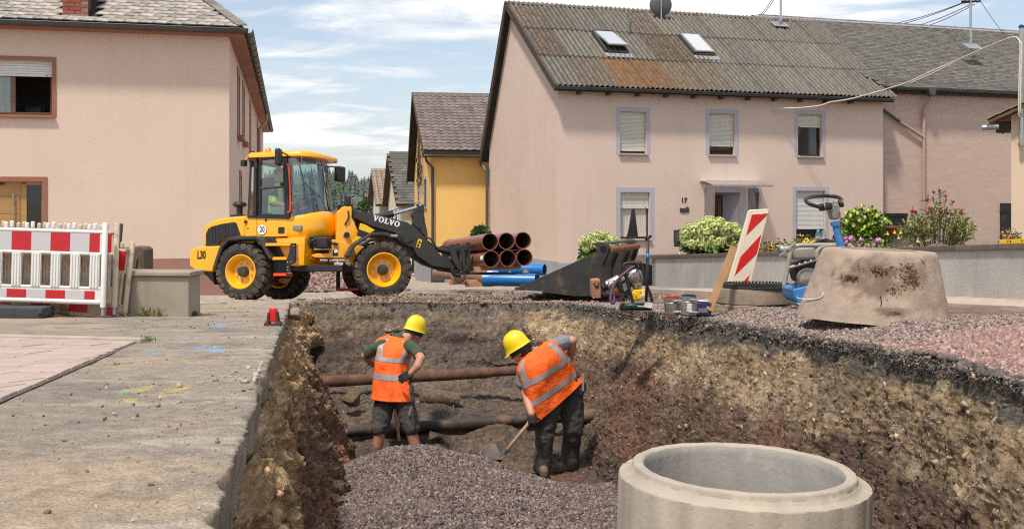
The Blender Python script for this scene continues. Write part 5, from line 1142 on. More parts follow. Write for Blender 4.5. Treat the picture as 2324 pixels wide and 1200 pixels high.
plate('decal', RF, [(554.5,511),(564,511),(564,519),(554.5,519)], -HW-.003, -HW+.002, m_sticker, par=sp_, bevel=0)
text = text_obj('decal_mark', 'W', .05, m_black, sp_, .002, .001); text.location = at(RF, 559, 515, -HW-.005); text.rotation_euler = (math.pi/2, 0, 0)
cb_ = plate('cab_side', RF, [(579.6,486.3),(649,491),(649,534.5),(579.6,535)], -HW, HW, m_yel, bevel=.008)
mb = MB(); mb.lathe([(0,0),(.088,0),(.092,-.006),(.088,-.008),(0,-.008)], at(RF, 592, 518, -HW-.002), (0,1,0), 28); rl_ = put(mb.build('speed_sign', m_white, None), RF, cb_)
mb = MB(); mb.lathe([(.088,-.0085),(.093,-.0085),(.093,-.0095),(.088,-.0095),(.088,-.0085)], at(RF, 592, 518, -HW-.002), (0,1,0), 28); put(mb.build('sign_rim', m_navy, None), RF, rl_)
t = text_obj('sign_number', '20', .135, m_black, rl_, .003, .0015, sx=.74); t.location = at(RF, 592, 518, -HW-.012); t.rotation_euler = (math.pi/2, 0, 0)
lb('door_latch', RF, at(RF, 629, 520.5, -HW-.004), at(RF, 643, 520.5, -HW-.004), .02, .11, m_blk, cb_)
mb = MB(); mb.lathe([(0,-.01),(.022,-.01),(.022,.0)], at(RF, 600.5, 496.5, -HW), (0,1,0), 10); put(mb.build('filler_cap', m_blk, None), RF, cb_)
t = text_obj('model_number', 'L30', .19, m_black, bpy.data.objects['counterweight'], .004, .007, sx=.62); t.location = at(RF, 455, 573.5, -.663); t.rotation_euler = (math.pi/2, 0, 0)
# nose under the windscreen, rounded in plan
def plan(xf, xs, hw, n=17):
    out = []
    for k in range(n):
        q = -1+2*k/(n-1); out.append((xs+(xf-xs)*(1-abs(q)**2.6)**.62, hw*math.copysign(abs(q)**.85, q)))
    return out
rings = []
xa = RF.hit(649, 510, -HW)[0]
for z, xf, ins in ((1.075,.10,.05),(1.09,.20,.02),(1.15,.265,.005),(1.25,.285,0),(1.36,.265,0),(1.44,.225,.005),(1.455,.20,.02)):
    pl = plan(xf, xa+.02, HW-ins); rings.append([(x, y, z + (.11*(1-(y/HW)**2) if z > 1.3 else 0)*min(1, (z-1.3)/.14 if z > 1.3 else 0)) for x, y in pl]+[(xa, HW-ins, z), (xa, -HW+ins, z)])
mb = MB(); mb.loft(rings, True); o = put(mb.build('cab_nose', m_yel, None, smooth=True), RF); smooth_angle(o, 50)
# cab: pillars, roof, glass
zb_, zt_ = 1.46, 2.49
cabp = bpy.data.objects.new('cab_frame', None)
mb = MB()
A0, A1 = at(RF, 653, 492, -HW), at(RF, 644, 346, -HW); B0, B1 = at(RF, 577, 487, -HW), at(RF, 576, 352, -HW)
for s in (1, -1):
    f = lambda p: Vector((p.x, p.y*s, p.z))
    mb.bar(f(A0), f(A1), .06, .075, up=(0,1,0)); mb.bar(f(B0), f(B1), .06, .085, up=(0,1,0)); mb.bar(f(A1), f(B1)+V(-.16,0,0), .06, .06); mb.bar(f(B0)+V(-.16,0,.0), f(A0), .05, .05)
C1 = V(-1.07, -.5, 2.46); 
for s in (1, -1): mb.bar((-1.09, .48*s, 1.49), (-1.06, .48*s, 2.47), .045, .045)
mb.bar((-1.07,-.5,2.45),(-1.07,.5,2.45),.05,.06); mb.bar((-1.08,-.5,1.5),(-1.08,.5,1.5),.05,.05)
cab_o = put(mb.build('cab_frame', m_blk, None, bevel=.008), RF)
dfr = MB()
D = [at(RF, 586, 484, -HW-.012), at(RF, 585.5, 358, -HW-.012), at(RF, 638, 353, -HW-.012), at(RF, 646, 487, -HW-.012)]
for i in range(4): dfr.bar(D[i], D[(i+1) % 4], .03, .035, up=(0,1,0))
dfr.bar(at(RF, 585, 425, -HW-.012), at(RF, 643, 421, -HW-.012), .03, .03, up=(0,1,0)); door_o = put(dfr.build('cab_door', m_blk, None, bevel=.005), RF)
for py in (372, 474): lb('hinge', RF, at(RF, 576, py-7, -HW-.04), at(RF, 576, py+7, -HW-.04), .05, .03, m_blk, door_o)
lb('door_handle', RF, at(RF, 634, 411, -HW-.03), at(RF, 634, 419, -HW-.03), .03, .03, m_blk, door_o)
def quad(name, pts, mat, par=None, fr=RF):
    mb = MB(); mb.add(pts, [(0,1,2,3)]); return put(mb.build(name, mat, None, fix=False), fr, par)
quad('door_glass', [D[0]+V(.02,.015,.02), D[1]+V(.02,.015,-.02), D[2]+V(-.02,.015,-.02), D[3]+V(-.02,.015,.02)], m_cabglass, door_o)
fy = lambda p: Vector((p.x, HW, p.z))
quad('side_glass', [fy(B0), fy(B1), fy(A1), fy(A0)], m_cabglass)
for s in (-1, 1): quad('rear_quarter_glass', [(-1.085,.49*s,1.5),(-1.06,.49*s,2.46),(B1.x-.04,HW*s,2.47),(B0.x-.04,HW*s,1.48)], m_cabglass)
quad('rear_glass', [(-1.09,-.47,1.52),(-1.09,.47,1.52),(-1.065,.47,2.43),(-1.065,-.47,2.43)], m_cabglass)
ws = []
for j in range(7):
    t = j/6; xf = .165*(1-t)+.02*t; xs_ = A0.x*(1-t)+A1.x*t; ws.append([(x, y, (1.455+.1*(1-(y/HW)**2))*(1-t)+2.47*t) for x, y in plan(xf, xs_+.02, HW)])
mb = MB(); mb.loft(ws, False, False); wsc = put(mb.build('windscreen', m_cabglass, None, smooth=True, fix=False), RF)
VOL = {'V': [(-.05,1),(.42,1),(.42,.9),(.36,.9),(.53,.38),(.67,.9),(.60,.9),(.60,1),(.97,1),(.97,.9),(.89,.9),(.57,0),(.37,0),(.05,.9),(-.05,.9)],
       'L': [(0,1),(.5,1),(.5,.9),(.39,.9),(.39,.12),(.6,.12),(.72,.36),(.82,.36),(.8,0),(0,0),(0,.1),(.1,.1),(.1,.9),(0,.9)]}
def wordmark(mb, Mx, h, y0, y1):
    s = len(mb.v); x = 0
    for chh in 'VOLVO':
        if chh == 'O':
            pr = [[(x+.5+.5*math.cos(a), yy, .5+.53*math.sin(a)) for a in [k*math.pi/12 for k in range(24)]] for yy in (y0, y1)]; pi_ = [[(x+.5+.22*math.cos(a), yy, .5+.38*math.sin(a)) for a in [k*math.pi/12 for k in range(24)]] for yy in (y0, y1)]
            mb.loft([pi_[0], pr[0], pr[1], pi_[1], pi_[0]], False); x += 1.1
        else: mb.prism([(x+a, b) for a, b in VOL[chh]], y0, y1); x += .86 if chh == 'L' else 1.02
    for i in range(s, len(mb.v)): v = mb.v[i]; mb.v[i] = tuple(Mx @ Vector((v[0]*h, v[1], v[2]*h)))
mb = MB(); mb.bar((-.12,-.5,2.44),(.0,-.3,2.44),.02,.1); mb.bar((.0,-.3,2.44),(.04,0,2.44),.02,.1); mb.bar((.04,0,2.44),(.0,.3,2.44),.02,.1); mb.bar((.0,.3,2.44),(-.12,.5,2.44),.02,.1); put(mb.build('sun_strip', M('sun_strip', (.07,.10,.12), .3, var=0), None), RF, wsc)
mb = MB(); wordmark(mb, Matrix.Translation((.012,-.25,2.40)) @ Matrix.Rotation(math.radians(82), 4, 'Z'), .085, -.004, .004); put(mb.build('lettering', m_alu, None), RF, wsc)
rr = []
for z, ins, e in ((2.475,.10,0),(2.49,.0,0),(2.545,.0,0),(2.585,.05,0),(2.60,.16,0)):
    pl = plan(.20-ins, -.05, .655-ins, 15); rr.append([(x, y, z-.03*max(0,x+.1)) for x, y in pl]+[(-1.0,.655-ins,z+.0),(-1.17+ins*.6,.50-ins*.6,z-.03),(-1.17+ins*.6,-.50+ins*.6,z-.03),(-1.0,-.655+ins,z)])
mb = MB(); mb.loft(rr, True); roof_o = put(mb.build('cab_roof', m_yel, None, smooth=True), RF); smooth_angle(roof_o, 55)
mb = MB(); b_ = at(RF, 603, 340, -.3); mb.lathe([(0,.1),(.03,.095),(.055,.07),(.06,.02),(.085,.015),(.09,-.02),(0,-.02)], b_, (0,0,1), 16); put(mb.build('beacon', m_amber, None, smooth=True), RF, roof_o)
def mirror(a, b, y, w, h, arm0, name='mirror'):
    p = at(RF, a, b, y); mb = MB(); mb.box(-.05,.05,-w/2,w/2,-h/2,h/2); mb.xf(Matrix.Translation(p) @ Matrix.Rotation(.35 if y < 0 else -.2, 4, 'Z')); o = put(mb.build(name, m_blk, None, bevel=.035, seg=3), RF)
    lt('mirror_arm', RF, [arm0, (Vector(arm0)+p)/2+V(.02,0,.06), p+V(.03,0,h*.3)], .012, m_blk, o)
mirror(627, 356, -.88, .26, .29, (-.22,-.62,2.47)); mirror(768, 380, .92, .25, .29, (-.15,.6,2.44))
for (a, b, y) in ((676, 357, -.45), (738, 372, .62)):
    p = at(RF, a, b, y); mb = MB(); mb.box(-.04,.035,-.05,.05,-.05,.05); mb.xf(Matrix.Translation(p)); o = put(mb.build('work_lamp', m_blk, None, bevel=.01), RF); mb = MB(); mb.box(.036,.042,-.035,.035,-.035,.035); mb.xf(Matrix.Translation(p)); put(mb.build('lens', m_lamp_lens, None), RF, o)
p = at(RF, 548, 363, -.5); mb = MB(); mb.box(-.045,.04,-.05,.05,-.06,.05); mb.xf(Matrix.Translation(p)); put(mb.build('work_lamp', m_blk, None, bevel=.012), RF)
for pts, y in ((((646,371),(649,374),(652,395),(655,440),(656,474),(654,479),(650,481)), -.66), (((730,394),(735,395),(739,410),(744,445),(747,478),(748,484)), .64)):
    lt('handrail', RF, crom([at(RF, a, b, y) for a, b in pts], 4), .017, m_handrail)
lt('wiper', RF, [at(RF, 675, 368, -.3), at(RF, 685, 405, -.22), at(RF, 689, 450, -.2)], .012, m_blk, wsc); lt('wiper', RF, [at(RF, 742, 478, .1), at(RF, 715, 436, -.1), at(RF, 687, 408, -.24)], .016, m_blk, wsc); lt('wiper', RF, [at(RF, 736, 476, .1), at(RF, 710, 440, -.1), at(RF, 690, 412, -.24)], .009, m_blk, wsc)
# inside the cab
mb = MB(); mb.box(-.95,-.45,-.26,.26,1.28,1.46); mb.bar((-.93,0,1.45),(-1.0,0,2.0),.48,.12); mb.bar((-1.0,0,2.03),(-1.02,0,2.2),.26,.1); put(mb.build('seat', m_blk, None, bevel=.04), RF)
mb = MB(); mb.bar((.02,0,1.35),(-.16,0,1.78),.09,.09); mb.lathe([(.19*1+.018*math.cos(a), .018*math.sin(a)) for a in [k*math.pi/4 for k in range(9)]], (-.17,0,1.80), (-.42,0,.9), 24); mb.bar((-.17,-.19,1.8),(-.17,.19,1.8),.03,.03); put(mb.build('steering_wheel', m_blk, None), RF)
mb = MB(); mb.box(-.6,-.35,-.56,-.32,1.3,1.62); mb.box(-1.05,.0,-.58,.58,1.2,1.30); put(mb.build('console', M('cab_grey', (.20,.21,.21), .6), None, bevel=.02), RF)
mb = MB(); s_ = at(RF, 540, 482, -.25); mb.lathe([(0,.0),(.055,.0),(.055,.15),(.085,.16),(.125,.19),(.125,.215),(.10,.245),(.03,.265),(0,.265)], s_, (0,0,1), 18); mb.box(s_.x-.13,s_.x+.1,-.35,-.15,s_.z-.01,s_.z+.02); o = put(mb.build('air_intake', m_blk, None), RF); smooth_angle(o, 40)
# wheels
def tyre_mesh():
    W, R_, r = .38, .475, .285; mb = MB()
    mb.lathe([(r,-W*.40),(r+.03,-W*.47),(r+.08,-W*.5),(R_-.05,-W*.49),(R_-.012,-W*.44),(R_,-W*.36),(R_+.004,0),(R_,W*.36),(R_-.012,W*.44),(R_-.05,W*.49),(r+.08,W*.5),(r+.03,W*.47),(r,W*.40)], (0,0,0), (0,1,0), 60, 0)
    n = 22
    for side in (-1, 1):
        for k in range(n):
            a0 = 2*math.pi*(k+(.5 if side > 0 else 0))/n; vs = []
            for rad in (R_-.01, R_+.032):
                for yy, da, hw in ((side*.008, .16, .042), (side*W*.26, .06, .052), (side*W*.47, -.02, .058)):
                    rd = rad-(.022 if abs(yy) > W*.4 else 0)
                    for s in (-1, 1): a = a0+da+s*hw/R_*.8; vs.append((rd*math.sin(a), yy, rd*math.cos(a)))
            for rd in (R_-.09,):                     # shoulder end of the lug
                for s in (-1, 1): a = a0-.02+s*.05/R_; vs.append((rd*math.sin(a), side*W*.505, rd*math.cos(a)))
            mb.add(vs, [(6,7,9,8),(8,9,11,10),(0,2,8,6),(2,4,10,8),(1,7,9,3),(3,9,11,5),(0,6,7,1),(10,11,13,12),(4,10,12),(5,13,11)], 1)
    return mb
def wheel(fr, x, y, z, side):
    """side -1: outer face towards the camera"""
    s = side; mb = MB(); mb.lathe([(0,s*.155),(.05,s*.155),(.075,s*.15),(.088,s*.13),(.095,s*.05),(.095,0),(0,0)], (0,0,0), (0,1,0), 28)
    w = mb.build('wheel', m_char, ld); smooth_angle(w, 40); w.parent = ld; w.location = (fr.M @ Vector((x, y, z))) - RF.o; w.rotation_euler = (0, random.uniform(0, .3), fr.rz)
    global TY
    if TY is None: TY = tyre_mesh().build('tyre', [m_tyre, m_tread], w); smooth_angle(TY, 35)
    else: inst(TY, w)
    mb = MB(); mb.lathe([(.262,-s*.17),(.29,-s*.165),(.285,-s*.15),(.255,-s*.14),(.25,s*.05),(.268,s*.12),(.292,s*.165),(.300,s*.178),(.284,s*.182),(.268,s*.165),(.245,s*.12),(.215,s*.075),(.205,s*.045),(.16,s*.04),(.07,s*.05)], (0,0,0), (0,1,0), 48)
    rm = mb.build('rim', m_yel, w); smooth_angle(rm, 35)
    for k in range(8):
        a = 2*math.pi*k/8+.2; mb = MB(); mb.lathe([(0,s*.075),(.012,s*.075),(.015,s*.068),(.015,s*.04)], (.155*math.sin(a),0,.155*math.cos(a)), (0,1,0), 8); mb.build('wheel_nut', m_galv, w)
    return w
TY = None
for fr, x in ((RF, -1.04), (FF, 1.05)):
    for s in (-1, 1): wheel(fr, x, s*.63, .50, s)
mb = MB(); mb.tube([(-1.04,-.5,.5),(-1.04,.5,.47)], .09, 12); put(mb.build('axle', m_char, None), RF); mb = MB(); mb.tube([(1.05,-.5,.5),(1.05,.5,.47)], .09, 12); put(mb.build('axle', m_char, None), FF)
# mudguards
def guard(fr, pts, y0, y1, th, mat, name='mudguard'):
    p = [Vector((q[0], 0, q[1])) for q in px(fr, pts, y0)]; up = []; lo = []
    for i, q in enumerate(p):
        t = (p[min(i+1, len(p)-1)]-p[max(i-1, 0)]).normalized(); n = Vector((-t.z, 0, t.x)); n = n if n.z > 0 or True else -n; up.append(q+n*th*.5); lo.append(q-n*th*.5)
    mb = MB(); mb.prism([(q.x, q.z) for q in up]+[(q.x, q.z) for q in lo[::-1]], y0, y1); return put(mb.build(name, mat, None, bevel=.012), fr)
mg = guard(RF, [(484,606),(490,585),(500,556),(514,541),(545,538.5),(577,538),(588,546),(606,578),(614,588)], -.84, -.5, .06, m_fender)
guard(RF, [(484,606),(490,585),(500,556),(514,541),(545,538.5),(577,538),(588,546),(606,578),(614,588)], .5, .84, .06, m_fender)
plate('mudguard_skirt', RF, [(577,537),(618,537),(640,580),(620,596),(606,578),(590,548)], -.62, -.5, m_blk)
guard(FF, [(789,583),(802,558),(823,543),(842,531),(862,529),(876,530.5),(886,535)], -.84, -.45, .055, m_fender); guard(FF, [(789,583),(802,558),(823,543),(842,531),(862,529),(876,530.5),(886,535)], .45, .84, .055, m_fender)
# steps and rear chassis
for (x0, x1, py, m_) in ((601, 659, 555, m_yel), (617, 650, 587, m_yel), (620, 650, 623.5, m_handrail)):
    q0, q1 = at(RF, x0, py, -.80), at(RF, x1, py, -.80); mb = MB(); mb.box(q0.x, q1.x, -.82, -.58, q0.z-.022, q0.z+.02); st = put(mb.build('step', m_, None, bevel=.006), RF)
    n = int((q1.x-q0.x)/.045); mb = MB()
    for k in range(n): mb.box(q0.x+.02+k*.045, q0.x+.042+k*.045, -.825, -.60, q0.z+.02, q0.z+.03)
    put(mb.build('tread_teeth', m_, None), RF, st)
hp_ = plate('step_hanger', RF, [(656,553),(668,553),(669,590),(667,598),(655,603),(660,626),(650,626),(648,605),(648,596),(655,570)], -.83, -.79, m_blk, bevel=.006)
for (a, b) in ((657,556),(664,560),(651,596),(659,596),(652,608),(652,614),(653,622),(659,622)): mb = MB(); mb.ell(at(RF, a, b, -.835), (.012,.008,.012), 8, 5); put(mb.build('bolt', m_galv, None, smooth=True), RF, hp_)
plate('step_back', RF, [(616,588),(655,588),(652,626),(620,624)], -.60, -.57, m_blk)
plate('chassis', RF, [(614,537),(690,537),(688,602),(660,602),(640,600),(625,580)], -.57, .57, m_yel, bevel=.015)
mb = MB(); mb.tube([at(RF, 679, 537, -.42), at(RF, 679, 602, -.42)], .085, 16); put(mb.build('hinge_post', m_yel, None), RF); smooth_angle(bpy.data.objects['hinge_post'], 50)
plate('hinge_bracket', RF, [(686,546),(693,550),(702,548),(705,560),(700,574),(712,588),(700,584),(690,576)], -.36, .30, m_yel, bevel=.01)
mb = MB(); mb.box(-.6,.4,-.4,.4,.90,1.1); put(mb.build('transmission', m_blk, None, bevel=.03), RF)
for k in range(7): lt('hydraulic_hose', RF, crom([V(-.2+.05*k,-.42+.02*k,1.04), V(0+.03*k,-.44,.98+.03*(k % 3)), V(.25,-.3+.05*k,1.02), V(.5,-.2,.98)], 4), .018, m_blk)
lb('belly_beam', RF, V(-.28,-.45,.56), V(.7,-.35,.56), .12, .10, m_blk); lb('belly_beam', RF, V(-.6,.3,.56), V(.8,.3,.56), .12, .10, m_blk)
for s_ in (.66,): 
    mb = MB(); mb.box(.06,.12,.62,.66,.18,.6); mb.box(.50,.58,.62,.66,.18,.6); put(mb.build('step_hanger', m_blk, None), RF); mb = MB(); mb.box(.1,.54,.55,.75,.17,.22); put(mb.build('step', m_sheet_red, None, bevel=.006), RF)
# front frame and tower
plate('front_chassis', FF, [(707,546),(742,543),(760,540),(803,556),(800,574),(790,582),(712,583),(704,578),(716,573),(748,572),(752,560),(744,551),(708,552)], -.42, .30, m_yel, bevel=.012)
plate('front_chassis', FF, [(745,540),(812,552),(930,580),(930,610),(812,615),(790,583),(745,583)], -.34, .34, m_yel, bevel=.02)
tw = plate('mast_tower', FF, [(763,560),(761,543),(763,478),(765,473.5),(770,471),(773,465.5),(778,464),(796,464),(797,474),(796,488),(801,497),(811,519),(809,535),(802,555),(783,556),(772,551)], -.36, -.22, m_yel, bevel=.02)
plate('mast_tower', FF, [(763,560),(761,543),(763,478),(765,473.5),(770,471),(773,465.5),(778,464),(796,464),(797,474),(796,488),(801,497),(811,519),(809,535),(802,555),(783,556),(772,551)], .22, .36, m_yel, yref=-.36, bevel=.02)
plate('tower_back', FF, [(763,556),(763,480),(768,474),(776,474),(776,556)], -.22, .22, m_yel, yref=-.36)
for (a, b) in ((788, 452), (772, 467)):
    p = at(FF, a, b, -.26 if a > 780 else .2); mb = MB(); mb.box(-.06,.05,-.06,.06,-.07,.09); mb.bar((-.02,0,-.16),(0,0,-.04),.04,.05); mb.xf(Matrix.Translation(p)); o = put(mb.build('headlight', m_blk, None, bevel=.015), FF); mb = MB(); mb.box(.051,.058,-.045,.045,-.05,.07); mb.xf(Matrix.Translation(p)); put(mb.build('lens', m_lamp_lens, None), FF, o)
lt('boom_hose', FF, crom([at(FF,788,474,-.37), at(FF,789,490,-.39), at(FF,784,500,-.38), at(FF,781,506,-.37)], 4), .014, m_blk)
for k in range(4): lt('boom_hose', FF, crom([at(FF,800+k,472+k*3,-.2+.03*k), at(FF,802+k,490,-.2), at(FF,808+k,508,-.18+.03*k), at(FF,812,520,-.15)], 4), .015, m_blk)
for k in range(3): lt('boom_hose', FF, crom([at(FF,798,470,.02+.04*k), at(FF,806,466-k,.03), at(FF,820,467,.03), at(FF,838,478,.03)], 4), .015, m_blk)
for pts, m_ in ((((815.8,503.7),(827.8,507.2),(849,519),(837.7,526.3),(813,517.8)), m_yel2), (((813,517.8),(837.7,526.3),(819.3,536.2),(808,532.7)), m_blk), (((808,532.7),(819.3,536.2),(795.2,550.4)), m_yel2)):
    plate('hazard_board', FF, pts, -.62, -.60, m_, bevel=.002)
dc = plate('warning_decal', FF, [(754,563),(766,562),(766,577),(753,578)], -.426, -.42, m_black, bevel=0); plate('decal_panel', FF, [(757,564),(765,563),(765,570),(757,571)], -.429, -.426, m_white, par=dc, bevel=0)
for (cx_, cy_) in ((759.5, 549.5), (760, 558.5)):
    mb = MB(); pts = [(-.036,-.03),(.036,-.03),(0,.035)] if cy_ < 555 else [(-.04,0),(-.02,.016),(.02,.016),(.04,0),(.02,-.016),(-.02,-.016)]
    q = FF.hit(cx_, cy_, -.425); inn = [(a*.6, b*.6-.002) for a, b in pts]; n = len(pts)
    for i in range(n): j = (i+1) % n; mb.add([(q[0]+pts[i][0],-.4235,q[1]+pts[i][1]),(q[0]+pts[j][0],-.4235,q[1]+pts[j][1]),(q[0]+inn[j][0],-.4235,q[1]+inn[j][1]),(q[0]+inn[i][0],-.4235,q[1]+inn[i][1])], [(0,1,2,3)])
    put(mb.build('warning_symbol', m_black, None, fix=False), FF, dc)
lt('steering_ram', FF, [V(-.1,-.40,.86), V(.28,-.36,.87)], .028, m_chrome); lt('steering_ram', FF, [V(.28,-.36,.87), V(.5,-.34,.87)], .045, m_blk)
for k in range(3): lt('hydraulic_line', FF, [V(.0+.16*k,-.4,.66), V(.13+.16*k,-.4,.66)], .03, m_galv if k != 1 else m_alu)
# boom, bell crank, cylinders
bo = plate('boom', FF, [(796,470),(804,471),(839,479),(890,487),(907,492),(923,496),(934,502),(945,511),(962,529),(982,551),(1003,571),(1020,576),(1033,576),(1041,592),(1046,603),(1019,600),(1004,598),(979,594),(946,573),(938,555),(907,543),(901,538),(897,528),(899,522),(839,506),(819,497),(797,488)], -.24, .12, m_char, bevel=.016)
plate('boom_inner', FF, [(800,484),(840,494),(900,512),(940,540),(975,575),(1000,590),(1035,596),(1030,608),(1000,604),(960,590),(930,572),(890,552),(850,528),(818,508)], -.14, .08, m_blk)
plate('boom_gusset', FF, [(899,519),(918,517),(938,530),(937,537),(921,543),(903,538),(897,529)], -.265, -.24, m_char, bevel=.008, par=bo)
mb = MB(); mb.tube([at(FF,909,530,-.29), at(FF,909,530,-.2)], .035, 12); put(mb.build('pin', m_blk, None), FF, bo)
mb = MB(); q0 = at(FF, 844, 493, -.243); q1 = at(FF, 905, 508, -.243); ang_ = math.atan2(q1.z-q0.z, q1.x-q0.x); wordmark(mb, Matrix.Translation(q0) @ Matrix.Rotation(-ang_, 4, 'Y'), .098, -.004, .004); put(mb.build('lettering', m_white, None), FF, bo)
dc = plate('warning_decal', FF, [(949,533),(957.5,535.5),(952,554),(943,551)], -.246, -.24, m_sticker, par=bo, bevel=0)
mb = MB(); q = FF.hit(951, 539.5, -.247); mb.prism([(q[0]-.025,q[1]-.03),(q[0]+.03,q[1]-.035),(q[0]+.008,q[1]+.03)], -.249, -.2465); q = FF.hit(948, 548, -.247); mb.lathe([(0,-.002),(.024,-.002),(.024,.0)], (q[0],-.247,q[1]), (0,1,0), 12); put(mb.build('decal_mark', m_black, None), FF, bo)
bc = plate('bell_crank', FF, [(933,476),(944,461),(946,453),(952,449),(959,452),(962,458),(962,484),(970,519),(970,535),(954,516),(940,503),(936,499),(937,486),(934,482)], -.13, .02, m_char, bevel=.012)
for (a, b) in ((953, 454), (949, 466), (955, 466), (950, 505)): mb = MB(); mb.tube([at(FF,a,b,-.15), at(FF,a,b,-.10)], .03 if b in (454, 505) else .012, 10); put(mb.build('pin', m_blk if b != 454 else m_galv, None), FF, bc)
lt('tilt_cylinder', FF, [at(FF,848,484,-.05), at(FF,891,476,-.05)], .055, m_blk, seg=14); lt('tilt_rod', FF, [at(FF,889,476.5,-.05), at(FF,946,459,-.05)], .032, m_chrome, seg=14); lt('tilt_line', FF, [at(FF,862,478,-.08), at(FF,900,464,-.08), at(FF,944,450,-.08)], .008, m_blk)
for y in (-.22,): lt('lift_cylinder', FF, [at(FF,783,529,-.3), at(FF,880,527,-.3)], .052, m_blk, seg=14); lt('lift_rod', FF, [at(FF,880,527.5,-.3), at(FF,900,528.5,-.3)], .03, m_chrome, seg=14)
mb = MB(); mb.lathe([(0,-.04),(.05,-.04),(.05,.04),(0,.04)], at(FF,785,529,-.38), (0,1,0), 16); put(mb.build('pin', m_blk, None), FF); lb('lock_plate', FF, at(FF,778,533,-.37), at(FF,786,521,-.37), .01, .05, m_galv)
lt('fork_hose', FF, crom([at(FF,952,506,-.1), at(FF,962,488,-.14), at(FF,958,478,-.12)], 4), .01, m_blk); lt('fork_hose', FF, crom([at(FF,962,530,-.14), at(FF,975,531,-.16), at(FF,986,545,-.16), at(FF,992,558,-.14)], 4), .016, m_blk); lt('fork_hose', FF, crom([at(FF,962,534,-.1), at(FF,972,538,-.1), at(FF,984,552,-.1)], 4), .014, m_blk)
lt('link_cylinder', FF, [at(FF,940,572,-.1), at(FF,975,575,-.1)], .05, m_blk); lt('link_cylinder', FF, [at(FF,985,553,-.05), at(FF,1020,560,-.05)], .05, m_blk)
# carriage and forks
qc = lambda pts: [(930+a/6.317, 440+b/6.317) for a, b in pts]
for y0, y1 in ((-.38,-.32),(.30,.36)):
    cg = plate('carriage_plate', FF, qc([(530,700),(560,672),(610,660),(770,712),(775,750),(650,735),(700,880),(760,930),(750,1040),(690,1015),(600,880),(590,790)]), y0, y1, m_char, yref=-.38, bevel=.006)
for a, b0, b1 in ((758, 730, 930), (828, 632, 1090)):
    q0 = at(FF, 930+a/6.317, 440+b0/6.317, -.42); q1 = at(FF, 930+a/6.317+.8, 440+b1/6.317, -.42); lb('carriage_upright', FF, q0, q1, .07, .10, m_char)
    lb('carriage_upright', FF, q0+V(0,.75,0), q1+V(0,.75,0), .07, .10, m_char)
q0 = at(FF, 1060, 553, -.42); q1 = at(FF, 1060, 600, -.42); lb('carriage_rail', FF, q0+V(-.05,-.1,0), q0+V(-.05,.85,0), .05, .10, m_char); lb('carriage_rail', FF, q1+V(-.05,-.1,0), q1+V(-.05,.85,0), .05, .10, m_char)
fz = FF.hit(1060, 612, -.42)
for y in (-.42, .33): mb = MB(); mb.prism([(fz[0]-.06, fz[1]+.04), (fz[0]+1.15, fz[1]+.02), (fz[0]+1.15, fz[1]), (fz[0]-.06, fz[1]-.01)], y-.05, y+.05); put(mb.build('fork', m_char, None, bevel=.006), FF)
lt('carriage_hook', FF, crom([at(FF,1028,594,-.42), at(FF,1027,606,-.42), at(FF,1032,614,-.42), at(FF,1045,616,-.42)], 4), .04, m_blk)
# load: timber bearers and six brown pipes (each rests on the forks)
for i, (y, lb_) in enumerate(((-.62, 'light timber bearer lying on the loader forks under the pipe ends'), (.62, 'farther timber bearer under the pipes on the loader forks'))):
    mb = MB(); mb.box(0, .86, -.05, .05, 0, .075); o = tag(mb.build('timber_bearer', m_pallet, None, bevel=.004), lb_, 'timber'); o.location = FF.M @ Vector((fz[0]+.08, y, fz[1]+.045)); o.rotation_euler = (0, -.055, FF.rz); rolled(o)
def pipe_thing(name, label, cat, r, L, mat, grp, th=.012, socket=True, inner=None):
    t = thing(name, label, cat, (0,0,0), 0, grp); mb = MB()
    mb.lathe([(r-th,0),(r,0),(r,L-.2),(r+.014,L-.16),(r+.014,L),(r-th+.01,L)] if socket else [(r-th,0),(r,0),(r,L),(r-th,L)], (0,0,0), (0,1,0), 36); o = mb.build('barrel', mat, t); smooth_angle(o, 40)
    mb = MB(); mb.lathe([(r-th-.001,.004),(r-th-.001,L)], (0,0,0), (0,1,0), 36); mb.build('bore', inner or m_pipe_in, t, smooth=True); return t
pc = [(1112,544,'top left'),(1150,541.5,'top middle'),(1188,539,'top right'),(1115.5,584,'bottom left'),(1152,582,'bottom middle'),(1189.5,579,'bottom right')]
lbs = ['brown pipe at upper left of the load, nearest the fork uprights', 'brown pipe at the middle of the upper row on the forks', 'brown pipe at upper right of the load on the forks', 'brown pipe with white label at lower left of the fork load', 'brown pipe at the middle of the lower row on the forks', 'brown pipe at lower right of the load, over the timber']
pt = pipe_thing('drain_pipe', lbs[0], 'pipe', .150, 3.0, m_orange_pipe, 'brown pipes carried on the loader forks'); z0 = FF.hit(1112, 544, -1.05); z1 = FF.hit(1112, 584, -1.05)
for i, (a, b, nm) in enumerate(pc):
    u, z = FF.hit(a, b, -1.05); o = pt if i == 0 else copy_thing(pt, (0,0,0), 0, lbs[i])
    o.location = FF.M @ Vector((z0[0]+(i % 3)*.303 + (.025 if i > 2 else 0), -1.05, (z0[1]+.015*(i % 3)*1.0 if i < 3 else z0[1]-.302+.016*(i % 3)))); o.rotation_euler = (0, 0, FF.rz); rolled(o)
    if i == 3: mb = MB(); mb.loft([[(-.1515*math.cos(a_), y, .1515*math.sin(a_)) for a_ in [-.1+.1*k for k in range(6)]] for y in (.02, .2)], False, False); mb.build('paper_label', m_white, o, fix=False)
rolled(ld)
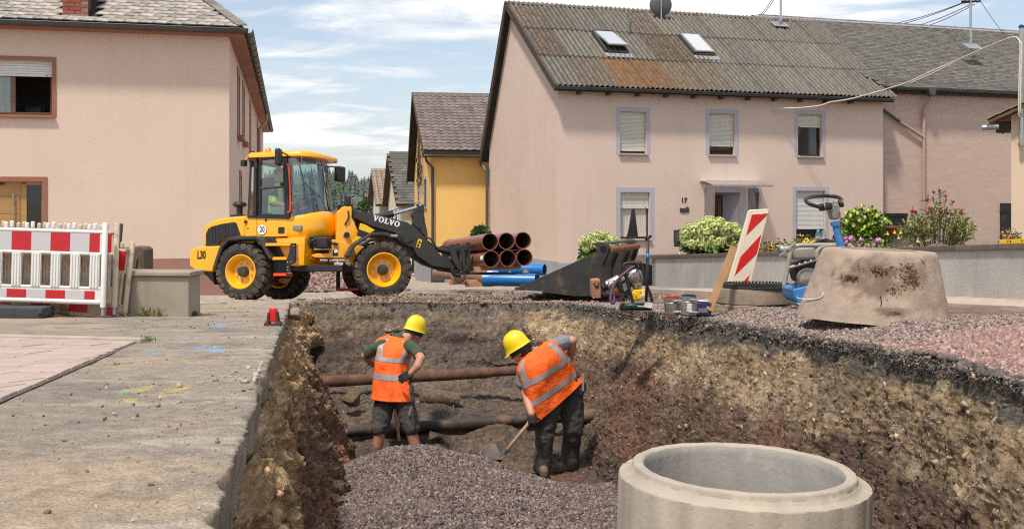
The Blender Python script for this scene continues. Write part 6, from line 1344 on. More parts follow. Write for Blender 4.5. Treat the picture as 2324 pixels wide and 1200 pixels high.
# pipes stacked on the ground beyond
gp = pipe_thing('drain_pipe', 'brown pipe on the ground left of the blue pipes, foremost of its stack', 'pipe', .135, 2.2, M('pipe_dusty', (.27,.15,.11), .45, var=.12, dirt=[((.38,.29,.23),.6,3,.5)]), 'brown pipes stacked on the ground')
for i, (a, b, Y, lb_) in enumerate(((1106,630,25.5,None),(1128,623,26.0,'second brown pipe on the ground, between foremost brown and blue pipes'),(1148,617,26.6,'farthest brown pipe on the ground, half hidden by blue pipes'))):
    o = gp if i == 0 else copy_thing(gp, (0,0,0), 0, lb_); o.location = P(a, b, Y); o.rotation_euler = (0, 0, .62)
sp = pipe_thing('pipe_offcut', 'short open brown pipe offcut lying left of the ground stack', 'pipe', .165, .34, bpy.data.materials['pipe_dusty'], None, socket=False, inner=m_orange_pipe); sp.location = P(1044, 629.5, 25.3); sp.rotation_euler = (0, 0, .25)
for i, (a, b, w, l2) in enumerate(((1062, 640, .9, 'lower left'), (1090, 645, .7, 'lower right'))):
    mb = MB(); mb.box(-w/2, w/2, -.06, .06, -.05, .05); o = tag(mb.build('timber_block', m_pallet, None, bevel=.006), ('timber block under the left end of the brown ground pipes', 'timber block under the open ends of the brown ground pipes')[i], 'timber'); o.location = P(a, b, 25.6); o.rotation_euler = (0, 0, .3)
bp_ = pipe_thing('water_pipe', 'blue pipe lying on top of the blue stack, open end right', 'pipe', .125, 1.05, m_blue_pipe, 'blue pipes stacked on the ground', inner=M('blue_bore', (.008,.06,.2), .5))
bp_.location = P(1236, 612, 24.0); bp_.rotation_euler = (0, 0, math.radians(66))
for i, (a, b, Y, lb_) in enumerate(((1216, 636, 23.2, 'lower blue pipe in front of the bucket tip, nearest of the stack'), (1222, 625, 24.3, 'lower blue pipe behind the nearest, wedge standing on it'))):
    o = copy_thing(bp_, P(a, b, Y), math.radians(78), lb_); o.scale = (1.08,)*3
for i, (a, b) in enumerate(((1157, 621), (1193, 617))):
    mb = MB(); mb.prism([(-.08,0),(.08,0),(.0,.09)], -.05, .05); o = tag(mb.build('timber_wedge', m_pallet, None, bevel=.004), ('small pale wedge on the lower blue pipes, at left', 'larger pale wedge between blue pipes, towards the bucket')[i], 'wedge'); o.location = P(a, b+3, 23.3)

# ------------------------------------------------------------------ people
def capsule(mb, p0, p1, r0, r1, seg=12):
    p0, p1 = Vector(p0), Vector(p1); d = p1-p0; L = d.length; d = d.normalized() if L > 1e-6 else V(0,0,1); u = Vector((0,0,1)) if abs(d.z) < .9 else Vector((1,0,0)); a = d.cross(u).normalized(); b = d.cross(a); rings = []
    for k in range(5): t = math.pi/2*(1-k/4); rings.append([p0 - d*r0*math.sin(t)*.999 + (a*math.cos(j*2*math.pi/seg)+b*math.sin(j*2*math.pi/seg))*max(r0*math.cos(t), r0*.02) for j in range(seg)])
    for k in range(5): t = math.pi/2*k/4; rings.append([p1 + d*r1*math.sin(t)*.999 + (a*math.cos(j*2*math.pi/seg)+b*math.sin(j*2*math.pi/seg))*max(r1*math.cos(t), r1*.02) for j in range(seg)])
    mb.loft(rings, True)
def chain(mb, pts, rs):
    for i in range(len(pts)-1): capsule(mb, pts[i], pts[i+1], rs[i], rs[i+1])
def fused(mb, name, mat, par, voxel=.009, smooth_it=3, noise=0, nsc=14, seed=1):
    """one continuous skin over everything in mb"""
    o = mb.build(name, mat, None); r = o.modifiers.new('r', 'REMESH'); r.mode = 'VOXEL'; r.voxel_size = voxel; s = o.modifiers.new('s', 'SMOOTH'); s.factor = .5; s.iterations = smooth_it
    dg = bpy.context.evaluated_depsgraph_get(); me = bpy.data.meshes.new_from_object(o.evaluated_get(dg)); o.modifiers.clear(); old = o.data; o.data = me; bpy.data.meshes.remove(old); me.name = name
    if noise:
        n = len(me.vertices); co = np.zeros(n*3, np.float32); me.vertices.foreach_get('co', co); co = co.reshape(-1, 3); nn = np.zeros(n*3, np.float32); me.vertices.foreach_get('normal', nn); nn = nn.reshape(-1, 3)
        d = fbm(co*np.array([nsc, nsc, nsc*.6]), 3, .5, seed); rd = 1-np.abs(fbm(co*np.array([nsc*.7, nsc*.7, nsc*1.3]), 2, .5, seed+5))*2; co = co + nn*((d*.6+rd*.5)*noise)[:, None]; me.vertices.foreach_set('co', co.astype(np.float32).ravel()); me.update()
    me.polygons.foreach_set('use_smooth', [True]*len(me.polygons))
    if not me.materials: me.materials.append(mat)
    o.parent = par; return o
def head(mb, c, up, fwd, s=1.0):
    """head with brow, nose, lips, chin and ears; c = centre, fwd = facing"""
    up = Vector(up).normalized(); fwd = Vector(fwd); fwd = (fwd-up*fwd.dot(up)).normalized(); sd = fwd.cross(up); Rm = Matrix((sd, fwd, up)).transposed(); c = Vector(c); q = lambda x, y, z: c + Rm @ Vector((x, y, z))*s
    mb.ell(c+Rm@V(0,-.012,.035)*s, (.075*s,.095*s,.085*s), 18, 12, Rm); mb.ell(q(0,.018,-.035), (.062*s,.072*s,.085*s), 16, 10, Rm)
    capsule(mb, q(-.03,.075,-.09), q(.03,.075,-.09), .022*s, .022*s); capsule(mb, q(0,.086,.02), q(0,.112,-.022), .011*s, .017*s); capsule(mb, q(-.035,.078,.03), q(.035,.078,.03), .014*s, .014*s); capsule(mb, q(-.02,.088,-.058), q(.02,.088,-.058), .010*s, .010*s); capsule(mb, q(-.045,.058,-.01), q(-.042,.06,-.05), .022*s, .02*s); capsule(mb, q(.045,.058,-.01), q(.042,.06,-.05), .022*s, .02*s)
    for e in (-1, 1): mb.ell(q(.078*e,-.005,-.005), (.012*s,.022*s,.034*s), 10, 8, Rm)
    return Rm
def eyes(par, c, Rm, s=1.0):
    mb = MB()
    for e in (-1, 1): mb.ell(Vector(c)+Rm@V(.031*e,.079,.004)*s, (.011*s,.010*s,.008*s), 10, 8, Rm)
    mb.build('eyes', m_black, par, smooth=True)
def hand(mb, wrist, dirv, palm_n, side=1, curl=.5, s=1.0):
    d = Vector(dirv).normalized(); n = Vector(palm_n); n = (n-d*n.dot(d)).normalized(); a = d.cross(n)*side; w = Vector(wrist)
    for k in range(4): capsule(mb, w+d*.01*s+a*(-.027+.018*k)*s, w+d*.085*s+a*(-.031+.0205*k)*s, .0145*s, .0125*s, 8)
    for k, L in enumerate((.062,.075,.072,.055)):
        p = w+d*.088*s+a*(-.033+.0215*k)*s; ang = curl*.9; q = d
        for j, f in enumerate((.45,.32,.23)):
            q = (q*math.cos(ang*(.7+.3*j)) + n*math.sin(ang*(.7+.3*j))).normalized(); e = p+q*L*f*s; capsule(mb, p, e, (.0095-.0008*j)*s, (.009-.001*j)*s, 8); p = e
    p = w+d*.025*s-a*.03*s; q = (d*.6-a*.7+n*.35).normalized(); e = p+q*.042*s; capsule(mb, p, e, .0125*s, .0105*s, 8); q2 = (q+n*curl*.8+d*.4).normalized(); capsule(mb, e, e+q2*.034*s, .0105*s, .009*s, 8)
def helmet(par, c, Rm, s=1.0):
    c = Vector(c); rings = []; n = 28
    prof = [(1.12,-.012,1),(1.06,.0,1),(1.03,.03,0),(1.0,.06,0),(.93,.095,0),(.80,.125,0),(.58,.148,0),(.30,.160,0),(.04,.163,0)]
    for f, z, brim in prof:
        ring = []
        for k in range(n):
            a = 2*math.pi*k/n; x = math.cos(a)*.101*f; y = math.sin(a)*.124*f
            if brim and math.sin(a) > .2: y += .035*((math.sin(a)-.2)/.8)**1.2*(1.2 if f > 1.1 else .35)
            rr = 1+.012*(abs(math.cos(a*1)) < .22)*(.03 < z < .16); ring.append(c+Rm@(V(x*rr, y, z+.042-.10*0-(.012 if brim and math.sin(a) > .5 else 0))*s))
        rings.append(ring)
    mb = MB(); mb.loft(rings, True); h = mb.build('helmet', m_helmet, par); smooth_angle(h, 50)
    for e in (-.022, 0, .022): r_ = MB(); r_.tube([c+Rm@(V(e, y, .042+.166*math.sqrt(max(0, 1-(y/.128)**2))+.0)*s) for y in (-.09,-.06,-.03,0,.03,.06,.09)], .006*s, 6); r_.build('helmet_rib', m_helmet, h, smooth=True)
    b = MB(); b.loft([[c+Rm@(V(math.cos(a)*.093, math.sin(a)*.113, z)*s) for a in [2*math.pi*k/n for k in range(n)]] for z in (-.012,.035)], False); b.build('helmet_band', m_band, h, smooth=True, fix=False)
    k_ = MB(); k_.ell(c+Rm@(V(0,-.115,.0)*s), (.025*s,.018*s,.02*s), 10, 8, Rm); k_.build('band_knob', m_band, h, smooth=True)
def ring_px(Lp, Rp, Zc, b, n=32, tilt=0.0, sq=2.3):
    """ring of a garment: passes through two silhouette pixels at distance Zc; b = half depth"""
    Lw, Rw = P(*Lp, Zc), P(*Rp, Zc+tilt); c = (Lw+Rw)/2; a = (Rw-Lw)/2; dp = V(0, b, 0); out = []
    for k in range(n):
        t = 2*math.pi*k/n; ct, st = math.cos(t), math.sin(t); e = 2/sq
        out.append(c + a*math.copysign(abs(ct)**e, ct) + dp*math.copysign(abs(st)**e, st))
    return out
def vest(par, rings, mat, bands, vstr, off, fold=.010, seed=3):
    """rings from hem to shoulder; bands = (t0,t1) reflective hoops; vstr = (angle index 0..1, half width, t0, t1) braces on the back"""
    n = len(rings[0]); 
    def at_(t, k):
        x = t*(len(rings)-1); i = min(int(x), len(rings)-2); f = x-i; p0, p1, p2, p3 = (rings[max(i-1,0)][k], rings[i][k], rings[i+1][k], rings[min(i+2,len(rings)-1)][k])
        return .5*((2*p1)+(p2-p0)*f+(2*p0-5*p1+4*p2-p3)*f*f+(3*p1-p0-3*p2+p3)*f**3)
    nn = 96; T = 60; cen = [sum((at_(t/T, k) for k in range(n)), V(0,0,0))/n for t in range(T+1)]
    def surf(t, u, o=0.0):
        x = (u % 1)*n; i = int(x) % n; f = x-int(x); p = at_(t, i).lerp(at_(t, (i+1) % n), f); c = cen[min(T, max(0, round(t*T)))]; d = (p-c).normalized()
        q = np.array([[p.x*7+seed, p.y*7, p.z*3.2]]); w = float(vnoise(q, seed)[0]); w2 = float(vnoise(q*2.3, seed+1)[0]); fl_ = (1-t)**1.3*.5+.55
        return p + d*(fold*(w+.6*w2)*fl_+o)
    rows = [[surf(t/T, k/nn) for k in range(nn)] for t in range(T+1)]
    mb = MB(); mb.loft(rows, False); inner = [[p+(cen[t]-p).normalized()*.006 for p in rows[t]] for t in (0, 1)]; mb.loft([rows[0], inner[0], inner[1]], False)
    v = mb.build('vest', mat, par, smooth=True)
    for t0, t1 in bands:
        m = MB(); m.loft([[surf(t0+(t1-t0)*j/4, k/nn, .004) for k in range(nn)] for j in range(5)], False); m.build('reflective_band', m_reflex, v, smooth=True, fix=False)
    for u, hw, t0, t1, du in vstr:
        m = MB(); m.loft([[surf(t0+(t1-t0)*j/24, u+du*j/24+hw*(k/4*2-1), .0035) for k in range(5)] for j in range(25)], False, False); m.build('reflective_brace', m_reflex, v, smooth=True, fix=False)
    return v

# worker on the left: seen from behind, bent over to the right
w1 = thing('person', 'worker in orange vest and charcoal shorts standing by the upper pipe, hand on hip', 'person', P(895, 1070, 12.45))
w1o = w1.location.copy()
def lo(p, o): return Vector(p)-o
def pp(a, b, z, o): return P(a, b, z)-o
b = MB(); q = lambda a, c_, z: P(a, c_, z)-w1o
Rm = head(b, q(939,760,12.86), (.25,.15,.95), (.50,.62,-.45), 1.0)
chain(b, [q(895,888,12.5), q(893,850,12.5), q(895,805,12.56), q(902,778,12.68)], [.12,.11,.12,.09]); chain(b, [q(905,778,12.68), q(925,764,12.78)], [.07,.058])
chain(b, [q(868,780,12.55), q(846,790,12.52), q(829,806,12.56), q(842,822,12.85)], [.058,.055,.048,.04]); chain(b, [q(842,822,12.85), q(862,836,13.0)], [.04,.03]); hand(b, q(862,836,13.0), (.7,.4,-.3), (.2,-.3,-.9), 1, .7)
chain(b, [q(928,782,12.5), q(945,794,12.38), q(955,812,12.24)], [.06,.056,.05]); chain(b, [q(955,812,12.24), q(948,830,12.2), q(934,845,12.2)], [.05,.046,.034]); hand(b, q(934,845,12.2), (-.75,-.05,-.45), (0,.95,-.2), -1, .55)
for hx, kx, ax, dz in ((878,862,858,0), (914,934,942,-.05)):
    chain(b, [q(hx,896,12.5+dz), q(kx,978,12.40+dz), q(ax,1010,12.42+dz), q(ax,1066,12.5+dz)], [.105,.066,.062,.042])
fused(b, 'body', m_skin, w1); eyes(w1, q(939,760,12.86), Rm); helmet(w1, q(939,757,12.86), Rm, 1.05)
b = MB()
for hx, kx, dz in ((878,861,0), (912,934,-.05)): chain(b, [q(hx,890,12.5+dz), q(hx*.45+kx*.55,940,12.46+dz), q(kx,970,12.41+dz)], [.125,.115,.095])
capsule(b, q(876,884,12.5), q(914,884,12.5), .125, .125); fused(b, 'shorts', m_trouser, w1, .011, 3, .010, 11, 4)
b = MB(); b.prism([(0,0),(.11,0),(.10,-.2),(.02,-.2)], 0, .05); pk = MB(); pk.loft([[q(928+a, y_, 12.33) for a, y_ in ((0,925),(13,930),(17,975),(8,978))], [q(928+a, y_, 12.27) for a, y_ in ((1,927),(12,932),(15,972),(9,975))]], True); sh = pk.build('cargo_pocket', m_trouser, w1, bevel=.006); rl = MB(); rl.box(-.012,.012,-.004,.004,-.05,.05); rl.xf(Matrix.Translation(q(931,931,12.27))@Matrix.Rotation(.3,4,'Y')); rl.build('folding_rule', m_alu, sh)
b = MB(); chain(b, [q(868,781,12.55), q(848,791,12.52), q(836,800,12.54)], [.066,.066,.066]); chain(b, [q(928,783,12.5), q(942,793,12.40), q(951,804,12.31)], [.068,.068,.068]); chain(b, [q(895,800,12.58), q(902,774,12.67)], [.13,.09]); fused(b, 't_shirt', m_green_shirt, w1, .010, 3, .006, 12, 6)
b = MB(); hand(b, q(934,845,12.2), (-.75,-.05,-.45), (0,.95,-.2), -1, .55, 1.18); fused(b, 'glove', m_glove, w1, .006, 2)
R1 = [ring_px((843,904),(940,907),12.45,.165), ring_px((846,880),(936,884),12.47,.16), ring_px((849,845),(928,850),12.5,.155), ring_px((851,815),(928,822),12.53,.155), ring_px((852,795),(937,800),12.56,.15), ring_px((847,779),(946,788),12.6,.145), ring_px((860,767),(938,776),12.64,.12), ring_px((884,759),(920,766),12.68,.075)]
vest(w1, [[p-w1o for p in r] for r in R1], m_vest, [(.24,.295), (.435,.495)], [(.645,.03,.49,.9,.015), (.86,.03,.49,.9,-.015)], 0, .02, 3)
for ax, dz in ((858,0),(942,-.05)):
    b = MB(); chain(b, [q(ax,1050,12.48+dz), q(ax,1068,12.5+dz)], [.058,.055]); capsule(b, q(ax,1073,12.5+dz), q(ax+2,1075,12.74+dz), .05, .048); fused(b, 'boot', m_boot, w1, .01, 2)
b = MB(); b.tube([P(930,880,12.1), P(938,1005,11.98)], .017, 8); 
sh1 = thing('shovel', 'shovel standing behind the left worker, dark shaft between his legs', 'shovel', P(905,1060,12.8)); b = MB(); b.tube([P(884,842,13.05)-sh1.location, P(906,1000,12.8)-sh1.location], .018, 10); b.build('handle', m_handle, sh1); b = MB(); b.prism([(-.11,0),(.11,0),(.12,-.2),(.0,-.3),(-.12,-.2)], -.004, .004); b.xf(Matrix.Translation(P(906,998,12.8)-sh1.location)); b.build('blade', m_shovel, sh1)

# worker on the right: bent forward, shovelling
w2 = thing('person', 'stooping worker in orange vest and long dark trousers working with a shovel', 'person', P(1262, 1066, 11.9)); w2o = w2.location.copy(); q = lambda a, c_, z: P(a, c_, z)-w2o
b = MB(); Rm = head(b, q(1181,797,11.86), (-.50,.05,.80), (-.62,.25,-.55), 1.02)
chain(b, [q(1278,885,12.0), q(1262,850,11.98), q(1238,818,11.92), q(1222,804,11.9)], [.11,.11,.12,.09]); chain(b, [q(1215,804,11.9), q(1192,797,11.88)], [.062,.058])
chain(b, [q(1262,786,11.9), q(1284,774,11.88), q(1298,773,11.86)], [.08,.066,.054]); chain(b, [q(1298,773,11.86), q(1297,797,11.98), q(1290,822,12.1)], [.052,.05,.036]); hand(b, q(1290,822,12.1), (-.4,.3,-.8), (-.6,.2,0), 1, .7)
chain(b, [q(1195,832,11.86), q(1188,856,11.86), q(1193,888,11.83)], [.078,.066,.054]); chain(b, [q(1193,888,11.83), q(1200,915,11.72), q(1206,938,11.62)], [.052,.048,.036]); hand(b, q(1206,938,11.62), (.05,-.1,-.9), (.3,.8,-.2), -1, 1.0)
for P0, P1, P2 in (((1254,898,11.95),(1236,978,11.86),(1230,1050,11.88)), ((1298,892,12.05),(1301,972,12.02),(1292,1042,12.12))):
    chain(b, [q(*P0), q(*P1), q(P1[0]*.55+P2[0]*.45, P1[1]*.55+P2[1]*.45, P2[2]), q(*P2)], [.10,.07,.065,.048])
fused(b, 'body', m_skin, w2); eyes(w2, q(1181,797,11.86), Rm, 1.02); helmet(w2, q(1181,795,11.86), Rm, 1.1)
b = MB(); b.ell(q(1183,799,11.86)+Rm@V(0,-.03,.0), (.082,.092,.07), 16, 10, Rm); b.build('hair', m_hair, w2, smooth=True)
b = MB()
for P0, P1, P2, w_ in (((1254,892,11.95),(1237,976,11.86),(1231,1058,11.88),1.0), ((1296,888,12.05),(1301,972,12.02),(1292,1048,12.12),.98)):
    chain(b, [q(*P0), q((P0[0]+P1[0])/2, (P0[1]+P1[1])/2, (P0[2]+P1[2])/2), q(*P1), q((P1[0]+P2[0])/2,(P1[1]+P2[1])/2,P2[2]), q(*P2)], [.145*w_,.135*w_,.108,.098,.098])
chain(b, [q(1258,884,11.98), q(1298,878,12.03)], [.15,.155]); chain(b, [q(1280,880,12.0), q(1290,862,12.0)], [.15,.14]); fused(b, 'trousers', m_trouser, w2, .012, 3, .016, 9, 14)
b = MB(); chain(b, [q(1262,786,11.9), q(1278,777,11.88), q(1284,775,11.875)], [.095,.084,.08]); chain(b, [q(1196,832,11.86), q(1189,852,11.86), q(1188,868,11.85)], [.095,.084,.082]); chain(b, [q(1215,805,11.9), q(1226,812,11.9)], [.09,.13]); fused(b, 't_shirt', m_grey_shirt, w2, .010, 3, .006, 12, 16)
b = MB(); hand(b, q(1206,938,11.62), (.05,-.1,-.9), (.3,.8,-.2), -1, 1.0, 1.15); fused(b, 'glove', m_glove, w2, .006, 2)
R2 = [ring_px((1208,964),(1323,862),11.80,.17,tilt=.22), ring_px((1203,935),(1316,851),11.78,.18,tilt=.25), ring_px((1196,905),(1305,833),11.78,.19,tilt=.22), ring_px((1187,874),(1290,812),11.78,.19,tilt=.15), ring_px((1178,852),(1278,795),11.79,.185,tilt=.1), ring_px((1173,838),(1266,780),11.8,.165,tilt=.08), ring_px((1180,818),(1254,771),11.82,.13,tilt=.05), ring_px((1194,802),(1234,776),11.85,.09,tilt=.03)]
vest(w2, [[p-w2o for p in r] for r in R2], m_vest, [(.19,.255), (.40,.465)], [(.60,.026,.46,.86,.02), (.90,.026,.46,.86,-.02)], 0, .02, 9)
for A_, B_2 in (((1231,1056,11.88),(1236,1070,11.70)), ((1291,1046,12.12),(1264,1060,12.06))):
    b = MB(); chain(b, [q(A_[0], A_[1]-12, A_[2]), q(*A_)], [.062,.06]); a_ = q(A_[0], A_[1]+6, A_[2]); e_ = q(*B_2); capsule(b, a_, a_.lerp(e_, .55), .052, .054); capsule(b, a_.lerp(e_, .5), e_, .053, .045); capsule(b, a_-V(0,0,.035), e_-V(0,0,.025), .048, .045); fused(b, 'boot', m_boot, w2, .009, 2)
b = MB(); b.box(-.012,.012,-.005,.005,-.09,.09); b.xf(Matrix.Translation(q(1323,868,11.92))); b.build('folding_rule', m_alu, w2)
s2 = thing('shovel', 'wooden handled shovel held by the stooping worker, blade on the gravel', 'shovel', P(1120,1058,11.55)); o2_ = s2.location.copy()
b = MB(); b.tube([P(1212,930,11.66)-o2_, P(1198,962,11.63)-o2_, P(1141,1032,11.52)-o2_], [.019,.019,.021], 12); b.build('handle', m_handle, s2, smooth=True)
b = MB(); b.tube([P(1149,1020,11.53)-o2_, P(1130,1044,11.47)-o2_], [.024,.034], 12); so = b.build('socket', m_shovel, s2, smooth=True)
rows = []
for j in range(9):
    t = j/8; c0 = P(1140-48*t, 1026+16*t, 11.5-.10*t); wv = (P(1152,1054,11.40)-P(1122,1016,11.58))*(.55*(1-abs(t-.35)*.9 if t < .9 else .42)); row = []
    for k in range(9): e = -1+k/4; row.append(c0 + wv*e*(1.0 if t < .8 else .8) + V(-.0,0,.045)*(e*e) - o2_)
    rows.append(row)
b = MB(); b.loft(rows, False, False); bl_ = b.build('blade', m_shovel, s2, smooth=True, fix=False); sm_ = bl_.modifiers.new('t', 'SOLIDIFY'); sm_.thickness = .006

# loader driver, seated behind the glass
dr = thing('person', 'driver in dark shirt and yellow hi-vis vest seated in the loader cab', 'person', RF.M @ Vector((-.72, 0, 1.45)), RF.rz); b = MB()
Rm = head(b, (-.02,-.02,.80), (.05,0,1), (1,0,-.12), 1.05); chain(b, [(-.08,0,.08),(-.10,0,.30),(-.09,0,.50)], [.15,.15,.15]); chain(b, [(-.06,0,.56),(-.03,0,.70)], [.07,.06])
for s in (-1, 1):
    chain(b, [(-.08,.17*s,.50),(-.03,.24*s,.28),(.20,.20*s,.21)], [.075,.058,.045]); chain(b, [(.20,.20*s,.21),(.34,.16*s,.27)], [.045,.034]); hand(b, (.34,.16*s,.27), (.8,-.1*s,.2), (.2,0,-.9), s, .9); chain(b, [(-.05,.1*s,.06),(.36,.14*s,.08),(.45,.13*s,-.25)], [.10,.075,.05]); capsule(b, (.45,.13*s,-.27), (.58,.13*s,-.29), .05, .045)
fused(b, 'body', m_skin, dr, .010); eyes(dr, (-.02,-.02,.80), Rm, 1.05)
b = MB(); b.ell((-.045,-.02,.845), (.105,.09,.075), 16, 10); b.build('hair', m_hair, dr, smooth=True)
b = MB(); chain(b, [(-.08,0,.06),(-.10,0,.30),(-.09,0,.52)], [.165,.165,.16])
for s in (-1, 1): chain(b, [(-.09,.15*s,.51),(-.03,.25*s,.28)], [.088,.074])
fused(b, 'shirt', m_navy_shirt, dr, .011, 3, .006)
b = MB(); 
for s in (-1, 1): chain(b, [(-.055,.215*s,.36),(-.03,.247*s,.29)], [.082,.080])
chain(b, [(-.09,-.10,.16),(-.08,-.11,.26)], [.115,.115]); chain(b, [(-.02,-.08,.14),(-.04,-.08,.56)], [.10,.085]); fused(b, 'vest', m_vest_y, dr, .010, 2)
b = MB()
for s in (-1, 1): chain(b, [(-.05,.1*s,.06),(.36,.14*s,.08),(.45,.13*s,-.22)], [.12,.092,.075])
fused(b, 'trousers', m_navy, dr, .011, 3, .006)
rolled(dr)

# ------------------------------------------------------------------ site objects
WF = Frame((0, 0, 0), (1, 0))
def rel(o): return lambda a, b, y: P(a, b, y) - Vector(o.location)
def wplate(name, par, pts, y0, th, mat, bevel=.004, label=None):
    o = Vector(par.location); mb = MB(); mb.prism([(P(a, b, y0).x-o.x, P(a, b, y0).z-o.z) for a, b in pts], y0-o.y, y0+th-o.y); return mb.build(name, mat, par, bevel=bevel, label=label)
# concrete shaft ring standing in the trench
rg = thing('shaft_ring', 'big pale concrete shaft ring with stepped rim standing in the trench', 'concrete ring', (1.128, 5.53, -2.36)); rg.rotation_euler = (0, .03, 0)
mb = MB(); H_ = 1.04
prof = [(.492,0),(.62,0),(.62,H_-.066),(.617,H_-.058),(.606,H_-.055),(.580,H_-.051),(.566,H_-.044),(.560,H_-.032),(.556,H_-.030),(.552,H_-.012),(.548,H_-.003),(.542,H_),(.510,H_),(.500,H_-.003),(.495,H_-.010),(.492,H_-.05),(.492,0)]
mb.lathe(prof, (0,0,0), (0,0,1), 180, 0); o = mb.build('ring_wall', [m_concrete, m_concrete_in], rg)
me = o.data
for p_ in me.polygons:
    c_ = p_.center; p_.material_index = 1 if (math.hypot(c_.x, c_.y) < .4965 and c_.z < H_-.02) else 0
co = np.array([v.co[:] for v in me.vertices]); d = vnoise(co*28, 3)*.0022 + vnoise(co*80, 4)*.0015; rr_ = np.hypot(co[:,0], co[:,1]); ed = np.exp(-((co[:,2]-(H_-.06))/.01)**2)*(rr_ > .6)
co[:, 0] *= 1+(d+ed*vnoise(co*60, 8)*.005)/rr_; co[:, 1] *= 1+(d+ed*vnoise(co*60, 8)*.005)/rr_; co[:, 2] += d*.9*(co[:, 2] > .5); me.vertices.foreach_set('co', co.ravel()); smooth_angle(o, 50)
# concrete cone on the gravel
cn_ = thing('shaft_cone', 'dirty brown concrete manhole cone resting tilted on the gravel bank', 'concrete cone', P(1980, 722, 9.4)); cn_.rotation_euler = (0, .04, 0)
mb = MB(); rings = []
cp = [(.625,-.0),(.622,.01),(.617,.03),(.474,.545),(.462,.572),(.445,.585),(.41,.588),(.315,.588),(.31,.57),(.31,.0)]
for r, z in cp: rings.append([(r*math.cos(k*math.pi/48)+.035*z/.588, r*math.sin(k*math.pi/48), z) for k in range(96)])
mb.loft(rings, False); o = mb.build('cone_wall', m_conc_dirty, cn_); me = o.data
bm = bmesh.new(); bm.from_mesh(me); bmesh.ops.subdivide_edges(bm, edges=[e for e in bm.edges if e.calc_length() > .2], cuts=24, use_grid_fill=True); bm.to_mesh(me); bm.free()
co = np.array([v.co[:] for v in me.vertices]); d = fbm(co*9, 3, .5, 33)*.007 + vnoise(co*45, 34)*.0025; rr_ = np.hypot(co[:,0], co[:,1]); co[:,0] *= 1+d/rr_; co[:,1] *= 1+d/rr_; me.vertices.foreach_set('co', co.ravel()); smooth_angle(o, 60); ca_ = me.color_attributes.new('col', 'FLOAT_COLOR', 'POINT'); cone_co = co.copy(); cone_me = me
def on_cone(a, b):
    q = P(a, b, 9.0) - Vector(cn_.location); rz_ = .62-.15*max(0, q.z)/.56; x = q.x*1.03-.035*q.z; return V(x, -math.sqrt(max(.001, rz_*rz_-x*x)), q.z*1.04)
rs = random.Random(8); bx_, fx_ = [], []
mb = MB()
for (a, b, w, h, n, s_) in ((2058,628,30,34,260,.022), (1985,618,40,16,70,.015), (1932,636,26,8,60,.015), (2015,706,24,7,60,.013), (2090,600,14,16,60,.018), (2010,660,26,18,40,.010)):
    for k in range(n):
        g1, g2 = rs.gauss(0, .42), rs.gauss(0, .42); p_ = on_cone(a+w*g1, b+h*g2); T_, Ff = T_ANG[rs.randrange(12)]; s2_ = s_*rs.uniform(.35, 1.0)*(1.2-.5*min(1, abs(g1)+abs(g2))); mb.add([p_ + Vector(q)*s2_ for q in T_], [tuple(f) for f in Ff])
mb.build('mud_clump', m_mud, cn_, fix=False)
mk = np.zeros(len(cone_co))
for a, b, w, h in ((2058,625,46,46),(1985,618,66,26),(1932,638,40,16),(2012,706,34,14),(1990,650,90,30)): q_ = on_cone(a, b); mk = np.maximum(mk, np.exp(-((cone_co[:,0]-q_.x)/(w*.0038*.9))**2-((cone_co[:,2]-q_.z)/(h*.0038*.9))**2)*(cone_co[:,1] < 0))
mk = smooth(.25, .75, mk + .35*fbm(cone_co*16, 4, .6, 55)); cc_ = np.ones((len(cone_co), 4), np.float32); cc_[:, :3] = lerpc(np.tile(np.array([[.37,.285,.22]]), (len(cone_co), 1)), (.15,.098,.065), mk*.85); cone_me.color_attributes['col'].data.foreach_set('color', cc_.ravel())
mb = MB(); mb.tube(crom([on_cone(a, b)+V(0,-.003,0) for a, b in ((1840,690),(1843,694),(1856,695),(1870,691),(1880,684),(1883,674))], 4), .004, 5); mb.build('chalk_mark', m_white, cn_)
mb = MB(); mb.tube([on_cone(a, b)+V(0,-.001,0) for a, b in ((1985,672),(1986,684),(1984,694))], .004, 5); mb.build('chalk_mark', m_conc_dirty, cn_)
# stacked manhole rings with toothed iron frame
def stack_ring(name, label, cat, pxc, pyb, Y, r, ri, h, mat, tilt=0, wob=.006, seg=72, cracks=()):
    c = P(pxc, pyb, Y); t = thing(name, label, cat, c); mb = MB(); mb.lathe([(ri,0),(r,0),(r+.004,h*.5),(r,h),(ri,h),(ri,0)], (0,0,0), (0,0,1), seg); o = mb.build('ring', mat, t, bevel=.008); me = o.data
    co = np.array([v.co[:] for v in me.vertices]); d = fbm((co+pyb)*6, 3, .5, 7)*wob; rr = np.hypot(co[:,0], co[:,1]); co[:,0] *= 1+d/rr; co[:,1] *= 1+d/rr; co[:,2] += fbm((co+pyb+4)*5, 2, .5, 9)*wob*.7; me.vertices.foreach_set('co', co.ravel()); t.rotation_euler = (0, tilt, 0)
    for a in cracks: mb = MB(); q = V(math.sin(a)*(r+.003), -math.cos(a)*(r+.003), 0); mb.bar(q+V(0,0,.0), q+V(.012,0,h*.5), .008, .006); mb.bar(q+V(.012,0,h*.5), q+V(-.004,0,h*1.0), .008, .006); mb.build('crack', m_dark, o)
    return t
stack_ring('adjusting_ring', 'lower cracked adjusting ring under the red and white board', 'concrete ring', 1708, 711, 12.3, .445, .31, .075, m_clay_ring, .0, .012, cracks=(-.1, .55, -.9))
stack_ring('adjusting_ring', 'middle thin cracked adjusting ring between two rings below the striped board', 'concrete ring', 1708, 696, 12.3, .435, .31, .05, m_clay_ring, .01, .016, cracks=(.2, -.6))
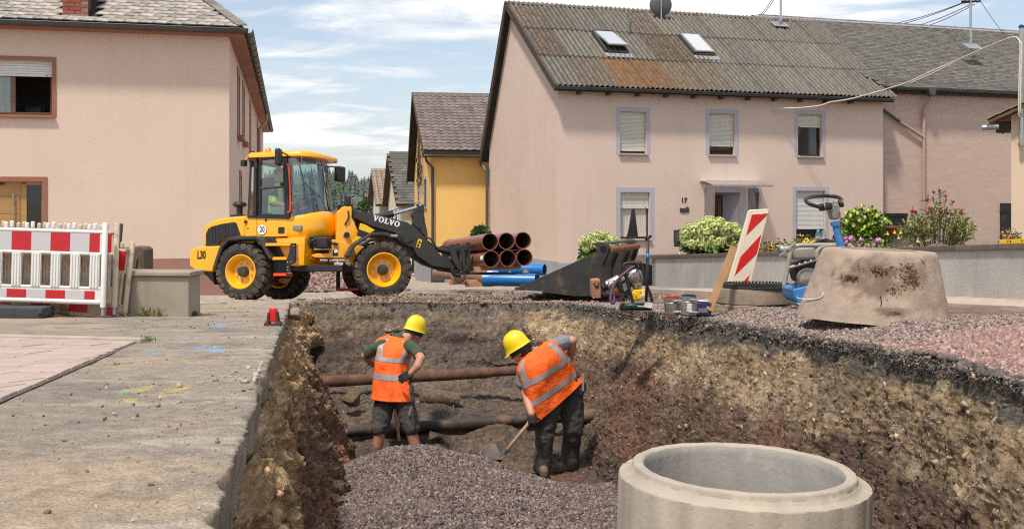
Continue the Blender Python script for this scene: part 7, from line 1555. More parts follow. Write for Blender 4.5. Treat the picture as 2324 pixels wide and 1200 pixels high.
stack_ring('manhole_ring', 'upper smooth brownish manhole ring beneath the toothed iron rim', 'concrete ring', 1709, 685, 12.3, .440, .33, .165, m_clay_ring, .0, .003)
fr_ = thing('iron_rim', 'toothed dark iron rim lying on the upper manhole ring', 'manhole frame', P(1717, 652, 12.25)); mb = MB(); mb.lathe([(.30,0),(.395,0),(.395,.022),(.30,.022),(.30,0)], (0,0,0), (0,0,1), 60); mb.build('rim', m_bucket, fr_); mb = MB()
for k in range(60): a = 2*math.pi*k/60; mb.bar((.375*math.cos(a),.375*math.sin(a),.02), (.375*math.cos(a),.375*math.sin(a),.045), .022, .02)
mb.build('teeth', m_bucket, fr_)
# red and white striped board leaning behind the rings
bd = thing('warning_board', 'leaning white board with red diagonal stripes behind the manhole rings', 'traffic board', P(1678, 645, 12.75))
wplate('board', bd, [(1699,479),(1703,476),(1742,474),(1746,477),(1745,483),(1700,646),(1650,648)], 12.72, .06, m_board_white, bevel=.012)
q5 = lambda pts: [(1280+a/3.75, 400+b/3.75) for a, b in pts]
wplate('panel', bd, q5([(1585,318),(1738,306),(1590,900),(1425,905)]), 12.712, .008, m_board_white, .002)
for s_ in ([(1600,327),(1733,316),(1722,338),(1551,503)], [(1503,684),(1680,494),(1640,660),(1453,843)], [(1518,905),(1579,838),(1561,908)]): wplate('red_stripe', bd, q5(s_), 12.708, .004, m_sheet_red2, .0005)
for a, b in ((1728, 487), (1667, 640)): mb = MB(); mb.ell(P(a, b, 12.705)-bd.location, (.008,.004,.008), 8, 5); mb.build('screw', m_galv, bd, smooth=True)
for (p0, p1, w, lb_) in ((P(1666,560,11.9), P(1609,705,11.6), .075, 'long brown plank leaning left of the striped board'), (P(1668,592,12.95), P(1642,650,12.9), .09, 'shorter reddish plank between the long plank and the striped board')):
    mb = MB(); mb.bar(p0-p1, (0,0,0), w, .03, up=(0,1,0)); o = tag(mb.build('plank', m_wood, None, bevel=.003), lb_, 'plank'); o.location = p1
# stainless pipe couplings and tool box
def coupling(label, a0, b0, a1, b1, Y, rubber, tilt):
    c = P((a0+a1)/2, b1, Y); h = (b1-b0)/F*Y; r = (a1-a0)/F*Y/2; t = thing('pipe_coupling', label, 'coupling', c, 0, 'stainless pipe couplings'); t.rotation_euler = (0, tilt, 0); mb = MB()
    mb.lathe([(r-.006,.01),(r,.012),(r,h*.30),(r+.003,h*.32),(r+.003,h*.68),(r,h*.70),(r,h-.012),(r-.006,h-.01),(r-.006,.01)], (0,0,0), (0,0,1), 40); sb = mb.build('band', m_steel, t); smooth_angle(sb, 30)
    mb = MB(); mb.lathe([(r-.014,0),(r-.004,0),(r-.004,h),(r-.014,h),(r-.014,0)], (0,0,0), (0,0,1), 40); mb.build('sleeve', rubber, t)
    for z in (.2, .8):
        ang = .5; mb = MB(); q = V(r*math.sin(ang), -r*math.cos(ang), h*z); mb.bar(q+V(-.03,-.012,0), q+V(.04,-.006,0), .018, .022); o = mb.build('clamp', m_alu, sb, bevel=.003); mb = MB(); mb.tube([q+V(-.05,-.02,0), q+V(.05,-.012,0)], .006, 6); mb.build('clamp_bolt', m_galv, sb)
    return t, r, h
cpl, r_, h_ = coupling('left stainless coupling with red sleeve edge on the gravel', 1509, 673, 1545, 714, 11.5, m_sheet_red, -.04)
cpl, r_, h_ = coupling('right stainless coupling with white label beside the navy box', 1544, 669, 1580, 716, 11.35, m_navy, .03)
mb = MB(); mb.loft([[((r_+.004)*math.sin(a), -(r_+.004)*math.cos(a), z) for a in [-.35+.1*k for k in range(7)]] for z in (h_*.25, h_*.62)], False, False); lb_ = mb.build('paper_label', m_white, cpl, fix=False)
mb = MB()
for r in range(5):
    for k in range(4):
        a = -.3+.14*k; mb.add([((r_+.0055)*math.sin(x), -(r_+.0055)*math.cos(x), z) for x, z in ((a, h_*(.29+.06*r)), (a+.05+.05*((r*k) % 2), h_*(.29+.06*r)), (a+.05+.05*((r*k) % 2), h_*(.315+.06*r)), (a, h_*(.315+.06*r)))], [(0,1,2,3)])
mb.build('print', m_black, lb_, fix=False)
bx = thing('tool_box', 'dirty navy plastic tool box beside the stainless couplings', 'box', P(1592, 713, 11.7)); mb = MB(); mb.box(-.10,.09,-.1,.16,0,.135); mb.build('body', m_navy, bx, bevel=.012); mb = MB(); mb.box(-.05,.05,-.104,-.1,.03,.075); mb.build('plate', m_engine, bx); mb = MB(); mb.bar((-.09,-.02,.15),(.06,-.05,.145),.12,.004); mb.build('paper', m_white, bx)
# tool tray and hammer
tr = thing('tool_tray', 'shallow black tray on the bank in front of the rammer', 'tray', P(1445, 703, 11.6)); mb = MB(); mb.box(-.17,.15,-.06,.1,0,.01); mb.box(-.17,-.16,-.06,.1,.01,.06); mb.box(.14,.15,-.06,.1,.01,.06); mb.box(-.16,.14,.09,.1,.01,.065); mb.box(-.16,.14,-.06,-.05,.01,.03); mb.build('tray', m_blk, tr, bevel=.004)
hm = thing('trowel', 'green handled trowel lying across the black tray', 'trowel', P(1446, 700, 11.48)); mb = MB(); mb.tube([(-.13,0,.03),(-.06,0,.03),(-.0,0,.025)], [.018,.022,.016], 12); mb.build('handle', M('handle_green', (.02,.09,.05), .5, dirt=[((.25,.2,.15),.6,14,.5)]), hm, smooth=True); mb = MB(); mb.tube([(-.0,0,.025),(.07,0,.02)], .009, 8); mb.add([(.06,-.03,.02),(.14,-.05,.005),(.17,.02,.055),(.09,.04,.06),(.06,-.03,.024),(.14,-.05,.009),(.17,.02,.059),(.09,.04,.064)], [(3,2,1,0),(4,5,6,7),(0,1,5,4),(1,2,6,5),(2,3,7,6),(3,0,4,7)]); mb.build('blade', m_alu, hm)
# iron bar stuck in the bank
rd = thing('digging_bar', 'upright black iron bar with blue tape band stuck in the bank', 'bar', P(1466, 700, 12.15)); q = rel(rd); mb = MB(); mb.tube([q(1466,700,12.15), q(1468,640,12.15), q(1471,540,12.15)], .016, 10); b_ = mb.build('shaft', m_black_paint, rd, smooth=True); mb = MB(); mb.tube([q(1464.5,544,12.15), q(1478,535,12.15)], .018, 10); mb.build('grip', m_black_paint, rd, smooth=True); mb = MB(); mb.tube([q(1469.6,590,12.15), q(1470.2,575,12.15)], .0185, 10); mb.build('tape', m_blue_pipe, rd, smooth=True)
# rammer
rm = thing('rammer', 'vibratory rammer with yellow tank and brown shoe tipped on its side', 'rammer', P(1420, 690, 12.6)); q = rel(rm); qr = lambda pts: [(1330+a/6.317, 530+b/6.317) for a, b in pts]
wplate('shoe', rm, qr([(78,680),(95,665),(205,658),(210,760),(215,925),(92,930),(82,860)]), 12.45, .28, m_foot_brown, .014); wplate('shoe_slot', rm, qr([(130,742),(182,740),(182,775),(130,778)]), 12.44, .02, m_dark, .002)
for a, b in ((115,705),(180,698)): mb = MB(); mb.ell(q(1330+a/6.317,530+b/6.317,12.44), (.012,.01,.012), 8, 5); mb.build('shoe_bolt', m_foot_brown, rm, smooth=True)
mb = MB(); mb.tube([q(1355,662,12.6), q(1363,657,12.6), q(1370,652,12.6)], [.05,.035,.04], 14); mb.build('ankle', m_foot_brown, rm, smooth=True)
mb = MB(); n = 9; mb.tube([q(1366+3.2*k, 655-1.9*k, 12.6) for k in range(n)], [.05 if k % 2 else .042 for k in range(n)], 16); mb.build('bellows', m_blk, rm); mb = MB(); mb.tube([q(1378,648,12.6), q(1406,633,12.6)], .055, 18); o = mb.build('ram_tube', m_alu, rm); smooth_angle(o, 40)
wplate('housing', rm, [(1398,643),(1409,628),(1418,621),(1428,617),(1433,640),(1431,668),(1420,672),(1410,660)], 12.5, .18, m_blk, .012); wplate('cover', rm, [(1393,658),(1408,648),(1420,652),(1424,664),(1410,668),(1398,670)], 12.55, .1, m_rust, .008)
pn = wplate('sign_panel', rm, qr([(492,645),(545,612),(552,662),(500,688)]), 12.494, .004, m_white, 0); t = text_obj('plate_mark', '01', .045, m_black, pn, .002, .002); t.location = q(1413, 633.5, 12.491); t.rotation_euler = (math.pi/2, -.5, 0)
wplate('sign_panel', rm, qr([(520,725),(570,700),(595,800),(550,830)]), 12.494, .004, m_engine, 0)
wplate('crankcase', rm, [(1424,628),(1432,618),(1448,614),(1457,626),(1459,642),(1456,656),(1440,658),(1434,645)], 12.46, .2, m_engine, .02)
mb = MB(); c_ = q(1445, 629, 12.44); mb.lathe([(0,-.035),(.05,-.035),(.062,-.03),(.066,-.02),(.07,.0),(.088,.01),(.09,.06)], c_, (0,1,0), 28); o = mb.build('starter_cover', m_alu, rm); smooth_angle(o, 35)
for k in range(10): a = 2*math.pi*k/10; mb = MB(); mb.bar(c_+V(.025*math.cos(a),-.037,.025*math.sin(a)), c_+V(.05*math.cos(a),-.037,.05*math.sin(a)), .007, .004); mb.build('vent_slot', m_blk, o)
mb = MB(); mb.ell(c_+V(0,-.036,0), (.013,.004,.013), 8, 5); mb.build('badge', m_sheet_red, o, smooth=True)
for a in (1440, 1450): wplate('cylinder_fin', rm, [(a,642),(a+6,641),(a+7,654),(a+1,655)], 12.45, .02, m_alu, .004)
wplate('decal', rm, [(1433,638),(1437,637),(1439,644),(1435,645)], 12.455, .004, m_amber, 0)
tk = wplate('fuel_tank', rm, qr([(652,850),(690,808),(860,795),(925,880),(925,910),(850,925),(680,955),(665,905)]), 12.40, .16, m_yel2, .02); wplate('tank_label', rm, qr([(768,822),(830,815),(845,890),(785,897)]), 12.396, .004, m_white, 0); wplate('tank_label', rm, qr([(768,822),(795,819),(808,860),(780,866)]), 12.393, .003, m_amber, 0); wplate('tank_cap', rm, qr([(690,850),(725,845),(730,900),(700,905)]), 12.39, .03, m_yel2, .006)
for z_, s_ in ((12.36, 0), (12.72, 1)): mb = MB(); mb.tube(crom([q(a, b, z_) for a, b in ((1437,690),(1432,668),(1424,640),(1417,612),(1416,602),(1421,597.5),(1435,596.5),(1448,595.5),(1455,602),(1461,622),(1467,645),(1475,664),(1479,680),(1479,690))], 3), .017, 10); mb.build('handle_frame', m_blk, rm, smooth=True)
mb = MB(); mb.tube([q(1450,597,12.34), q(1452,600,12.74)], .035, 12); mb.build('rubber_mount', m_wood_dark, rm, smooth=True)
mb = MB(); mb.tube(crom([q(a, b, z_) for a, b, z_ in ((1448,601,12.45),(1436,606,12.35),(1420,618,12.33),(1405,631,12.33),(1395,645,12.33),(1389,662,12.33),(1386,676,12.33),(1387,685,12.33),(1392,688,12.33),(1394,680,12.34),(1391,668,12.35))], 4), .017, 8); mb.build('strap_hose', m_purple, rm, smooth=True)
mb = MB(); mb.tube(crom([q(1378,648,12.5), q(1383,638,12.48), q(1393,636,12.48), q(1400,642,12.5)], 4), .008, 6); mb.build('cable', m_galv, rm, smooth=True)
# big steel bucket
BF = Frame(P(1376, 668, 17.2), (.93, -.37)); bk_ = thing('loader_bucket', 'large worn dark steel bucket set down on the ground beyond the rammer', 'bucket', BF.o, BF.rz); W_ = 1.75
bp2 = lambda pts: [BF.hit(a, b, 0) for a, b in pts]
side = [(1166,657),(1180,650),(1256,616),(1352,573.5),(1354,566),(1378,553),(1383,562),(1376,582),(1367,604),(1364,630),(1369,655),(1376,668),(1340,672),(1300,672),(1232,663),(1190,661)]
for y0, nm in ((0, 'side_plate'), (W_-.04, 'side_plate')): mb = MB(); mb.prism(bp2(side), y0, y0+.04); mb.build(nm, m_bucket, bk_, bevel=.006)
sh = bp2([(1166,657),(1190,661),(1232,663),(1300,672),(1340,672),(1376,668),(1369,655),(1364,630),(1367,604),(1376,582),(1381,562)]); mb = MB(); n = len(sh)
mb.prism(sh+[(x-.0+(-.03 if i >= 5 else 0), z+(.03 if i < 5 else 0)) for i, (x, z) in reversed(list(enumerate(sh)))], .04, W_-.04); mb.build('shell', m_bucket, bk_, fix=True)
mb = MB(); a_ = bp2([(1160,658),(1232,664)]); mb.prism([(a_[0][0], a_[0][1]), (a_[1][0], a_[1][1]-.02), (a_[1][0], a_[1][1]+.02)], -.04, W_+.04); mb.build('cutting_edge', m_alu, bk_, bevel=.004)
for y0 in (.03, W_-.10):
    hk = MB(); hk.prism(bp2([(1340,553),(1358,549),(1372,550),(1380,556),(1386,570),(1381,590),(1372,610),(1370,600),(1374,580),(1364,578),(1356,590),(1350,584),(1354,570),(1362,562),(1352,559)]), y0, y0+.06); hk.build('hook_plate', m_bucket, bk_, bevel=.01)
    c_ = BF.hit(1370, 566, 0); mb = MB(); mb.tube([(c_[0], y0-.03, c_[1]), (c_[0], y0+.09, c_[1])], .06, 16); mb.build('pivot_pin', m_black_paint, bk_)
c_ = BF.hit(1382, 567, 0); mb = MB(); mb.tube([(c_[0], .05, c_[1]), (c_[0], W_-.05, c_[1])], .05, 16); o = mb.build('cross_tube', m_rust, bk_); smooth_angle(o, 40)
mb = MB(); c_ = BF.hit(1378, 557, 0); mb.bar((c_[0]-.05,.12,c_[1]+.03),(c_[0]-.05,W_-.3,c_[1]+.03),.18,.03); mb.build('top_rail', m_zinc, bk_)
for y0 in (.5, 1.2): mb = MB(); mb.prism(bp2([(1380,575),(1384,580),(1372,610),(1370,640),(1377,664),(1370,650),(1366,630),(1368,604)]), y0, y0+.03); mb.build('stiffener', m_bucket, bk_)
mb = MB(); rs = random.Random(4)
for k in range(260): 
    t = rs.random(); T_, Ff = T_ANG[rs.randrange(12)]; lx, lz = BF.hit(1170+70*t, 656-18*t*rs.random(), 0); mb.add([V(lx, .1+1.5*rs.random(), lz+.03)+Vector(q_)*rs.uniform(.015,.05) for q_ in T_], [tuple(f) for f in Ff])
mb.build('soil_remains', m_mud, bk_, fix=False)
# plate compactor behind the cone
pc_ = thing('plate_compactor', 'blue and beige plate compactor with black loop handle behind the cone', 'plate compactor', P(1850, 690, 11.4)); q = rel(pc_)
wplate('base_plate', pc_, [(1800,657),(1835,648),(1920,648),(1960,690),(1815,690),(1803,678)], 11.2, .5, m_blue_m, .015); wplate('base_foot', pc_, [(1808,688),(1960,690),(1955,700),(1818,697)], 11.15, .6, m_alu, .01)
wplate('hood', pc_, [(1794,590),(1797,566),(1806,560),(1846,559),(1854,563),(1856,584),(1846,590)], 11.25, .4, m_machine, .035)
wplate('hood_lower', pc_, [(1800,600),(1854,586),(1900,586),(1900,650),(1838,650),(1812,640)], 11.4, .3, m_blk, .02)
mb = MB(); c_ = q(1834, 632, 11.3); mb.lathe([(0,-.04),(.06,-.045),(.09,-.035),(.105,-.01),(.11,.04)], c_, (0,1,0), 24); mb.build('starter_cover', m_machine, pc_, smooth=True); wplate('starter_skirt', pc_, [(1813,640),(1818,612),(1850,608),(1850,650),(1813,653)], 11.31, .08, m_machine, .02)
for pts, r in ((((1779,647),(1781,640),(1788,604),(1793,578),(1800,563),(1813,557),(1850,556.5),(1897,556)), .024), (((1857,596),(1853,580),(1856,568),(1866,560),(1880,557.5),(1897,557)), .026), (((1925,556),(1935,562),(1941,572)), .024)): mb = MB(); mb.tube(crom([q(a, b, 11.15) for a, b in pts], 4), r, 12); mb.build('guard_tube', m_machine, pc_, smooth=True)
gb = MB(); gb.bar(q(1788,608,11.15), q(1855,588,11.15), .03, .05, up=(0,1,0)); o = gb.build('guard_bar', m_machine, pc_, bevel=.012)
for k in range(4): mb = MB(); a = 1803+13*k; mb.bar(q(a,600.5-3.9*k,11.13), q(a+9,597.8-3.9*k,11.13), .012, .012); mb.build('bar_slot', m_dark, o)
mb = MB(); mb.tube([q(1770,566,11.2), q(1776,566,11.2), q(1777,566,11.2), q(1800,564,11.2)], [.04,.045,.033,.033], 14); o = mb.build('filter_can', m_machine, pc_); smooth_angle(o, 40); mb = MB(); mb.tube([q(1768,566.5,11.2), q(1773,566.2,11.2)], [.03,.042], 14); mb.build('blue_cap', m_blue_m, pc_, smooth=True)
mb = MB(); mb.bar(q(1769,580,11.12), q(1784,568,11.12), .02, .012); mb.bar(q(1790,562,11.12), q(1805,549,11.12), .02, .012); mb.build('lever', m_alu, pc_)
mb = MB(); mb.tube([q(1910,572,11.3), q(1896,506,11.3)], [.045,.036], 14); o = mb.build('drawbar', m_blue_m, pc_); smooth_angle(o, 40); mb = MB(); mb.tube([q(1897,512,11.3), q(1895.5,503,11.3)], .05, 14); mb.build('collar', m_blue_m, o)
wplate('handle_head', pc_, [(1890,500),(1906,497),(1907,470),(1902,459),(1895,455),(1885,456),(1877,461),(1882,475)], 11.24, .13, m_engine, .02)
mb = MB(); mb.lathe([(0,-.006),(.014,-.006),(.014,.0)], q(1895,465,11.24), (0,1,0), 12); mb.build('hub_bolt', m_galv, pc_)
hp = [(1864,470,11.18),(1850,467,11.1),(1836,462,11.08),(1829,455,11.15),(1833,449,11.3),(1850,445.5,11.5),(1870,444.5,11.6),(1890,445.5,11.6),(1905,449,11.5),(1911,456,11.4),(1910,463,11.32)]
mb = MB(); mb.tube(crom([q(*p_) for p_ in hp], 4), .02, 12); mb.build('loop_handle', m_blk, pc_, smooth=True)
for a, b in (((1862,471,11.2),(1884,467,11.25)), ((1904,463,11.3),(1912,461,11.3))): mb = MB(); mb.tube([q(*a), q(*b)], .038, 14); o = mb.build('grip_mount', m_blk, pc_); smooth_angle(o, 40); mb = MB(); mb.tube([q(a[0]+7,a[1]-1.2,a[2]), q(a[0]+9,a[1]-1.5,a[2])], .041, 14); mb.build('brass_ring', M('brass_%d' % a[0], (.4,.27,.12), .4, metal=.8), o)
mb = MB(); rs = random.Random(2)
for k in range(7): mb.tube(crom([q(1846+rs.uniform(-4,6),556,11.3), q(1860+rs.uniform(-5,5),547+rs.uniform(-3,3),11.3), q(1876+rs.uniform(-5,5),544+rs.uniform(-2,5),11.32), q(1893+rs.uniform(-4,4),552+rs.uniform(-6,4),11.3)], 4), .009, 6)
mb.build('hose_bundle', m_wood_dark, pc_, smooth=True); wplate('cable_guard', pc_, [(1890,535),(1900,532),(1915,540),(1920,552),(1902,560)], 11.42, .06, m_blk, .02); mb = MB(); mb.tube([q(1906,480,11.2), q(1907,505,11.22), q(1909,528,11.25)], .006, 6); mb.build('throttle_cable', m_rust, pc_)
for i, (a, b) in enumerate(((1857, 547), (1868, 549))):
    bt = thing('water_bottle', ('left clear water bottle with turquoise cap on the compactor', 'right clear water bottle with turquoise cap, nearer the loop handle')[i], 'bottle', P(a, b, 11.35+.03*i), 0, 'water bottles on the compactor'); mb = MB(); mb.lathe([(0,0),(.028,0),(.031,.008),(.031,.055),(.028,.075),(.014,.095),(.012,.10)], (0,0,0), (0,0,1), 18); mb.build('bottle', m_bottle, bt, smooth=True); mb = MB(); mb.lathe([(0,.116),(.014,.116),(.015,.112),(.015,.096)], (0,0,0), (0,0,1), 14); mb.build('cap', M('cap_%d' % i, (.12,.45,.45), .4), bt)

# barriers at the left
def barrier(label, base, tilt, rz, mat, red, whi, dirty=False, foot=True, L=2.0):
    t = thing('site_barrier', label, 'barrier', base, 0, 'plastic site barriers'); t.rotation_euler = (0, tilt, rz); s = 1/207.0
    X = lambda p_: (p_-233)*s; Z_ = lambda p_: (715-p_)*s
    for x in (0, -L): mb = MB(); mb.tube([(x,0,Z_(697)),(x,0,Z_(508)),(x,0,Z_(506))], [.031,.031,.024], 14); o = mb.build('post', mat, t); smooth_angle(o, 40); mb = MB(); mb.tube([(x,0,0),(x,0,Z_(694))], .021, 12); mb.build('pin', m_galv, t)
    for nm, a, b, r in (('top_rail', 528, 520, .022), ('middle_rail', 577, 577, .021), ('lower_rail', 655, 655, .017), ('bottom_rail', 686, 686, .028)): mb = MB(); mb.tube([(-L+.03,0,Z_(a)),(-.03,0,Z_(a))], r, 12); o = mb.build(nm, mat, t); smooth_angle(o, 40)
    mb = MB(); mb.box(-L+.03,-.03,-.012,.012,Z_(574),Z_(524)); mb.box(-L+.03,-.03,-.012,.012,Z_(683),Z_(657)); mb.build('board', mat, t, bevel=.004)
    for (z0, z1, off) in ((Z_(573), Z_(525), 199), (Z_(680), Z_(661), 191)):
        k = 0; x1 = X(off+24)
        while x1 > -L+.05:
            x0 = max(x1-(.112 if k == 0 else .212), -L+.04); mb = MB(); mb.box(x0, x1-.002, -.0155, -.0125, z0, z1); mb.box(x0, x1-.002, .0125, .0155, z0, z1); mb.build('reflective_panel', red if k % 2 == 0 else whi, t); x1 = x0; k += 1
    st = MB(); st.box(-.052,.052,-.02,.02,Z_(655),Z_(577)); 
    for e in (-.032,-.0,.032): st.tube([(e,-.022,Z_(653)),(e,-.022,Z_(579))], .010, 6)
    s0 = None; x = -.10
    while x > -L+.1: o = inst(s0, t) if s0 else st.build('slat', mat, t, bevel=.004); s0 = s0 or o; o.location = (x, 0, 0); x -= .2126
    kn = MB(); kn.box(-.022,.022,-.016,.016,0,.075); k0 = None; k = 0; x = -.11
    while x > -L+.05: o = inst(k0, t) if k0 else kn.build('stacking_lug', mat, t, bevel=.014); k0 = k0 or o; o.location = (x, 0, Z_(526)+(.0 if k % 2 else .012)); x -= .062 if k % 2 == 0 else .165; k += 1
    return t
g0 = P(233, 715, 12.02)
barrier('front white plastic barrier with clean red and grey reflective stripes', g0, .03, 0, m_white_plastic, m_sheet_red, m_sheet_white)
barrier('dirty cream barrier standing directly behind the clean white one', g0+V(.065,.17,-.01), .03, .015, m_dirty_plastic, m_sheet_red, m_dirty_plastic)
barrier('rearmost dirty barrier sunk low and leaning right against the concrete wall', g0+V(.10,.33,-.22), .11, .01, m_dirty_plastic, m_sheet_red2, m_dirty_plastic, L=1.9)
ft = thing('barrier_foot', 'dark grey rubber foot block in front of the white barrier', 'barrier foot', P(50, 720, 11.9)); mb = MB(); mb.prism([(-.30,0),(.275,0),(.28,.06),(.27,.115),(-.30,.125)], -.14, .2); mb.build('block', m_rubber_grey, ft, bevel=.015); mb = MB(); mb.box(.235,.283,-.147,-.13,.03,.06); mb.build('grip_slot', m_dark, ft)
po = tag(MB().bar((0,0,-.5), (.055,0,.24), .045, .045, up=(0,1,0)).build('steel_post', m_zinc, None, bevel=.004), 'leaning dark grey square post rising behind the barriers', 'post'); po.location = P(263, 555, 12.5)
wl2 = thing('concrete_wall', 'short stained concrete wall stub with overhanging top behind the barriers', 'wall', P(428, 716, 12.35), -.10)
mb = MB(); mb.box(-1.3,-.0,0,.35,-.15,.435); mb.build('wall', m_concrete_wall, wl2, bevel=.012); mb = MB(); mb.box(-1.3,.035,-.035,.38,.437,.495); mb.build('coping', m_concrete_wall, wl2, bevel=.016)
sb = thing('stone_slab', 'brown rough block leaning on the house behind the concrete wall', 'stone block', P(300, 622, 13.6)); mb = MB(); mb.prism([(-.17,-.1),(-.02,.34),(.13,.335),(.165,.30),(.165,-.1)], -.05, .3); mb.prism([(.02,.0),(.05,.0),(.09,.2),(.06,.2)], -.07, -.05); mb.build('block', M('brown_stone', (.13,.085,.065), .9, var=.25, scale=9, bump=.8, dirt=[((.25,.19,.15),.6,8,.58)]), sb, bevel=.012)
gr = thing('steel_grating', 'grey steel grating leaning between the barriers and brown block', 'grating', P(258, 622, 13.3)); mb = MB()
for k in range(9): mb.bar((-.12+.022*k,0,-.1),(.03+.022*k,.05,.33),.008,.012,up=(0,1,0))
for k in range(14): mb.bar((-.12+.0115*k,.003*k,-.1+.032*k),(.075+.0115*k,.003*k,-.1+.032*k),.007,.01,up=(0,1,0))
mb.build('grid', m_galv, gr); mb = MB(); mb.bar((.10,-.02,.21),(.20,-.02,.22),.02,.02); mb.build('hook', m_galv, gr)
# small red warning lamp on the road
rl = thing('warning_lamp', 'small red warning lamp in black rubber holder at the trench edge', 'warning lamp', G(620, 739)); mb = MB(); mb.prism([(-.075,0),(.075,0),(.075,.03),(.055,.045),(.042,.13),(.03,.13),(.03,.02),(-.03,.02),(-.03,.13),(-.042,.13),(-.055,.045),(-.075,.03)], -.05, .05); mb.tube([(-.06,-.055,.016),(-.06,.055,.016)], .018, 8); mb.tube([(.06,-.055,.016),(.06,.055,.016)], .018, 8); mb.build('holder', m_wood_dark, rl, bevel=.004)
mb = MB(); mb.prism([(-.034,.035),(.034,.035),(.036,.16),(.018,.17),(0,.163),(-.018,.17),(-.036,.16)], -.03, .03); mb.build('lens', M('lamp_red', (.78,.008,.015), .25, var=.1, spec=.6), rl, bevel=.008)

# ---- pipes and rubble in the trench
m_oldpipe = M('old_pipe', (.105,.055,.036), .85, var=.35, scale=9, bump=.8, bscale=30, dirt=[((.20,.085,.04),.7,5,.52),((.03,.025,.022),.6,9,.58)]); m_oldpipe2 = M('old_pipe_black', (.04,.03,.025), .7, var=.35, scale=7, bump=.6, bscale=30, dirt=[((.16,.08,.05),.85,3.5,.48)])
def old_pipe(name, label, p0, p1, r0, mat, lump=.1, joint=None, seed=0):
    n = 70; seg = 20; mb = MB(); p0, p1 = Vector(p0), Vector(p1); d = (p1-p0).normalized(); a = d.cross(V(0,0,1)).normalized(); b = a.cross(d); rings = []
    for i in range(n):
        t = i/(n-1); c = p0.lerp(p1, t)-V(0,0,.01*math.sin(t*math.pi)); r = r0*(1.0 if joint is None or t < joint else .86); r *= 1.1 if joint and abs(t-joint) < .012 else 1; lp = lump*max(0, 1-min(t, 1-t)/.22); ring = []
        for k in range(seg): th = 2*math.pi*k/seg; w = float(vnoise(np.array([[t*14+seed, math.cos(th)*1.6, math.sin(th)*1.6]]), seed)[0]); rr = r*(1+.04*w+lp*(.55+.9*max(-.3, w))); ring.append(c+(a*math.cos(th)+b*math.sin(th))*rr - p0)
        rings.append(ring)
    mb.loft(rings, True); o = tag(mb.build(name, mat, None, smooth=True), label, 'pipe'); o.location = p0; return o
old_pipe('old_pipe', 'upper rust brown old pipe crossing the trench behind the workers', P(690, 868, 14.35), P(1345, 829, 14.35), .072, m_oldpipe, .18, .63, 3)
old_pipe('old_pipe', 'lower black old pipe crossing the trench, soil caked at both ends', P(690, 984, 13.1), P(1360, 938, 13.1), .070, m_oldpipe2, .55, None, 8)
cf = thing('pipe_stub', 'rounded end of a clay pipe sticking out of the spoil between pipes', 'pipe stub', P(1010, 902, 14.0)); mb = MB(); mb.tube([(-.30,-.12,.04),(-.27,-.11,.035),(-.1,-.02,.0),(.15,.1,-.05)], [.075,.105,.105,.10], 22); o = mb.build('stub', m_mud, cf); smooth_angle(o, 50)
for i, (a, b, Y, r, lb_) in enumerate(((990,990,12.9,.11,'flat muddy stone on the trench floor below the black pipe'),(800,905,13.6,.14,'broken stone left of the standing worker in the trench'),(668,714,14.9,.13,'squared dirty concrete lump at the head corner of the road slab'),(1955,758,8.85,.035,'single brown stone on the gravel in front of the cone'),(2318,768,6.7,.05,'brown stone at the right edge beside the chippings heap'))):
    mb = MB(); T_, Ff = T_ANG[i*2 % 12]; mb.add([Vector(q_)*r for q_ in T_], [tuple(f) for f in Ff]); o = tag(mb.build('stone', m_mud if i in (0, 1) else m_clay_ring, None, bevel=r*.12), lb_, 'stone'); o.location = P(a, b, Y)

# ------------------------------------------------------------------ garden
def wallpt(px_, off):                                     # point `off` metres behind the garden wall on the column of a pixel
    k = (px_-CX)/F; w0 = W0 - wn_*off; t = (k*w0.y-w0.x)/(wd.x-k*wd.y); p_ = w0+wd*t; return Vector((p_.x, p_.y, gz(p_.y)))
mb = MB(); pts = [wallpt(1482, .22), wallpt(2330, .22)]; e_ = [H.M @ Vector((0.2,-.05,0)), H.M @ Vector((hu1,-.05,0)), B_.M @ Vector((9,-.1,0))]
mb.add([(pts[0].x,pts[0].y,pts[0].z+.62),(pts[1].x,pts[1].y,pts[1].z+.62),(e_[2].x+4,e_[2].y-6,-1.4),(e_[2].x,e_[2].y,-1.6),(e_[1].x,e_[1].y,-1.7),(e_[0].x+1.6,e_[0].y+.5,-1.75)], [(0,1,2,3,4,5)]); struct(mb.build('garden_bed', M('garden_soil', (.10,.08,.055), .95, var=.4, scale=3, bump=.6), None))
lr = np.random.default_rng(21)
def leaves(name, par, centers, dirs, size, ratio, cols, droop=.25, jit=.2):
    n = len(centers); d = dirs/np.linalg.norm(dirs, axis=1)[:, None]; r = lr.normal(size=(n, 3)); s = np.cross(d, r); s /= np.linalg.norm(s, axis=1)[:, None]; nn = np.cross(s, d); L = size*(1+jit*lr.normal(size=n)).clip(.4, 1.8); w = L*ratio
    prof = [(0,.0),(.3,.8),(.6,1.0),(.85,.55),(1,.0)]; vs = []
    for t, ww in prof:
        c = centers + d*(L*t)[:, None] - np.array([0,0,1])[None]*(droop*L*t*t)[:, None]
        if ww == 0: vs.append(c[:, None])
        else: vs.append(np.stack([c - s*(w*ww*.5)[:, None] + nn*(w*ww*.12)[:, None], c + s*(w*ww*.5)[:, None] + nn*(w*ww*.12)[:, None]], 1))
    v = np.concatenate(vs, 1); k = v.shape[1]; b = (np.arange(n)*k)[:, None]; f = np.concatenate([b+np.array([0,1,2]), b+np.array([1,3,2]), b+np.array([2,3,4]), b+np.array([3,5,4]), b+np.array([4,5,6]), b+np.array([5,7,6])][:6], 0).reshape(-1, 3); f[f >= n*k] = 0
    o = npmesh(name, v.reshape(-1, 3), f, m_leaf, np.repeat(cols, k, 0)); o.parent = par; return o
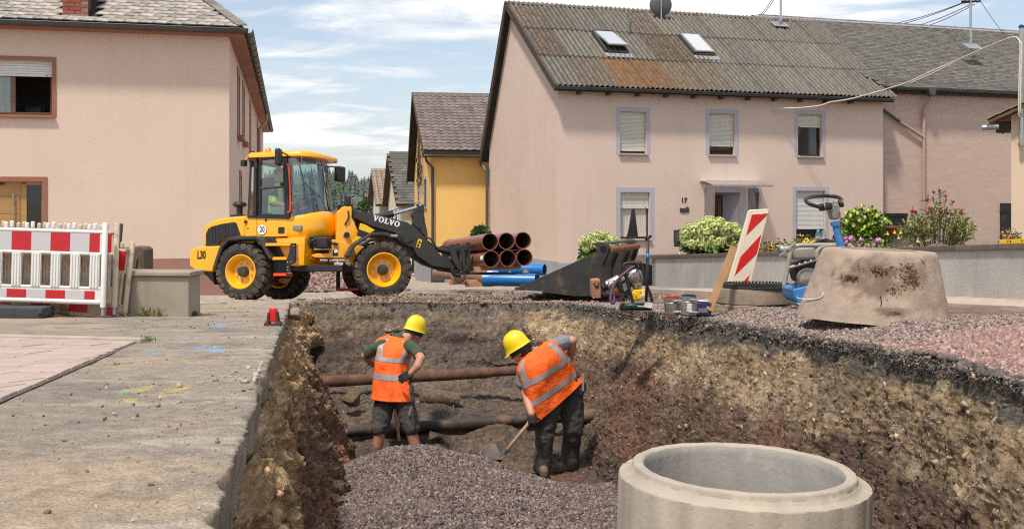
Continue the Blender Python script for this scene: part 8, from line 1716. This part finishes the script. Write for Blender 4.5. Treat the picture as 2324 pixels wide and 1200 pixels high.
def ell_pts(n, c, r, shell=.55, up=.35):
    u = lr.normal(size=(n, 3)); u /= np.linalg.norm(u, axis=1)[:, None]; u[:, 2] = np.where(u[:, 2] < -.5, -u[:, 2], u[:, 2]); rad = (shell+(1-shell)*lr.random(n))[:, None]; d = u + lr.normal(size=(n, 3))*.5; d[:, 2] += up; return np.array(c)+u*rad*np.array(r), d
def gcols(n, base, var=.25, yel=.0): 
    c = np.array(base)[None]*(1+var*lr.normal(size=(n, 1))).clip(.35, 1.9); c[:, 0] *= 1+yel*lr.random(n); return c.clip(.005, .8)
def bloom_mesh(nm, r, n, cols, size, mat=None):
    u = lr.normal(size=(n, 3)); u /= np.linalg.norm(u, axis=1)[:, None]; u[:, 2] *= .82; rr = r*(.82+.18*lr.random(n))[:, None]; c = u*rr; t = np.cross(u, lr.normal(size=(n, 3))); t /= np.linalg.norm(t, axis=1)[:, None]; b = np.cross(u, t); s = size*(.7+.6*lr.random(n))[:, None]
    v = np.stack([c-t*s-b*s*.2+u*s*.2, c-b*s, c+t*s, c+b*s+u*s*.3], 1).reshape(-1, 3); f = (np.arange(n)*4)[:, None]+np.array([[0,1,2,3]]); col = np.array(cols)[lr.integers(0, len(cols), n)]*(.8+.4*lr.random((n, 1)))
    uu = np.array([(math.sin(a)*math.cos(b2), math.sin(a)*math.sin(b2), .82*math.cos(a)) for a in np.linspace(0, math.pi, 7) for b2 in np.linspace(0, 2*math.pi, 10, endpoint=False)])*r*.8
    ff = np.array([[i*10+j, i*10+(j+1) % 10, (i+1)*10+(j+1) % 10, (i+1)*10+j] for i in range(6) for j in range(10)])+len(v); v = np.concatenate([v, uu]); f = np.concatenate([f, ff]); col = np.concatenate([np.repeat(col, 4, 0), np.tile(np.array(cols[0])*.55, (len(uu), 1))]); return npmesh(nm, v, f, mat or m_leaf, col)
HY = [(.46,.52,.15),(.54,.58,.22),(.37,.46,.10),(.60,.62,.30)]
def hydrangea(label, pxs, base_off, zlo, blooms, Y=None, n=900, leafsize=.12):
    x0, y0, x1, y1 = pxs; c = P((x0+x1)/2, (y0+y1)/2, Y); rx = (x1-x0)/2/F*Y; rz = (y1-y0)/2/F*Y; t = thing('hydrangea', label, 'shrub', V(c.x, c.y, zlo)); o = Vector(t.location); cc = c-o
    ctr, d = ell_pts(n, (cc.x, cc.y, cc.z-.05), (rx*.95, rx*.6, rz*.92), .35, .1); leaves('foliage', t, ctr, d, leafsize, .62, gcols(n, (.055,.13,.018), .35, .5), .5)
    mb = MB()
    for k in range(14): a = lr.normal(size=2); mb.tube([(a[0]*.06, a[1]*.06, 0), (cc.x*.6+a[0]*rx*.25, a[1]*.12, cc.z*.6), (cc.x+a[0]*rx*.5, a[1]*.2, cc.z+rz*.5)], [.014,.01,.006], 6)
    mb.build('stem', M('stem_'+str(int(x0)), (.14,.11,.06), .8), t); srcs = None
    big = bloom_mesh('flower_head', .085, 260, HY, .014); big.parent = t; first = True
    for a, b, r in blooms:
        p_ = P(a, b, Y-.25*rx-.2*lr.random()) - o
        ob = big if first else inst(big, t); first = False; ob.location = p_; ob.scale = (1.12*r/F*Y/.085,)*3; ob.rotation_euler = tuple(lr.random(3)*.8)
    return t
rs = random.Random(6)
hydrangea('small hydrangea with pale green flower heads behind the steel bucket', (1315, 530, 1406, 615), 0, gz(27), [(1330,545,11),(1345,538,12),(1362,534,12),(1378,539,12),(1392,545,11),(1339,557,11),(1354,552,13),(1372,553,12),(1388,557,12),(1400,556,10),(1322,553,10),(1330,565,9),(1365,568,10),(1382,566,10),(1397,570,9)], Y=26.5, n=700, leafsize=.16)
wy_ = wallpt(1615, .7)
hydrangea('large hydrangea covered in pale green flower heads behind the garden wall', (1545, 500, 1684, 600), 0, wy_.z+.6, [(1560,530,16),(1578,522,16),(1596,513,17),(1612,506,17),(1634,503,12),(1628,514,17),(1650,517,16),(1668,519,15),(1558,546,14),(1586,541,17),(1604,528,15),(1620,528,18),(1642,533,17),(1660,534,14),(1612,545,17),(1632,549,16),(1652,549,13),(1572,553,13),(1597,555,14),(1553,538,11),(1676,528,11),(1620,558,12),(1566,517,12),(1590,524,13)], Y=wy_.y, n=1500, leafsize=.13)
def flower_mesh(nm, petal, core, r=.04, np_=9, droop=.3, coreh=.02):
    vs, fs, cs = [], [], []
    for k in range(np_):
        a = 2*math.pi*k/np_; b = len(vs); d = np.array([math.cos(a), math.sin(a), 0]); s = np.array([-math.sin(a), math.cos(a), 0]); w = r*.24; vs += [d*.012-s*w*.4, d*.012+s*w*.4, d*r*.65+s*w+np.array([0,0,-droop*r*.3]), d*r-np.array([0,0,droop*r]), d*r*.65-s*w+np.array([0,0,-droop*r*.3])]; fs += [(b,b+1,b+2),(b,b+2,b+3),(b,b+3,b+4)]; cs += [petal]*5
    b = len(vs); ring = 8
    for z, rr in ((-.004,.016),(coreh*.5,.015),(coreh,.007)): vs += [np.array([rr*math.cos(2*math.pi*k/ring), rr*math.sin(2*math.pi*k/ring), z]) for k in range(ring)]; cs += [core]*ring
    for i in range(2):
        for k in range(ring): fs += [(b+i*ring+k, b+i*ring+(k+1) % ring, b+(i+1)*ring+(k+1) % ring), (b+i*ring+k, b+(i+1)*ring+(k+1) % ring, b+(i+1)*ring+k)]
    vs.append(np.array([0,0,coreh+.003])); cs.append(core); fs += [(b+2*ring+k, b+2*ring+(k+1) % ring, len(vs)-1) for k in range(ring)]
    return npmesh(nm, np.array(vs), np.array(fs), m_pink, np.array(cs))
def clump(name, label, cat, x0, x1, ytop, nf, off, flower, leafcol, leafn=350, leafsize=.10, ratio=.22, grp=None, hvar=30, head=None, dense=1.0):
    pc = wallpt((x0+x1)/2, off); t = thing(name, label, cat, V(pc.x, pc.y, pc.z+.6), 0, grp); o = Vector(t.location); w = (x1-x0)/F*pc.y/2; h = (590-ytop)/F*pc.y*.9
    ctr = np.stack([lr.uniform(-w, w, leafn), lr.uniform(-.25, .25, leafn), h*lr.random(leafn)**.8*.82], 1); d = lr.normal(size=(leafn, 3))*.7; d[:, 2] += .8; leaves('foliage', t, ctr, d, leafsize, ratio, gcols(leafn, leafcol, .35, .6), .4)
    st = MB(); first = None
    for k in range(nf):
        x = lr.uniform(-w, w); y = lr.uniform(-.3, .2); z = h*(1-.55*lr.random()**1.1); st.tube([(x*.8, y, 0), (x*.95, y, z*.6), (x, y, z)], .004, 5)
        ob = flower if first is None else inst(flower, t); first = flower; ob.parent = t; ob.location = (x, y, z); ob.rotation_euler = (lr.normal()*.35+.5, lr.normal()*.35, lr.random()*6); sc_ = 1+.25*lr.normal(); ob.scale = (max(.6, sc_),)*3
    st.build('stem', MATS['stem_1545'], t, fix=False); return t
YE, DKC, ORG = (.80,.50,.02), (.03,.014,.01), (.75,.25,.03)
clump('coneflower', 'yellow coneflowers left of the rest, just right of the striped board', 'flowers', 1722, 1768, 530, 26, .55, flower_mesh('flower', YE, DKC, .05), (.10,.17,.03), 300, grp='yellow coneflowers along the garden wall')
clump('coneflower', 'sparse tall pale yellow coneflowers in the middle of the flower bed', 'flowers', 1760, 1800, 522, 14, .6, flower_mesh('flower', (.70,.48,.10), (.10,.03,.012), .04, coreh=.035), (.13,.19,.05), 260, grp='yellow coneflowers along the garden wall')
clump('coneflower', 'dense yellow coneflowers below the right ground-floor window', 'flowers', 1796, 1862, 512, 40, .55, flower_mesh('flower', YE, DKC, .052), (.13,.22,.02), 500, grp='yellow coneflowers along the garden wall')
clump('coneflower', 'orange tinged coneflowers low behind the compactor hood', 'flowers', 1700, 1735, 555, 16, .5, flower_mesh('flower', ORG, DKC, .045), (.08,.16,.02), 240, grp='yellow coneflowers along the garden wall')
clump('perennial', 'bright yellow-green leafy perennial between hydrangea and striped board', 'plant', 1655, 1705, 530, 10, .5, bloom_mesh('flower_head', .03, 40, [(.5,.42,.08),(.6,.5,.12)], .012, m_pink), (.22,.32,.02), 520, .13, .16)
pk = [(.62,.22,.50),(.70,.30,.58),(.50,.18,.42),(.72,.45,.55)]
clump('phlox', 'pink phlox flowers right of the blue drawbar', 'flowers', 1908, 1985, 522, 22, .6, bloom_mesh('flower_head', .045, 70, pk, .014, m_pink), (.13,.20,.04), 520, grp='pink phlox in the garden bed')
clump('phlox', 'faded pink phlox flowers behind the water bottles', 'flowers', 1858, 1905, 518, 14, .7, bloom_mesh('flower_head', .045, 70, [(.62,.38,.40),(.66,.52,.40),(.6,.3,.4)], .014, m_pink), (.15,.22,.04), 380, grp='pink phlox in the garden bed')
clump('perennial', 'low yellow-green grassy perennial in front of the grey grit mound', 'plant', 1985, 2075, 545, 8, .45, bloom_mesh('flower_head', .022, 30, [(.7,.48,.04),(.6,.4,.05)], .012, m_pink), (.26,.33,.03), 700, .14, .10)
for i, (a, b) in enumerate(((2029, 526), (2043, 526), (2038, 538), (2081, 546), (2013, 529))): 
    pt_ = wallpt(a, .5); z_ = P(a, b, pt_.y).z
    t = thing('coneflower', ['tall yellow coneflower seed head left of a close pair', 'tall yellow coneflower seed head right of a close pair', 'shorter yellow coneflower under the close pair', 'single yellow coneflower in front of the grit mound', 'small yellow coneflower beside the brown trough end'][i], 'flower', V(pt_.x, pt_.y, pt_.z+.6)); mb = MB(); mb.tube([(0,0,0),(.01,0,z_-pt_.z-.6)], .005, 5); mb.build('stem', MATS['stem_1545'], t); f_ = flower_mesh('flower', (.72,.55,.1), (.42,.24,.02), .032, coreh=.03, droop=1.2); f_.parent = t; f_.location = (.01,0,z_-pt_.z-.6)
# panicle hydrangea
pc = wallpt(1962, 1.6); t = thing('panicle_hydrangea', 'leafy light green shrub with yellow-green panicles at the house corner', 'shrub', V(pc.x, pc.y, pc.z+.6)); zt = P(1960, 470, pc.y).z-pc.z-.6; w = 52/F*pc.y
for k in range(3):
    n = 700; ctr, d = ell_pts(n, ((-.3+.3*k)*w*1.6, 0, zt*(.45+.1*(k == 1))), (w*.72, w*.5, zt*.48), .2, .5); leaves('foliage', t, ctr, d, .11, .5, gcols(n, (.14,.27,.025), .35, .6), .35)
mb = MB(); pan = bloom_mesh('panicle', .055, 130, [(.55,.62,.12),(.62,.66,.2),(.45,.56,.08)], .016); pan.parent = t
for k, (a, b) in enumerate(((1955,468),(1938,479),(1946,484),(1970,478),(1918,485),(1930,490),(1990,490),(2008,498),(1962,494),(1979,502),(2010,508),(1937,513),(1962,515),(1950,500),(1921,503))):
    p_ = P(a, b, pc.y-.15)-Vector(t.location); ob = pan if k == 0 else inst(pan, t); ob.location = p_; ob.scale = (.6,.6,.95); mb.tube([(p_.x*.3,0,0),(p_.x*.8,p_.y*.5,p_.z*.6),tuple(p_)], .006, 5)
mb.build('stem', MATS['stem_1545'], t)
# oleander
pc = wallpt(2130, 2.4); t = thing('oleander', 'tall oleander with narrow leaves and dark red blossoms beside the barn', 'shrub', V(pc.x, pc.y, pc.z+.5)); o_ = Vector(t.location); mb = MB(); ctr, dd, tips = [], [], []
for k in range(85):
    a = lr.uniform(2040, 2212); e_ = abs(a-2128)/88; b = lr.uniform(425+95*e_**1.6, 525+10*e_); tip = P(a, b, pc.y+lr.normal()*.3)-o_; base = V(tip.x*.25, tip.y*.2, 0); mid = base.lerp(tip, .55)+V(0,0,.1); mb.tube([base, mid, tip], [.012,.008,.004], 5)
    for j in range(17): q_ = lr.uniform(.4, 1.0); p_ = (mid.lerp(tip, (q_-.4)/.6) if q_ > .4 else mid); v_ = (tip-mid).normalized(); ctr.append(p_); dd.append(np.array(v_)*.9+lr.normal(size=3)*.55)
    tips.append(tip)
mb.build('stem', MATS['stem_1545'], t, fix=False); n = len(ctr); leaves('foliage', t, np.array([tuple(c_) for c_ in ctr]), np.array(dd), .15, .15, gcols(n, (.15,.21,.06), .4, .5), .2)
ob0 = bloom_mesh('blossom', .035, 26, [(.42,.012,.03),(.5,.03,.06),(.3,.01,.02)], .016, m_pink); ob0.parent = t
for k, tp_ in enumerate(sorted(tips, key=lambda v: -v.z)[:22]): ob = ob0 if k == 0 else inst(ob0, t); ob.location = tp_; ob.scale = (.7+.5*lr.random(),)*3
# grit mound, trough, level and flowers on the wall, mailbox
pc = wallpt(2130, 1.3); n = 5200; a = lr.random(n)*6.283; r = np.sqrt(lr.random(n)); hw = 75/F*pc.y; x = pc.x+hw*1.0*r*np.cos(a); y = pc.y+.75*r*np.sin(a); z = pc.z+.62+.34*(1-r**1.7)
scatter('grit_mound', np.stack([x, y, z], 1), rng.uniform(.010, .02, n), pal(n, [(.13,.11,.10),(.18,.155,.14),(.09,.08,.075),(.25,.22,.2)]), T_ANG)
mb = MB(); rings = [[(pc.x+hw*r*math.cos(j*math.pi/12), pc.y+.75*r*math.sin(j*math.pi/12), pc.z+.6+.34*(1-max(r,.02)**1.7)) for j in range(24)] for r in [k/7 for k in range(8)]]; mb.loft(rings, True); struct(mb.build('grit_core', M('grit', (.11,.095,.085), .95, var=.3, scale=20), None))
pc = wallpt(2056, 2.2); tr_ = thing('plant_trough', 'reddish brown plastic plant trough in front of the black gate', 'planter', P(2056, 533, pc.y)); s_ = pc.y/F; mb = MB(); mb.loft([[(-33*s_,-.1,0),(33*s_,-.1,0),(33*s_,.1,0),(-33*s_,.1,0)],[(-41*s_,-.13,15*s_),(41*s_,-.13,15*s_),(41*s_,.13,15*s_),(-41*s_,.13,15*s_)],[(-43*s_,-.14,15*s_),(43*s_,-.14,15*s_),(43*s_,.14,15*s_),(-43*s_,.14,15*s_)],[(-43*s_,-.14,19*s_),(43*s_,-.14,19*s_),(43*s_,.14,19*s_),(-43*s_,.14,19*s_)]], True); mb.build('trough', m_terracotta, tr_, bevel=.006); mb = MB(); mb.box(-39*s_,39*s_,-.12,.12,19*s_,19*s_+.01); mb.build('soil', m_mud, tr_)
pc = wallpt(2300, .12); lv = thing('spirit_level', 'yellow spirit level lying on the garden wall coping at right', 'spirit level', V(pc.x, pc.y, gz(pc.y)+.890), math.atan2(wd.y, wd.x)+math.pi); mb = MB(); z_ = .06; mb.prism([(-.5,0),(.28,0),(.28,z_),(-.5,z_)], -.014, .014); mb.build('body', m_yel2, lv, bevel=.003); 
for x in (.1, -.2): mb = MB(); mb.box(x-.02,x+.02,-.016,.016,.02,.045); mb.build('vial', m_bottle, lv); mb = MB(); mb.lathe([(0,-.017),(.014,-.017),(.014,.017),(0,.017)], (x-.06,0,.03), (0,1,0), 12); mb.build('hole', m_black, lv)
lv.rotation_euler = (0, .058, math.atan2(wd.y, wd.x)+math.pi)
pc = wallpt(2293, .42); pf = thing('petunia', 'bright pink petunias behind the yellow spirit level', 'flowers', V(pc.x, pc.y, pc.z+.6)); o_ = Vector(pf.location); ctr, d = ell_pts(200, (0, 0, .35), (.16,.14,.16), .3, .4); leaves('foliage', pf, ctr, d, .05, .45, gcols(200, (.10,.18,.04), .3), .2); f0 = flower_mesh('flower', (.75,.12,.36), (.5,.4,.1), .028, 6, .1, .006); f0.parent = pf
for k in range(30): ob = f0 if k == 0 else inst(f0, pf); q_ = P(lr.uniform(2276, 2310), lr.uniform(527, 546), pc.y-.1*lr.random())-o_; ob.location = q_; ob.rotation_euler = (1.0+lr.normal()*.5, lr.normal()*.5, lr.random()*6); ob.scale = (1.1,)*3
pc = wallpt(1543, 1.2); mbx = thing('mailbox', 'dark grey mailbox on a white post left of the large hydrangea', 'mailbox', V(pc.x, pc.y, pc.z+.55)); s_ = pc.y/F; zt = P(1543, 522, pc.y).z-pc.z-.55; zb2 = P(1543, 552, pc.y).z-pc.z-.55; mb = MB(); mb.prism([(-13*s_,zb2),(13*s_,zb2),(13*s_,zt-.02),(4*s_,zt),(-12*s_,zt),(-13*s_,zt-.02)], -.05, .12); mb.build('body', m_blk, mbx, bevel=.01); mb = MB(); mb.box(-11*s_,11*s_,-.056,-.05,zb2+.05,zt-.06); mb.build('door', m_zinc, mbx, bevel=.004); mb = MB(); mb.tube([(-13*s_,.0,zb2-.05),(13*s_,.0,zb2-.05)], .045, 12); mb.build('newspaper_tube', m_blk, mbx); mb = MB(); mb.tube([(0,.04,0),(0,.04,zb2)], .024, 10); mb.build('post', m_white_plastic, mbx); mb = MB(); mb.box(-.03,.03,0,.05,zt,zt+.03); mb.build('cap', m_zinc, mbx)
# shrub by the yellow house, weeds, marigolds
q = P(1092, 540, 38.5); t = thing('round_shrub', 'small green shrub at the foot of the yellow house', 'shrub', V(q.x, q.y, gz(38.5))); zc = P(1092, 535, 38.5).z-gz(38.5); n = 1200; ctr, d = ell_pts(n, (0,0,zc), (.34,.35,.36), .3, .2); leaves('foliage', t, ctr, d, .10, .6, gcols(n, (.05,.11,.025), .35), .3); mb = MB(); mb.tube([(0,0,0),(.02,0,zc)], .04, 8); mb.build('trunk', m_wood_dark, t)
q = P(828, 480, 76); t = thing('round_shrub', 'green bush between the far houses and the forest', 'shrub', V(q.x, q.y, gz(76))); zc = q.z-gz(76); n = 500; ctr, d = ell_pts(n, (0,0,zc+.3), (.5,.5,.6), .3, .2); leaves('foliage', t, ctr, d, .2, .6, gcols(n, (.07,.14,.03), .35), .3); mb = MB(); mb.tube([(0,0,0),(.02,0,zc)], .08, 8); mb.build('trunk', m_wood_dark, t)
for a, b, s_, lb_ in ((346, 717, .11, 'tallest weed tuft at the foot of the concrete wall stub'), (390, 716, .05, 'low broad-leaved weed at the foot of the wall stub'), (432, 716, .06, 'weed at the right end of the concrete wall stub'), (330, 777, .05, 'grass tuft at the corner of the pink paving'), (285, 718, .05, 'grass under the pins of the barriers'), (686, 683, .05, 'grass at the end of the road slab behind the trench')):
    q = G(a, b) if b > 690 else P(a, b, 17.2); t = thing('weed', lb_, 'weed', q, 0, 'weeds along the kerb'); n = 70; ctr = np.stack([lr.normal(size=n)*s_*.7, lr.normal(size=n)*s_*.4, np.zeros(n)+.0], 1); d = lr.normal(size=(n, 3))*.5; d[:, 2] = .9; leaves('blades', t, ctr, d, s_*1.3, .09 if 'grass' in lb_ or 'tallest' in lb_ else .4, gcols(n, (.12,.17,.04), .3, .5), .3)
